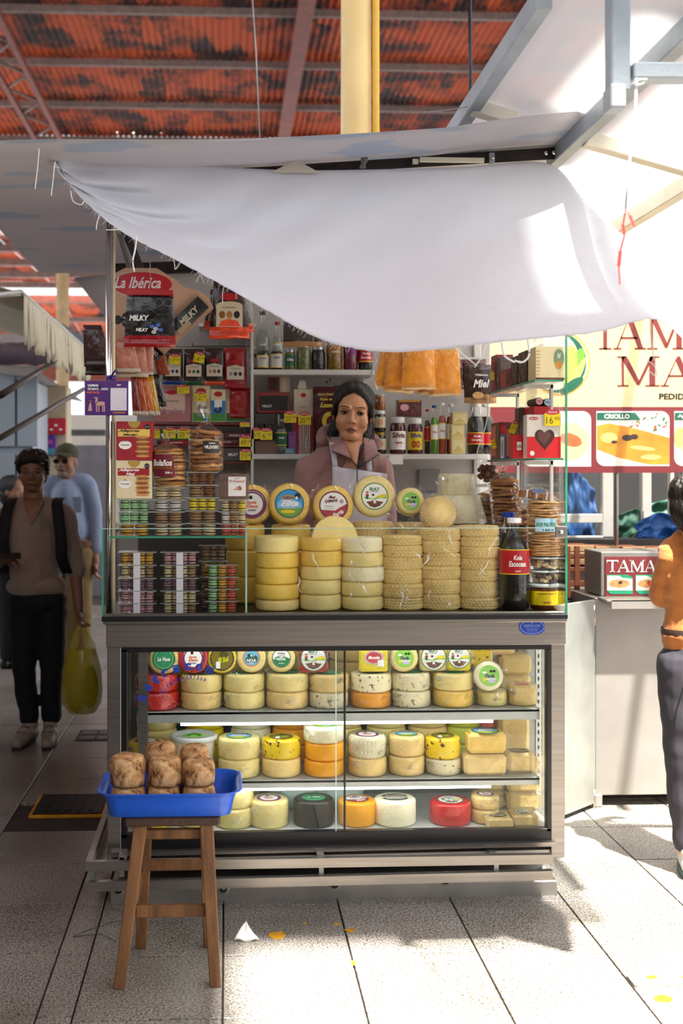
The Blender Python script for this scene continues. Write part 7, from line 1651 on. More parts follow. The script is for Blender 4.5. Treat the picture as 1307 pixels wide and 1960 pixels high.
def rr_pic(x0, x1, y0, y1, m, z=.0015, r=16):
    pts = []
    for cx2, cy2, a0, rr in ((x1-r, y0+r, -PI/2, r), (x1, y1, 0, 0), (x0+r, y1-r, PI/2, r), (x0, y0, PI, 0)):
        pts += [(cx2+rr*math.cos(a0+PI/2*i/6), cy2+rr*math.sin(a0+PI/2*i/6)) for i in range(7)] if rr else [(cx2, cy2)]
    bpoly(pts, m, z)
fo, fo2, fo3 = M('tamale_orange', '#d8912c', .5, 0, .25, 9), M('tamale_light', '#e8c472', .5, 0, .15, 20), M('tamale_red', '#c96a3a', .5, 0, .2, 20)
rr_pic(1000, 1131, 787, 893, bwh); ell(1090, 845, 38, 36, M('tamale_cream', '#e6cf9a', .5, 0, .15, 10), .002); ell(1092, 842, 22, 12, fo3, .0025, rot=.3)
rr_pic(1141, 1281, 787, 892, bwh)
bpoly([(1142, 815), (1165, 810), (1215, 820), (1281, 838), (1281, 889), (1240, 889), (1180, 875), (1142, 860)], fo, .002); ell(1165, 838, 16, 10, fo2, .0024); ell(1200, 838, 10, 6, M('olive_print', '#3a2a26', .5), .0026); ell(1213, 836, 8, 5, MATS['olive_print'], .0027); ell(1175, 846, 6, 3, MATS['olive_print'], .0027); ell(1230, 858, 24, 4, fo2, .0026, rot=.1); ell(1245, 875, 20, 5, fo2, .0026)
rv = random.Random(3)
for k in range(46): ell(1205+rv.random()*70, 792+rv.random()*28+(0 if k % 2 else 4), rv.uniform(2, 5), rv.uniform(1, 2.6), [M('onion_print', '#e6d8dc', .5), M('tomato_print', '#d0562a', .5), M('herb_print', '#3a7a3a', .5), MATS['onion_print']][k % 4], .0021+.00002*k, n=8, rot=rv.random()*3)
bpoly([(1142, 790), (1215, 790), (1226, 804), (1142, 804)], MATS['banner_green'], .004); a = BP(1180, 797); mb.text('CRIOLLO', a[0], a[1], px(50, YBN), px(9, YBN), whitep, FRONT, .0045, .03)
rr_pic(1290, 1430, 787, 892, bwh); bpoly([(1291, 790), (1365, 790), (1375, 804), (1291, 804)], MATS['banner_green'], .004); a = BP(1300, 797); mb.text('AJI', a[0]+.01, a[1], px(16, YBN), px(8, YBN), whitep, FRONT, .0045, .03); ell(1330, 840, 36, 34, MATS['tamale_cream'], .002); ell(1300, 838, 10, 20, fo2, .0025)
mb.build('print', bnr)
mb = MB(); 
for x in (905, 1178, 1475): q = P(x, 0, YBN+.03); mb.cyl((q.x, YBN+.03, 0), (q.x, YBN+.03, 2.6), .018, steel, 12)
q = bnr.location
# steel poles that carry the banner
for x in (1181, 1475):
    b = MB(); qq = P(x, 0, YBN+.03); b.cyl((0, 0, 0), (0, 0, 2.7), .0105 if x == 1181 else .018, steel, 14); tag(b.build('banner_pole', loc=(qq.x, YBN+.04, 0)), 'thin steel pole holding the food banner '+('behind the stand' if x == 1181 else 'at its far right end'), 'pole')
# the glazed kiosk behind
kio = thing('kiosk', 'white framed kiosk windows with blue and green cloths behind the stand', 'kiosk', (P(1200, 0, 6.3).x, 6.3, 0))
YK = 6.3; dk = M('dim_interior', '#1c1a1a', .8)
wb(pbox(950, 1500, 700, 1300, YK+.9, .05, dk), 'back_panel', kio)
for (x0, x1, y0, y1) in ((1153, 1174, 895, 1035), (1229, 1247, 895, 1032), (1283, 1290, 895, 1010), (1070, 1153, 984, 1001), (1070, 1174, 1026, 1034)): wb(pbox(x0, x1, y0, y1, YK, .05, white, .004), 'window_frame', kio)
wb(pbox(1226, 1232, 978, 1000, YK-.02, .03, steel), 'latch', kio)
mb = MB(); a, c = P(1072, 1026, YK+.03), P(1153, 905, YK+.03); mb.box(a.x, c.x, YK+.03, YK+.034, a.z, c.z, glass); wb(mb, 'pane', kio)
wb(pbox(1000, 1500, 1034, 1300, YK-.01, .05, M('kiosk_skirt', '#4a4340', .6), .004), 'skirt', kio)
def drapecl(label, x0, x1, y0, y1, Y, m, s, name='tarpaulin', top=None):
    a, c = P(x0, y1, Y), P(x1, y0, Y); b = MB()
    b.grid(lambda u, v: (a.x+(c.x-a.x)*u, Y+.06*nz(u*4+s, v*3)+.025*nz(u*12, v*6, s), a.z+(c.z-a.z)*v*((top(u) if top else 1))), 26, 16, m, th=.003); tag(b.build(name), label, 'tarpaulin')
tb = M('blue_tarp', '#2a5a96', .55, 0, .15, 5); tg = M('green_tarp', '#2a5a48', .6, 0, .15, 5)
drapecl('blue tarpaulin hanging inside the left kiosk window', 1080, 1140, 895, 1030, YK+.25, tb, 1, top=lambda u: 1-.5*max(0, u-.35))
drapecl('dark green tarpaulin heaped in the middle kiosk window', 1176, 1290, 950, 1034, YK+.3, tg, 2, top=lambda u: .55+.45*u)
drapecl('bright blue tarpaulin heaped at the right behind the stand', 1218, 1330, 982, 1036, YK-.25, M('bright_blue_tarp', '#1f5aa6', .5, 0, .15, 5), 3, top=lambda u: .6+.4*math.sin(PI*min(1, u*1.2)))
mb = MB(); a, c = P(1000, 1046, 5.9), P(1500, 1032, 5.9); mb.box(a.x, c.x, 5.9, 6.08, a.z, c.z, M('dark_ledge', '#3c3632', .4)); mb.box(a.x, c.x, 5.92, 6.06, 0, a.z, M('dark_ledge_base', '#2c2624', .7)); tag(mb.build('ledge_counter'), 'dark long ledge counter behind the tamale stand', 'counter')  # plain dark brown panel below the ledge
crm = M('crate_wood', '#a9865c', .7, 0, .25, 6, .2, 40, stretch=(1, 8, 8)); crd = M('brown_crate_wood', '#6d3a22', .7, 0, .25, 6)
for i, (x0, x1, y0, y1) in enumerate(((1085, 1137, 1043, 1062), (1140, 1185, 1045, 1060), (1192, 1235, 1046, 1060), (1238, 1290, 1048, 1062))):
    a, c = P(x0, y1+20, 5.6), P(x1, y0, 5.6); o = thing('wooden_crate', f'pale wooden crate in row behind the stand, {["leftmost", "second from left", "third from left", "rightmost"][i]}', 'crate', ((a.x+c.x)/2, 5.7, a.z), group='wooden crates behind the stand'); W_ = c.x-a.x; h = c.z-a.z
    for k in range(3): MB().box(-W_/2, W_/2, -.1, -.09, h*k/3+.002, h*(k+1)/3-.002, crm, b=.002).build('slat', o)
    MB().box(-W_/2, W_/2, -.089, .1, 0, h-.004, crd).build('crate_body', o)
mb = MB(); a, c = P(1085, 1350, 5.55), P(1320, 1083, 5.62); mb.box(a.x, c.x, 5.56, 5.85, 0, c.z, M('dark_bench', '#3a2c26', .7)); tag(mb.build('bench'), 'dark bench under the row of wooden crates', 'bench')
o = thing('crate_stack', 'reddish brown slatted crate between the glass case and the stand', 'crate', (P(1103, 0, 5.4).x, 5.45, 0))
for k, (y0, y1) in enumerate(((1060, 1068), (1086, 1094), (1112, 1122), (1130, 1140))): wb(pbox(1084, 1122, y0, y1, 5.4, .015, crd, .002), 'slat', o)
for x0, x1 in ((1086, 1092), (1100, 1110)): wb(pbox(x0, x1, 1045, 1145, 5.395, .015, crd, .002), 'post', o)
wb(pbox(1084, 1122, 1146, 1400, 5.4, .15, M('dark_bench', '#3a2c26')), 'crate_body', o)
# stand
YT = 5.05
tst = thing('tamale_stand', 'stainless steel food stand with small lettered sign and ledge, at the right', 'food stand', (P(1220, 0, YT).x, YT+.3, 0))
ss = M('dull_stand_steel', '#98938d', .38, .55, .12, 3, .05, 60)
xs0, xs9 = P(1139, 0, YT).x, P(1139, 0, YT).x+1.25
mb = MB(); mb.box(xs0, xs9, YT, YT+.5, .05, P(0, 1150, YT).z, ss, b=.003); wb(mb, 'body_panel', tst)
for xx in (xs0-.025, xs9-.05): mb = MB(); mb.box(xx, xx+.055, YT-.01, YT+.05, 0, .055, steel_side, b=.003); wb(mb, 'leg', tst)
for yy in (YT+.45,): mb = MB(); mb.box(xs0, xs0+.05, yy, yy+.05, 0, .05, steel_side); wb(mb, 'leg', tst)
# ledge
q = P(1143, 1172, 4.93); zt2 = P(0, 1148, YT).z; zb2 = P(0, 1172, 4.92).z
mb = MB(); mb.box(xs0+.01, xs9, 4.92, YT+.02, zt2-.006, zt2, ss); mb.box(xs0+.03, xs9, 4.92, 4.925, zb2, zt2, ss, b=.001)
mb.add([(xs0+.01, YT, zt2), (xs0+.03, 4.92, zt2), (xs0+.03, 4.92, zb2), (xs0+.01, YT, zt2-.01)], [(0, 1, 2, 3)], ss); wb(mb, 'ledge', tst)
# sign box
x0s = P(1150, 0, 5.08).x; zt3 = P(0, 1060, 5.08).z
mb = MB(); mb.box(x0s, xs9, 5.08, 5.32, zt2, zt3, ss, b=.003); wb(mb, 'sign_box', tst)
a, c = P(1158, 1143, 5.075), P(1420, 1065, 5.075)
mb = MB(); mb.box(a.x, c.x, 5.072, 5.079, a.z, c.z, bmr)
o_ = wb(mb, 'sign_panel', tst)
mb = MB(); YBN_, bl_ = YBN, bnr.location.copy()
def BP(x, y): q = P(x, y, 5.07); return (q.x, q.z)
def bpoly(pts, m, z=.001): mb.flat([BP(x, y) for x, y in pts][::-1], m, T(0, 5.071, 0) @ FRONT, z)
for ch, x0, x1 in (('T', 1161, 1183), ('A', 1181, 1206), ('M', 1205, 1234), ('A', 1233, 1256), ('L', 0, 0)): serif(ch, x0, x1, 1072, 1095, whitep, .001, .16)
for x0 in (1161, 1216, 1271):
    bpoly([(x0, 1100), (x0+40, 1100), (x0+50, 1106), (x0+50, 1137), (x0+8, 1137), (x0, 1130)], M('sign_green', '#1f9a72', .5), .001); bpoly([(x0+1, 1102), (x0+24, 1102), (x0+30, 1106), (x0+49, 1108), (x0+49, 1130), (x0+1, 1130)], M('plate_cream', '#e9dcc6', .5), .0015)
    ell(x0+24, 1117, 20, 8, M('food_print', '#d0915a', .5, 0, .3, 60), .002, n=16); ell(x0+26, 1115, 4, 3, MATS['olive_print'], .0025, n=10)
    if x0 == 1216: ell(x0+31, 1118, 8, 5, M('tomato_bright', '#d8301c', .5), .0026, n=12)
wb(mb, 'sign_print', tst)
# hinges and open door
zd0, zd1 = P(0, 1575, 4.88).z, zt2-.01
hp = Vector((xs0-.002, YT-.005)); dv = Vector((-.164, -.15)).normalized(); mb = MB()
xf = Matrix(((dv.x, dv.y, 0, hp.x), (dv.y, -dv.x, 0, hp.y), (0, 0, 1, 0), (0, 0, 0, 1)))
mb.box(0.01, .62, -.008, .008, max(.02, zd0), zd1, M('door_steel', '#a9aba4', .28, .7, .2, 4, .05, 60), xf, b=.003); wb(mb, 'open_door', tst)
for y in (1178, 1530):
    q = P(1137, y, YT-.02); mb = MB(); mb.cyl((q.x, YT-.02, q.z-.045), (q.x, YT-.02, q.z+.045), .008, steel, 10); wb(mb, 'hinge', tst)

# ================================================================ LEFT: aisle with other stalls
kl = M('pale_blue_cabinet', '#97a0aa', .5, 0, .06, 3)
lk = thing('market_kiosk', 'pale blue grey panelled market kiosk lining the left side of aisle', 'kiosk', (-2.6, 9.3, 0))
mb = MB(); xk = P(74, 0, 9.3).x; mb.box(-4.2, xk-.05, 9.32, 10.1, 0, P(0, 690, 9.3).z-.15, kl, b=.01); wb(mb, 'kiosk_body', lk)
for x0, x1, y0, y1 in ((-60, 28, 700, 855), (33, 72, 700, 855), (-60, 28, 868, 1000), (33, 72, 868, 1000), (-60, 28, 1010, 1150), (33, 72, 1010, 1150)): wb(pbox(x0, x1, y0, y1, 9.28, .04, kl, .006), 'door_panel', lk)
kb = thing('market_kiosk', 'unseen grey brown wall block added at far left to darken the aisle', 'kiosk', (-3.2, 4, 0)); mb = MB(); mb.box(-3.6, -2.0, -1, 7.2, 0, 2.3, M('brown_grey_wall', '#6f665e', .7), b=.01); wb(mb, 'kiosk_body', kb)  # out of view, added to block sky light from the left
mb = MB(); mb.box(-3.9, -1.75, -1, 6.6, 2.3, 2.34, banner); wb(mb, 'roof_sheet', kb)
cw = M('cream_wall', '#b8a98e', .7, 0, .08)
o = thing('sign_wall', 'cream wall end carrying stacked red and purple signs beyond the kiosk', 'wall', (P(100, 0, 10.2).x, 10.2, 0)); wb(pbox(74, 128, 738, 1225, 10.2, .3, cw, .01), 'wall_body', o)
rs = thing('red_sign', 'red shop sign with small white panels above the purple one', 'sign', tuple(P(100, 831, 10.15))); wb(pbox(75, 126, 800, 831, 10.15, .03, M('sign_red', '#b8182c', .5), .005), 'panel', rs)
mb = MB()
for k in range(5): q = P(80+9*k, 814 if k % 2 else 822, 10.145); mb.box(q.x-.013, q.x+.013, 10.142, 10.149, q.z-.008, q.z+.008, bwh)
wb(mb, 'print', rs, kind='stuff')
ps = thing('purple_sign', 'purple and blue sign hanging below the red shop sign', 'sign', tuple(P(92, 870, 10.15))); wb(pbox(75, 107, 833, 872, 10.15, .03, M('sign_violet', '#5a2a8a', .5), .005), 'panel', ps); mb = MB(); pbox(77, 105, 858, 870, 10.144, .004, M('sign_teal', '#3a8aa8', .5), 0, mb); pbox(84, 100, 842, 850, 10.144, .004, M('sign_pink', '#b04a9a', .5), 0, mb); wb(mb, 'print', ps)
# scalloped awning
ca = M('cream_canvas', '#b5ab94', .85, 0, .08, 3); Xa, Za = P(40, 560, 7).x, P(40, 560, 7).z
sa = thing('scalloped_awning', 'cream canvas awning with scalloped fringe along the left kiosk', 'awning', (Xa, 7, Za))
MB().grid(lambda u, v: (-u*1.6, v*3.3, u*.35-.03*math.sin(PI*v*3)), 6, 14, ca, th=.004).build('canopy', sa)
b = MB(); b.cyl((0, 0, 0), (0, 3.35, 0), .018, steel_side, 8); b.cyl((0, 0, 0), (-.8, -.12, -.12), .02, steel_side, 8); b.build('front_tube', sa)
for k in range(22):
    y0 = .03+k*.15
    b = MB(); L_ = .30+.03*math.sin(k*2.3)
    def tabf(u, v, y0=y0, k=k, L_=L_): return (.012+.018*math.sin(u*PI*2+k)*v, y0+u*.145, -.01-v*L_*(.82+.18*math.sin(PI*u)))
    b.grid(tabf, 5, 6, ca, th=.002); b.build('fringe_tab', sa)
for i, (p0, p1, Y0, Y1, r) in enumerate((((0, 757), (112, 688), 6.2, 10, .02), ((-20, 850), (160, 745), 6.5, 8.9, .018))):
    b = MB(); b.cyl(P(p0[0], p0[1], Y0), P(p1[0], p1[1], Y1), r, M('dark_awning_arm', '#453c36', .5, .4), 8); tag(b.build('awning_arm'), f'dark slanting awning arm in the left aisle, {["upper", "lower", "short far"][i]} one', 'awning arm')
b = MB(); a = P(-30, 662, 12); c = P(100, 690, 12); b.grid(lambda u, v: (a.x+(c.x-a.x)*u, 12+.1*math.cos(v*PI*2), a.z-(a.z-c.z)*v+.03*nz(u*6, v*4)), 20, 8, M('dusk_roll_cloth', '#4c4048', .8), th=.05); tag(b.build('rolled_tarpaulin'), 'dark rolled tarpaulin hanging beyond the scalloped awning', 'tarpaulin')
b = MB(); b.add([P(-30, 700, 8.5), P(60, 705, 8.5), P(160, 770, 12.5), P(20, 740, 12.5)], [(0, 1, 2, 3)], banner); b.add([P(-30, 697, 8.5), P(60, 702, 8.5), P(160, 768, 12.5), P(20, 738, 12.5)], [(3, 2, 1, 0)], banner); tag(b.build('plastic_roof'), 'pale plastic sheet roof sloping over the left kiosk fronts', 'roof')
b = MB(); b.add([P(103, 608, 11), P(168, 650, 14), P(168, 668, 14), P(120, 640, 11)], [(0, 1, 2, 3)], M('slate_tarp', '#3d4048', .8)); wb(b, 'slate_sheet', sa)
# far end of the aisle
for i, (x0, x1, y0, y1, Y, c, nm) in enumerate(((128, 200, 822, 833, 16, '#4a4648', 'dark beam over the aisle'), (128, 215, 852, 1260, 14, '#6c6a72', 'grey awning front'), (150, 215, 900, 1070, 20, '#55606a', 'grey stall front'), (-10, 130, 640, 656, 21, '#8c8480', 'pale truss band'), (120, 150, 884, 1075, 19, '#5f7a6a', 'green stall front'))):
    b = pbox(x0, x1, y0, y1, Y, .3, M('far_'+nm.replace(' ', '_'), c, .7, 0, .15)); o = b.build('far_stall' if 'front' in nm else 'far_beam'); tag(o, nm+' far down the left aisle', 'stall' if 'front' in nm else 'beam')
for i, (x, y, c, nm) in enumerate(((182, 893, '#c0602a', 'orange'), (170, 905, '#3a9a4a', 'green'), (196, 915, '#2a6aa0', 'blue'), (160, 892, '#b83040', 'red'))):
    q = P(x, y, 17); b = MB(); b.box(-.09, .09, 0, .2, -.07, .07, M('goods_'+nm, c, .6, 0, .15), b=.01); o = b.build('goods_box', loc=q); tag(o, f'tiny blurred {nm} box of goods at the far end of aisle', 'box'); b2 = MB(); b2.box(-.1, .1, 0, .25, 0, q.z-.075, M('stall_legs', '#4a4540', .7)); tag(b2.build('goods_table', loc=(q.x, 17, 0)), f'dim table under the {nm} goods at far end', 'table')
b = MB(); b.box(-12, 12, 30, 30.4, 0, 3.0, M('pale_far_wall', '#c9c2b6', .8, 0, .1, 1), b=.02); struct(b, 'wall_far')
b = MB(); b.box(3.4, 9, 9, 9.3, 0, 2.6, M('grey_far_wall', '#8a847c', .8)); struct(b, 'wall_right')
# stall row behind ours so that no open floor shows through
mb = MB(); mb.box(xw0-.0, xw1+.0, 5.4, 6.8, 0, 2.2, M('dark_stall_rear', '#4a4542', .8)); tag(mb.build('rear_stall'), 'plain rear stall block standing directly behind the white back wall', 'stall')
# ================================================================ PEOPLE
TS = bpy.data.scenes.new('workbench')
def capsule(mb, p0, p1, r0, r1, m, sx=1, sy=1):
    p0, p1 = Vector(p0), Vector(p1); d = p1-p0; L_ = d.length
    q = d.to_track_quat('Z', 'Y').to_matrix().to_4x4(); q.translation = p0
    pr = [(max(.0005, r0*math.cos(a)), -r0*math.sin(a)) for a in [PI/2*(1-i/4) for i in range(5)]]+[(max(.0005, r1*math.cos(a)), L_+r1*math.sin(a)) for a in [PI/2*i/4 for i in range(5)]]
    mb.lathe(pr, m, 16, q @ Matrix.Diagonal((sx, sy, 1, 1)))
def blob(name, parent, prims, m, voxel=.006, sm=3, fold=0, fs=20, xf=None, mfun=None, folddir=(1, 1, 1)):
    mb = MB()
    for p_ in prims:
        if p_[0] == 'c': capsule(mb, p_[1], p_[2], p_[3], p_[4], m, *(p_[5:7] if len(p_) > 5 else ()))
        else: mb.ball(p_[1], p_[2], m, 20, 12, None) if len(p_) < 4 else mb.ball((0, 0, 0), p_[2], m, 20, 12, T(*p_[1]) @ p_[3])
    if xf is not None: mb.v = [tuple(xf @ Vector(v)) for v in mb.v]
    o = bpy.data.objects.new('tmp', mb.mesh('tmp')); C.objects.link(o)
    C.objects.unlink(o); TS.collection.objects.link(o)
    r = o.modifiers.new('r', 'REMESH'); r.mode = 'VOXEL'; r.voxel_size = voxel; r.use_smooth_shade = True
    if sm: s_ = o.modifiers.new('s', 'SMOOTH'); s_.iterations = sm; s_.factor = .6
    TS.view_layers[0].update(); dg = TS.view_layers[0].depsgraph; me = bpy.data.meshes.new_from_object(o.evaluated_get(dg)); bpy.data.objects.remove(o)
    me.name = name; me.materials.clear(); me.materials.append(m if not isinstance(m, str) else MATS[m])
    if fold:
        nn = [v.normal.copy() for v in me.vertices]; out = []
        for v, nv in zip(me.vertices, nn):
            c = v.co; k = fold*(nz(c.x*fs*folddir[0], c.y*fs*folddir[1], c.z*fs*folddir[2])+.5*nz(c.x*fs*2.3*folddir[0], c.y*fs*2, c.z*fs*2.1*folddir[2])); out += list(c+nv*k)
        me.vertices.foreach_set('co', out)
    if mfun:
        ms = mfun[0]; [me.materials.append(q) for q in ms]
        for pl in me.polygons: pl.material_index = mfun[1](pl.center)
    me.polygons.foreach_set('use_smooth', [True]*len(me.polygons)); me.update()
    n = bpy.data.objects.new(name, me); C.objects.link(n); n.parent = parent; return n
def head_prims(s=1, male=False):
    g = [('e', (0, .012, .035), (.073, .092, .080)), ('e', (0, -.022, -.024), (.066, .064, .078)), ('e', (0, -.056, -.082), (.027, .024, .021)), ('c', (-.041, .0, -.048), (-.013, -.050, -.086), .022, .019), ('c', (.041, .0, -.048), (.013, -.050, -.086), .022, .019),
         ('e', (-.036, -.052, -.028), (.028, .026, .030)), ('e', (.036, -.052, -.028), (.028, .026, .030)),
         ('c', (0, -.079, .012), (0, -.098, -.026), .0065, .0105), ('e', (-.0115, -.088, -.031), (.008, .009, .007)), ('e', (.0115, -.088, -.031), (.008, .009, .007)),
         ('c', (-.040, -.062, .026), (-.014, -.076, .022), .010, .010), ('c', (.040, -.062, .026), (.014, -.076, .022), .010, .010),
         ('e', (0, -.076, -.060), (.024, .014, .012)), ('e', (-.075, .008, -.008), (.009, .019, .030)), ('e', (.075, .008, -.008), (.009, .019, .030)),
         ('c', (0, .018, -.06), (0, .035, -.20), .049 if not male else .055, .052 if not male else .062)]
    return g
def face_parts(t, xf, skin_dark, look=(0, 0), brow_m=None, lipm=None, lids=None):
    whm, irm, pum = M('eye_white', '#b5aaa2', .3), M('brown_iris', '#2e1a12', .15), M('pupil', '#0a0808', .1)
    for sx_ in (-1, 1):
        b = MB(); b.ball((0, 0, 0), .0115, whm, 14, 10); c = Vector((sx_*.0305+0, -.0655, .003))
        r_ = RZ(look[0]) @ RX(look[1]); 
        b.disc(0, 0, .0062, .0062, irm, r_ @ FRONT, .0112, 16); b.disc(0, 0, .003, .003, pum, r_ @ FRONT, .0118, 12)
        o = b.build('eye', t); o.matrix_local = xf @ T(*c)
        b = MB(); b.tube([(sx_*(.014+.034*k/6), -.0835+.012*(k/6)**2, .0225+.004*math.sin(PI*k/6*.8)) for k in range(7)], lambda f: .0022*(1-.6*abs(f-.3)), brow_m or MATS['hair'], 6); o = b.build('eyebrow', t); o.matrix_local = xf
        b = MB()
        b.tube([(sx_*(.0175+.027*k/8), -.0738-.0055*math.sin(PI*k/8)+.006*(k/8)**2, .0045+.0050*math.sin(PI*k/8)) for k in range(9)], .0026, lids or skin_dark, 6); b.tube([(sx_*(.0185+.025*k/8), -.0745-.0045*math.sin(PI*k/8)+.006*(k/8)**2, .0015-.0050*math.sin(PI*k/8)) for k in range(9)], .0018, skin_dark, 6); o = b.build('eyelid', t); o.matrix_local = xf
    lm = lipm or M('lips', '#8a4a42', .4)
    b = MB(); b.tube([(-.023+.046*k/10, -.0845-.006*math.sin(PI*k/10), -.0570+.002*math.sin(2*PI*k/10-PI/2)-.002*abs(k/5-1)) for k in range(11)], lambda f: .0006+.0034*math.sin(PI*f), lm, 8)
    b.tube([(-.021+.042*k/10, -.0840-.006*math.sin(PI*k/10), -.0625-.002*math.sin(PI*k/10)) for k in range(11)], lambda f: .0006+.0040*math.sin(PI*f), lm, 8); o = b.build('lips', t); o.matrix_local = xf
hairm = M('hair', '#17120f', .32, 0, .3, 10, .5, 60, stretch=(8, 8, 1)); skn = M('skin_warm', '#cf9672', .5, 0, .06, 10, sub=.12); skd = M('eyelid_brown', '#5a3426', .5)  # last one: darker brown for the eyelid rims
def strands(t, name, lines, r=.004):
    b = MB()
    for pts in lines: b.tube([cat([Vector(p) for p in pts], k/12) for k in range(13)], lambda f: r*(1-.7*f), hairm, 5)
    return b.build(name, t)
# ---- seller
YP = 4.76
se = thing('person', 'young woman seller in dusty pink jacket and white apron behind the counter', 'person', (P(662, 0, YP).x, YP, .22))
hx = Matrix.Translation((P(674, 0, YP).x-se.location.x, -.02, P(0, 793, YP).z-.22+.005)) @ RY(R(5)) @ RZ(R(-7)) @ RX(R(4)) @ Matrix.Scale(1.09, 4)
sh = P(0, 872, YP).z-.22; nb = sh-.03; wz = sh-.45
body = [('c', (0.03, .02, sh+.05), (.0, .02, nb), .05, .06)]
headp = [(*p_,) for p_ in head_prims()]
def xform_prims(pr, xf):
    out = []
    for p_ in pr:
        if p_[0] == 'c': out.append(('c', tuple(xf @ Vector(p_[1])), tuple(xf @ Vector(p_[2])), p_[3], p_[4]))
        else: out.append(('e', tuple(xf @ Vector(p_[1])), p_[2], xf.to_3x3().normalized().to_4x4()))
    return out
hp_ = xform_prims(headp, hx)
hand = lambda x, y, z, s_: [('c', (x, y, z), (x, y-.02, z-.07), .026, .03, 1, .6)]+[('c', (x+s_*(-.024+.016*k), y-.03, z-.09), (x+s_*(-.026+.017*k), y-.045, z-.15-.01*math.sin(k+.6)), .0085, .007) for k in range(4)]+[('c', (x-s_*.026, y-.02, z-.06), (x-s_*.045, y-.05, z-.10), .010, .008)]
blob('body', se, hp_+[('c', (.012, .02, sh+.03), (0, .02, wz), .06, .11), ('c', (-.15, .0, .75), (-.15, -.04, .68), .03, .03)]+hand(-.16, -.03, .72, 1)+hand(.16, -.03, .72, -1)+[('c', (-.15, -.02, .95), (-.16, -.03, .72), .035, .025), ('c', (.15, -.02, .95), (.16, -.03, .72), .035, .025), ('c', (0, .02, wz), (0, .02, wz-.1), .11, .10)], skn, .0042, 2)
face_parts(se, hx, skd, look=(.10, .02))
jk = M('dusty_pink_fabric', '#9a7470', .85, 0, .05, 6, .25, 120, sheen=.3)
blob('jacket', se, [('c', (-.115, .02, sh-.045), (.115, .02, sh-.045), .062, .062, 1, 1), ('c', (-.07, .025, sh-.02), (.07, .025, sh-.02), .07, .07), ('e', (0, .02, sh-.18), (.168, .105, .16)), ('e', (0, .02, sh-.36), (.158, .105, .18)), ('e', (0, .02, sh-.50), (.155, .11, .12)),
    ('c', (-.152, .02, sh-.06), (-.185, .03, sh-.30), .062, .058), ('c', (.145, .02, sh-.06), (.168, .03, sh-.30), .060, .056), ('c', (-.185, .03, sh-.30), (-.165, -.02, sh-.55), .056, .044), ('c', (.168, .03, sh-.30), (.165, -.02, sh-.55), .054, .042)], jk, .006, 3, .006, 14, folddir=(1.6, 1, .7))
# collar and hood roll
nzs = sh+.035
def sp(x, y, dy): return Vector((P(x, 0, YP).x-se.location.x, dy, P(0, y, YP).z-.22))
y_at = lambda x, z, e=.016: .02-math.sqrt(max(.0, 1-min(.999, (x/.172)**2)))*.107-e
def quad(m, a, b_, c, d, n=8, th=.004, bow=.006):
    b2 = MB(); b2.grid(lambda u, v: a.lerp(b_, u).lerp(d.lerp(c, u), v)+Vector((0, -bow*math.sin(PI*u)*math.sin(PI*v), 0)), n, n, m, th=th); return b2
for pts in (((652, 836, -.050), (624, 836, -.02), (632, 864, -.108), (666, 877, -.118)), ((692, 838, -.050), (714, 843, -.02), (718, 870, -.100), (691, 885, -.118))):
    quad(jk, *[sp(*p) for p in pts]).build('collar', se)
b = MB(); b.tube([cat([sp(618, 850, .0), sp(622, 826, .07), sp(660, 816, .12), sp(706, 828, .09), sp(722, 850, .02)], k/16) for k in range(17)], .026, jk, 10); b.build('hood', se)
zipm = M('black_zip', '#15130f', .4)
for pts in (((630, 864, -.112), (650, 872, -.120), (666, 879, -.125), (674, 890, -.125), (677, 898, -.125), (677, 930, -.124)), ((719, 870, -.104), (705, 879, -.118), (691, 887, -.124), (680, 895, -.125))):
    b = MB(); b.tube([sp(*p) for p in pts], .0022, zipm, 6); b.build('zip', se)
b = quad(skn, sp(652, 840, -.052), sp(692, 842, -.052), sp(679, 892, -.113), sp(672, 890, -.113), th=.002, bow=.012); b.build('neck_opening', se)
b = quad(M('dark_lining_fabric', '#2e2a30', .8), sp(686, 852, -.078), sp(694, 850, -.070), sp(682, 896, -.119), sp(676, 897, -.119), th=.002); b.build('inner_lining', se)  # dark inner lining of the jacket, its own colour
b = quad(M('rose_lining', '#8a2c3a', .7), sp(691, 858, -.088), sp(693, 858, -.086), sp(687, 878, -.120), sp(685, 878, -.120), 3, th=.001); b.build('lining_trim', se)
apm = M('apron_white', '#cfcbd8', .85, 0, .03, 6, .2, 60); b = MB()
zt4 = P(0, 893, YP).z-.22; xa0, xa1 = P(632, 0, YP).x-se.location.x, P(737, 0, YP).x-se.location.x
b.grid(lambda u, v: (xa0+(xa1-xa0)*u, min(y_at(xa0+(xa1-xa0)*u, 0, .014), -.055)-.01*v+.003*nz(u*7, v*9), zt4-.03*u*(1 if u > .1 else 0)-.0*u-(.50*v)), 20, 24, apm, th=.002)
b.build('apron', se)
for (x0, z0, x1_, z1_) in ((xa0+.012, zt4, xa0+.0, zt4+.10), (xa0+.155, zt4-.02, xa0+.15, zt4+.06)):
    b = MB(); b.grid(lambda u, v: (x0+(x1_-x0)*v+(u-.5)*.022, y_at(x0, 0, .010)+.028*v*v+.002*nz(v*9, u), z0+(z1_-z0)*v), 3, 8, apm, th=.002); b.build('apron_strap', se)
blob('trousers', se, [('c', (-.07, .02, .66), (-.08, .02, .06), .095, .06), ('c', (.07, .02, .66), (.08, .02, .06), .095, .06), ('e', (0, .02, .72), (.16, .11, .12))], M('navy_trousers', '#20242e', .85), .009, 2, .004)
for s_ in (-1, 1): b = MB(); b.box(-.045, .045, -.15, .09, 0, .06, black, T(s_*.08, 0, 0), b=.02); b.build('shoe', se)
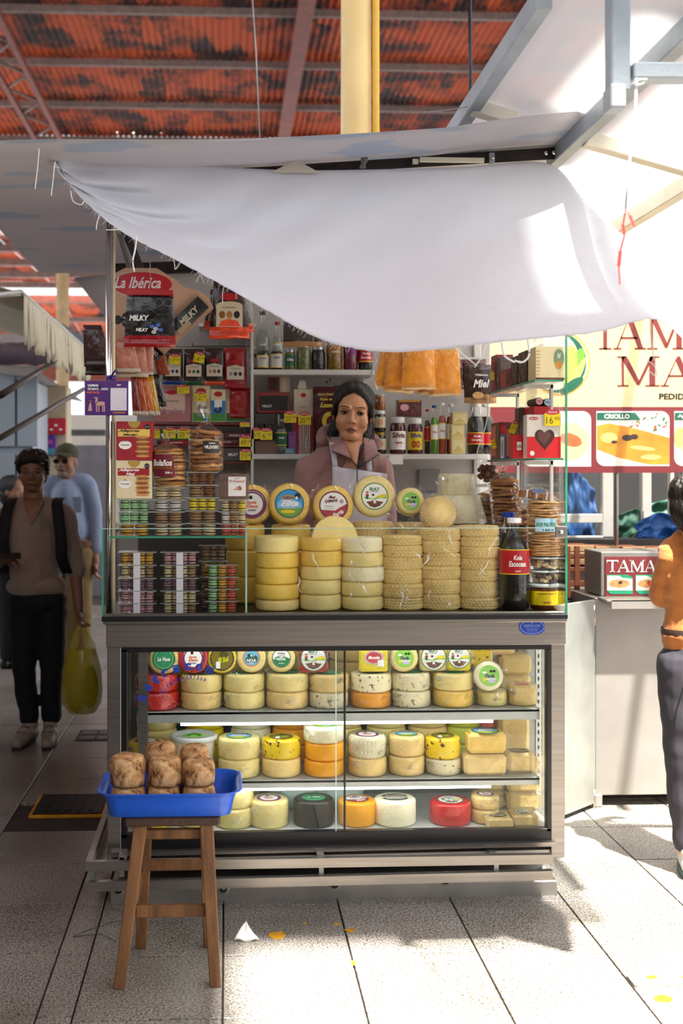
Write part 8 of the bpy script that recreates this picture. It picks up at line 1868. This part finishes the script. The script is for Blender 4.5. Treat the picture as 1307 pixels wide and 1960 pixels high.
def hair_blob(t, xf, extra, name='hair'): return blob(name, t, xform_prims([('e', (0, .030, .050), (.092, .094, .084)), ('e', (0, .050, .0), (.088, .070, .095))]+extra, xf), hairm, .0045, 2, .0022, 60, folddir=(3, 3, .6))
hair_blob(se, hx, [('c', (-.010, -.052, .100), (-.062, -.026, .040), .022, .016), ('c', (.010, -.052, .100), (.062, -.026, .040), .022, .016), ('c', (-.062, -.026, .040), (-.074, .0, -.005), .016, .012), ('c', (.062, -.026, .040), (.074, .0, -.005), .016, .012), ('c', (.03, .08, -.03), (.065, .07, -.11), .045, .038), ('c', (-.05, .05, -.05), (-.080, .05, -.12), .035, .028)])
L0 = [[tuple(hx @ Vector(p)) for p in pts] for pts in (((-.070, -.02, .03), (-.082, -.022, -.03), (-.080, -.03, -.09), (-.070, -.05, -.16), (-.060, -.06, -.20)), ((-.066, -.03, .05), (-.078, -.03, 0), (-.076, -.03, -.05), (-.08, -.03, -.09)), ((.070, -.02, .03), (.080, -.02, -.03), (.078, -.02, -.08), (.06, -.03, -.11)), ((.076, 0, -.02), (.088, 0, -.07), (.08, .02, -.12), (.07, .03, -.14)))]
strands(se, 'loose_hair', L0, .0035)
o = MB(); o.ball((0, 0, 0), .0035, M('pearl', '#e8e4dc', .2), 8, 6); oo = o.build('earring', se); oo.matrix_local = hx @ T(-.078, -.012, -.04)

# ---- young man in the aisle, beige sweater
YM = 6.37; S_ = YM/FPX
mn = thing('person', 'young man in beige sweater and black trousers holding phone and yellow bag', 'person', (P(76, 0, YM).x, YM, 0))
def mp(x, y, dy=0): return (P(x, 0, YM).x-mn.location.x, dy, P(0, y, YM).z)
hm = Matrix.Translation(mp(64, 906, -.01)) @ RZ(R(3)) @ Matrix.Scale(.96, 4)
sk2 = M('skin_tan', '#8f6448', .5, 0, .06, 10)
def hand5(c, d, side, curl=.5, s=1.0, up=Vector((0, 0, 1))):
    "palm with four fingers and a thumb; c wrist, d direction along the hand, side across the palm"
    c, d, side = Vector(c), Vector(d).normalized(), Vector(side).normalized(); n = d.cross(side).normalized()
    pr = [('c', tuple(c), tuple(c+d*.02*s), .024*s, .026*s), ('c', tuple(c+d*.03*s-side*.022*s), tuple(c+d*.075*s-side*.024*s), .016*s, .014*s), ('c', tuple(c+d*.03*s), tuple(c+d*.08*s), .018*s, .015*s), ('c', tuple(c+d*.03*s+side*.022*s), tuple(c+d*.075*s+side*.024*s), .016*s, .014*s)]
    for k in range(4):
        o_ = (-.030+.020*k)*s; L_ = [.062, .072, .068, .052][k]*s; p0 = c+d*.082*s+side*o_; p1 = p0+(d*(1-curl*.4)+n*curl*.7)*L_*.5; p2 = p1+(d*(1-curl*1.2)+n*curl*1.2).normalized()*L_*.5
        pr += [('c', tuple(p0), tuple(p1), .0088*s, .0082*s), ('c', tuple(p1), tuple(p2), .0082*s, .007*s)]
    t0 = c+d*.03*s-side*.028*s; t1 = t0+(d*.5-side*.6+n*.35).normalized()*.035*s; t2_ = t1+(d*.8-side*.1+n*.5).normalized()*.03*s
    return pr+[('c', tuple(t0), tuple(t1), .011*s, .0095*s), ('c', tuple(t1), tuple(t2_), .0095*s, .008*s)]
el_r, wr_r = mp(143, 1078, .02), mp(152, 1162, -.02); el_l, wr_l = mp(-6, 1072, .0), mp(10, 1066, -.24)
blob('body', mn, xform_prims(head_prims(1, True), hm)+[('c', mp(66, 950), mp(68, 1090), .055, .06), ('c', mp(124, 990, .01), el_r, .040, .036), ('c', el_r, wr_r, .042, .028)]+hand5(wr_r, (.05, -.05, -1), (0, 1, 0), .9)
     +[('c', mp(11, 991, .01), el_l, .040, .036), ('c', el_l, wr_l, .04, .027)]+hand5(wr_l, (.95, -.2, .1), (0, -1, .2), .55)
     +[('c', mp(49, 1185), mp(46, 1275, -.01), .07, .048), ('c', mp(46, 1275, -.01), mp(57, 1385, .015), .048, .038), ('c', mp(97, 1185), mp(99, 1275, -.01), .07, .048), ('c', mp(99, 1275, -.01), mp(96, 1385, .015), .048, .038), ('c', mp(60, 1385, .02), mp(56, 1405, -.0), .038, .028), ('c', mp(95, 1385, .02), mp(96, 1402, -.0), .038, .028)], sk2, .0062, 2)
face_parts(mn, hm, skd)
swm = M('beige_knit', '#a08a7a', .9, 0, .05, 8, .3, 160, sheen=.2)
blob('sweater', mn, [('c', mp(22, 985, .01), mp(112, 985, .01), .068, .068), ('c', mp(45, 972, .02), mp(90, 972, .02), .062, .062), ('c', mp(67, 1010, .01), mp(69, 1098, .005), .160, .165, 1, .72), ('e', mp(70, 1122, .0), (.172, .125, .08)),
    ('c', mp(122, 988, .01), mp(138, 1060, .015), .064, .058), ('c', mp(138, 1055, .015), mp(146, 1092, .01), .060, .052), ('c', mp(12, 990, .01), mp(-4, 1070, 0), .064, .056), ('c', mp(-6, 1072, 0), mp(4, 1068, -.13), .056, .046)], swm, .0075, 3, .008, 9)
b = MB(); c0 = Vector(mp(67, 962, 0)); b.flat([(-.052, .035), (-.03, -.03), (0, -.115), (.03, -.03), (.056, .035), (.03, .05), (-.03, .05)], sk2, T(c0.x, -.122, c0.z) @ FRONT)
b2 = MB()
def neck_patch(u, v): xx = (u-.5)*.11*(1-v)**.8; return (c0.x+xx, -.055-.066*v**.6-.004, c0.z+.02-.125*v)
b2.grid(neck_patch, 6, 8, sk2, th=.004); b2.build('neck_opening', mn)
b = MB(); 
for s_ in (-1, 1): b.tube([(c0.x+s_*.058*(1-k/8)**.8, -.055-.070*(k/8)**.6-.004, c0.z+.02-.13*k/8) for k in range(9)], .0045, swm, 6)
b.build('neckline', mn)
trb = M('black_trousers', '#0d0e14', .85, 0, .2, 6)
blob('trousers', mn, [('e', mp(72, 1150, 0), (.165, .12, .10)), ('c', mp(48, 1170), mp(46, 1275, -.01), .092, .066), ('c', mp(46, 1275, -.01), mp(55, 1372, .01), .064, .054), ('c', mp(98, 1170), mp(99, 1275, -.01), .092, .066), ('c', mp(99, 1275, -.01), mp(97, 1372, .01), .064, .054)], trb, .008, 2, .008, 9)
shm = M('pale_sneaker', '#9c9284', .6, 0, .15, 20); solem = M('dark_sole', '#3a3430', .7)
for x, y, rz in ((53, 1412, -.25), (97, 1408, .05)):
    a = mp(x, y); xf = T(a[0], -.03, 0) @ RZ(rz)
    o = blob('shoe', mn, [('c', (0, .07, .05), (0, -.03, .06), .042, .046), ('c', (0, -.03, .05), (0, -.13, .032), .044, .034), ('c', (0, .06, .09), (0, .03, .10), .038, .042)], shm, .007, 2, xf=xf)
    b = MB(); b.prism([(.040*math.cos(t)*(1+.1*math.sin(t)), -.035+.135*math.sin(t)) for t in [2*PI*k/20 for k in range(20)]], 0, .022, solem, xf); b.build('sole', o)
    b = MB(); 
    for k in range(4): b.tube([xf @ Vector((-.025, -.03-.02*k, .098-.010*k)), xf @ Vector((.0, -.032-.02*k, .108-.012*k)), xf @ Vector((.025, -.03-.02*k, .098-.010*k))], .003, M('dark_lace', '#4a4440', .7), 5)
    b.build('laces', o)
# hair mop, glasses, backpack straps
blob('hair', mn, xform_prims([('e', (0, .028, .058), (.092, .098, .082)), ('e', (0, .05, .0), (.082, .07, .085))]+[('e', (0, -.01, .085), (.090, .085, .052)), ('c', (-.06, -.058, .075), (.06, -.058, .075), .026, .026), ('c', (-.078, -.02, .06), (-.080, .0, .01), .02, .015), ('c', (.078, -.02, .06), (.080, .0, .01), .02, .015)]+[('e', (-.04, -.06, .072), (.03, .02, .02)), ('e', (.03, -.065, .078), (.03, .02, .02)), ('e', (0, -.07, .08), (.026, .018, .02))], hm), hairm, .005, 1, .012, 38)
b = MB()
for s_ in (-1, 1): b.tube([(s_*.032+.021*math.cos(t), -.094, .002+.017*math.sin(t)) for t in [2*PI*k/16 for k in range(17)]], .0013, steel, 5); b.tube([(s_*.053, -.092, .006), (s_*.074, -.03, .01), (s_*.078, .0, .006)], .0013, steel, 5)
b.tube([(-.011, -.095, .005), (0, -.098, .007), (.011, -.095, .005)], .0013, steel, 5); gg = b.build('glasses', mn); gg.matrix_local = hm
bkm = M('black_backpack', '#15151a', .8); b = MB()
for xs_, xe in ((22, 16), (112, 124)):
    p_ = [Vector(mp(xs_, 955, .06)), Vector(mp(xs_, 962, -.04)), Vector(mp((xs_+xe)/2, 990, -.11)), Vector(mp(xe, 1030, -.13)), Vector(mp(xe-(1 if xe > 60 else -1)*0, 1065, -.10)), Vector(mp(xe+(6 if xe > 60 else -6), 1095, -.02))]
    b.grid(lambda u, v: tuple(cat(p_, v)+Vector(((u-.5)*.058, -.008-.006*math.sin(PI*u), 0))), 4, 18, bkm, th=.008)
b.build('backpack_strap', mn)
blob('backpack', mn, [('e', mp(68, 1040, .20), (.15, .10, .24)), ('e', mp(68, 1100, .20), (.15, .11, .16))], bkm, .012, 2)
b = MB(); ph = Matrix.Translation(mp(34, 1056, -.33)) @ RZ(.2) @ RX(R(20)); b.box(-.075, .075, -.035, .035, -.004, .004, black, ph, b=.003); tag(b.build('smartphone', loc=mn.location), 'dark smartphone held flat in the right hand of the young man', 'phone')
# yellow bag
yb = thing('plastic_bag', 'translucent yellow carrier bag hanging from the young man\'s hand', 'bag', (P(159, 0, YM).x, YM-.05, P(0, 1365, YM).z))
ybm = bpy.data.materials.new('yellow_bag_film'); ybm.use_nodes = True; nt = ybm.node_tree; N = nt.nodes; L = nt.links; p = N['Principled BSDF']
p.inputs['Base Color'].default_value = (*lin('#c9b816'), 1); p.inputs['Roughness'].default_value = .3; p.inputs['Alpha'].default_value = .62; p.inputs['Coat Weight'].default_value = .4
MATS['ybm'] = ybm
b = MB(); b.lathe([(.01, .0), (.07, .01), (.105, .06), (.112, .14), (.105, .24), (.085, .32), (.07, .36)], ybm, 36, caps=False, jit=lambda a, r, z: r*(1+.10*nz(a*2, z*8)+.05*nz(a*6, z*5)))
b.v = [(x, y*.7, z) for x, y, z in b.v]
for s_ in (-1, 1):
    b.grid(lambda u, v: (s_*(.062-.055*v)+(u-.5)*.05*(1-.5*v)+.006*math.sin(v*8+u*5), .012*s_*(1-v)+.01*nz(u*5, v*6), .33+.17*v), 5, 10, ybm)
b.build('bag_film', yb)
b = MB(); b.ball((-.03, 0, .12), (.06, .05, .11), M('paper_bundle', '#a08a6a', .7, 0, .15)); b.build('paper_bundle', yb); b = MB(); b.ball((.045, 0, .15), (.045, .045, .12), M('green_veg', '#2e6a3a', .6, 0, .3, 20)); b.build('green_bundle', yb)
# ---- older man with cap behind
YO = 8.2
om = thing('person', 'older man in olive cap and light blue shirt walking behind the young man', 'person', (P(136, 0, YO).x, YO, 0))
def op(x, y, dy=0): return (P(x, 0, YO).x-om.location.x, dy, P(0, y, YO).z)
ho = Matrix.Translation(op(126, 884, -.01)) @ RZ(R(-14)) @ Matrix.Scale(1.0, 4); sk3 = M('skin_ruddy', '#9a6a50', .55, 0, .1, 12)
wro = op(183, 1075, -.02)
blob('body', om, xform_prims(head_prims(1, True), ho)+[('c', op(128, 915), op(135, 1020), .06, .09), ('c', op(176, 1040, .01), wro, .04, .028)]+hand5(wro, (0, -.05, -1), (0, 1, 0), .6)+[('c', op(136, 1050), op(135, 1180), .1, .06), ('c', op(135, 1180), op(134, 1290), .055, .04), ('c', op(152, 1050), op(154, 1180), .1, .06), ('c', op(154, 1180), op(156, 1290), .055, .04), ('c', op(90, 930), op(82, 990), .05, .045), ('c', op(82, 990), op(86, 1060), .045, .03)]+hand5(op(86, 1060), (0, -.1, -1), (0, 1, 0), .5), sk3, .008, 2)
face_parts(om, ho, skd, brow_m=M('grey_brow', '#6a6058', .8))
blob('moustache', om, xform_prims([('c', (-.028, -.082, -.052), (0, -.094, -.047), .008, .009), ('c', (.028, -.082, -.052), (0, -.094, -.047), .008, .009), ('e', (0, -.07, -.09), (.04, .024, .022))], ho), M('grey_beard', '#8a7f76', .9), .005, 1, .002, 80)
shb = M('pale_blue_shirt', '#8f9fbc', .8, 0, .05, 6)
blob('shirt', om, [('c', op(100, 928, .01), op(160, 925, .01), .075, .075), ('c', op(132, 955, .01), op(137, 1012, .005), .160, .165, 1, .74), ('c', op(168, 930, .01), op(180, 985, .01), .07, .06), ('c', op(180, 985, .01), op(183, 1050, 0), .058, .048), ('c', op(95, 932, .01), op(84, 990, .01), .07, .06), ('c', op(84, 990, .01), op(86, 1045, 0), .058, .048)], shb, .009, 3, .006, 9)
b = MB(); b.box(-.045, .045, -.003, 0, -.055, .055, shb, T(op(148, 965)[0], -.125, op(148, 965)[2]), b=.002); b.build('pocket', om)
b = MB(); b.box(-.03, .0, -.004, 0, -.02, .03, black, T(op(131, 955)[0], -.122, op(131, 955)[2]) @ RZ(0)); 
b.build('pen', om)
blob('trousers', om, [('e', op(136, 1055, 0), (.165, .125, .09)), ('c', op(134, 1060), op(135, 1180), .105, .078), ('c', op(135, 1180), op(134, 1285), .076, .062), ('c', op(153, 1060), op(154, 1180), .105, .078), ('c', op(154, 1180), op(156, 1285), .076, .062)], M('tan_trousers', '#8a7248', .85, 0, .06), .010, 2, .008, 9)
b = MB(); b.lathe([(.172, 0), (.174, .02), (.172, .04)], brown, 28, T(op(136, 1040)[0], 0, op(136, 1040)[2]-.02) @ Matrix.Diagonal((1, .72, 1, 1)), caps=False); b.build('belt', om)
for x in (134, 157): b = MB(); a = op(x, 1300); b.box(-.045, .045, -.17, .10, 0, .075, M('brown_shoe', '#3f2c20', .5), T(a[0], 0, 0), b=.025); b.build('shoe', om)
capm = M('olive_cap', '#4a4a34', .85, 0, .08)
blob('cap', om, xform_prims([('e', (0, .022, .062), (.085, .098, .075))], ho), capm, .007, 1)
b = MB(); b.grid(lambda u, v: ((u-.5)*.15*(1-.25*v*v), -.06-.085*v*math.sin(PI*(.15+.7*u)), .068-.022*v-.02*(2*u-1)**2), 12, 6, capm, th=.004); o = b.build('cap_peak', om); o.matrix_local = ho
b = MB()
for s_ in (-1, 1): b.disc(s_*.032, .004, .024, .018, M('dark_lens', '#14100e', .1), FRONT, .094, 16)
o = b.build('sunglasses', om); o.matrix_local = ho
# ---- third person, only dark hair and ear seen behind
YT3 = 8.9
t3 = thing('person', 'person with dark hair half hidden behind the young man\'s shoulder at left', 'person', (P(22, 0, YT3).x, YT3, 0))
def tp3(x, y, dy=0): return (P(x, 0, YT3).x-t3.location.x, dy, P(0, y, YT3).z)
h3 = Matrix.Translation(tp3(26, 940)) @ RZ(R(60)) @ Matrix.Scale(.95, 4)
blob('body', t3, xform_prims(head_prims(), h3)+[('c', tp3(24, 970), tp3(22, 1050), .06, .12), ('c', tp3(15, 1080), tp3(15, 1270), .09, .05), ('c', tp3(35, 1080), tp3(35, 1270), .09, .05)], sk2, .009, 2)
blob('hair', t3, xform_prims([('e', (0, .03, .045), (.09, .1, .085)), ('e', (0, .06, -.02), (.08, .07, .1)), ('e', (0, .10, -.03), (.04, .04, .08))], h3), hairm, .008, 1, .004, 30)
blob('coat', t3, [('c', tp3(2, 990), tp3(44, 990), .07, .07), ('e', tp3(22, 1050), (.18, .13, .2)), ('c', tp3(-4, 990), tp3(-8, 1080), .06, .05), ('c', tp3(50, 990), tp3(54, 1080), .06, .05)], M('tan_coat', '#7a6450', .85), .010, 2, .006, 9)
blob('trousers', t3, [('e', tp3(24, 1090), (.16, .12, .1)), ('c', tp3(15, 1100), tp3(15, 1255), .09, .06), ('c', tp3(35, 1100), tp3(35, 1255), .09, .06)], trb, .010, 2)
for x in (15, 35): b = MB(); a = tp3(x, 1270); b.box(-.04, .04, -.15, .09, 0, .06, black, T(a[0], 0, 0), b=.02); b.build('shoe', t3)
# ---- woman at the right edge, back turned
YW2 = 4.2
wn = thing('person', 'woman in ochre top and dark trousers seen from behind at the right edge', 'person', (P(1338, 0, YW2).x, YW2, 0))
def wp(x, y, dy=0): return (P(x, 0, YW2).x-wn.location.x, dy, P(0, y, YW2).z)
hw_ = Matrix.Translation(wp(1327, 968, 0)) @ RZ(R(160)) @ Matrix.Scale(1.0, 4)
blob('body', wn, xform_prims(head_prims(), hw_)+[('c', wp(1330, 1030), wp(1338, 1200), .048, .07), ('c', wp(1308, 1290), wp(1312, 1450), .075, .055), ('c', wp(1312, 1450), wp(1312, 1640), .055, .038), ('c', wp(1368, 1290), wp(1368, 1450), .075, .055), ('c', wp(1368, 1450), wp(1368, 1640), .055, .038), ('c', wp(1284, 1068, 0), wp(1280, 1150, .06), .036, .033), ('c', wp(1280, 1150, .06), wp(1320, 1160, .22), .033, .024)]+hand5(wp(1322, 1160, .22), (.8, .5, 0), (0, 0, 1), .4), skn, .0065, 2)
och = M('ochre_knit', '#b06a2e', .85, 0, .05, 6, .25, 140, sheen=.2)
blob('top', wn, [('c', wp(1290, 1062, 0), wp(1390, 1062, 0), .060, .060), ('c', wp(1310, 1045), wp(1370, 1045), .055, .055), ('c', wp(1338, 1100), wp(1338, 1180), .145, .125, 1, .72), ('c', wp(1338, 1180), wp(1338, 1225), .125, .142, 1, .76), ('c', wp(1283, 1068, -.01), wp(1279, 1150, .06), .052, .048), ('c', wp(1393, 1068, 0), wp(1400, 1160, -.05), .05, .046), ('c', wp(1279, 1150, .06), wp(1312, 1160, .19), .047, .036)], och, .0065, 3, .006, 12, folddir=(.6, 1, 2.2))
b = MB(); b.lathe([(.140, -.012), (.142, 0), (.140, .012)], M('dark_waist_band', '#3a2620', .6), 30, T(*wp(1338, 1216)) @ Matrix.Diagonal((1, .76, 1, 1)), caps=False); b.tube([wp(1300, 1262, -.115), wp(1290, 1290, -.13), wp(1288, 1330, -.128)], .003, str_m, 6); b.build('waist_band', wn)
blob('trousers', wn, [('c', wp(1338, 1262), wp(1338, 1290), .135, .140, 1, .78), ('c', wp(1308, 1285), wp(1312, 1450), .098, .082), ('c', wp(1312, 1450), wp(1316, 1628), .080, .056), ('c', wp(1368, 1285), wp(1368, 1450), .098, .082), ('c', wp(1368, 1450), wp(1370, 1628), .080, .056)], M('charcoal_trousers', '#34323a', .8, 0, .1), .008, 2, .007, 9)
for x, rz in ((1320, -.3), (1372, -.1)):
    a = wp(x, 1690); o = blob('shoe', wn, [('c', (0, -.07, .045), (0, .03, .05), .036, .042), ('c', (0, .03, .045), (0, .13, .03), .042, .032), ('c', (0, -.05, .08), (0, -.03, .09), .034, .038)], M('white_sneaker', '#d9d6d0', .5), .006, 2, xf=T(a[0], 0, 0) @ RZ(rz))
    b = MB(); b.prism([(.042*math.cos(t), .03+.135*math.sin(t)) for t in [2*PI*k/20 for k in range(20)]], 0, .02, M('sole_teal', '#4a6a6a', .6), T(a[0], 0, 0) @ RZ(rz)); b.build('sole', o)
blob('hair', wn, xform_prims([('e', (0, .030, .045), (.092, .100, .088)), ('e', (0, .055, -.01), (.088, .075, .10)), ('e', (.0, .10, -.03), (.055, .045, .07)), ('c', (0, .12, -.06), (-.01, .13, -.20), .042, .028)], hw_), hairm, .005, 2, .004, 40, folddir=(3, 3, .5))

bpy.data.scenes.remove(TS)
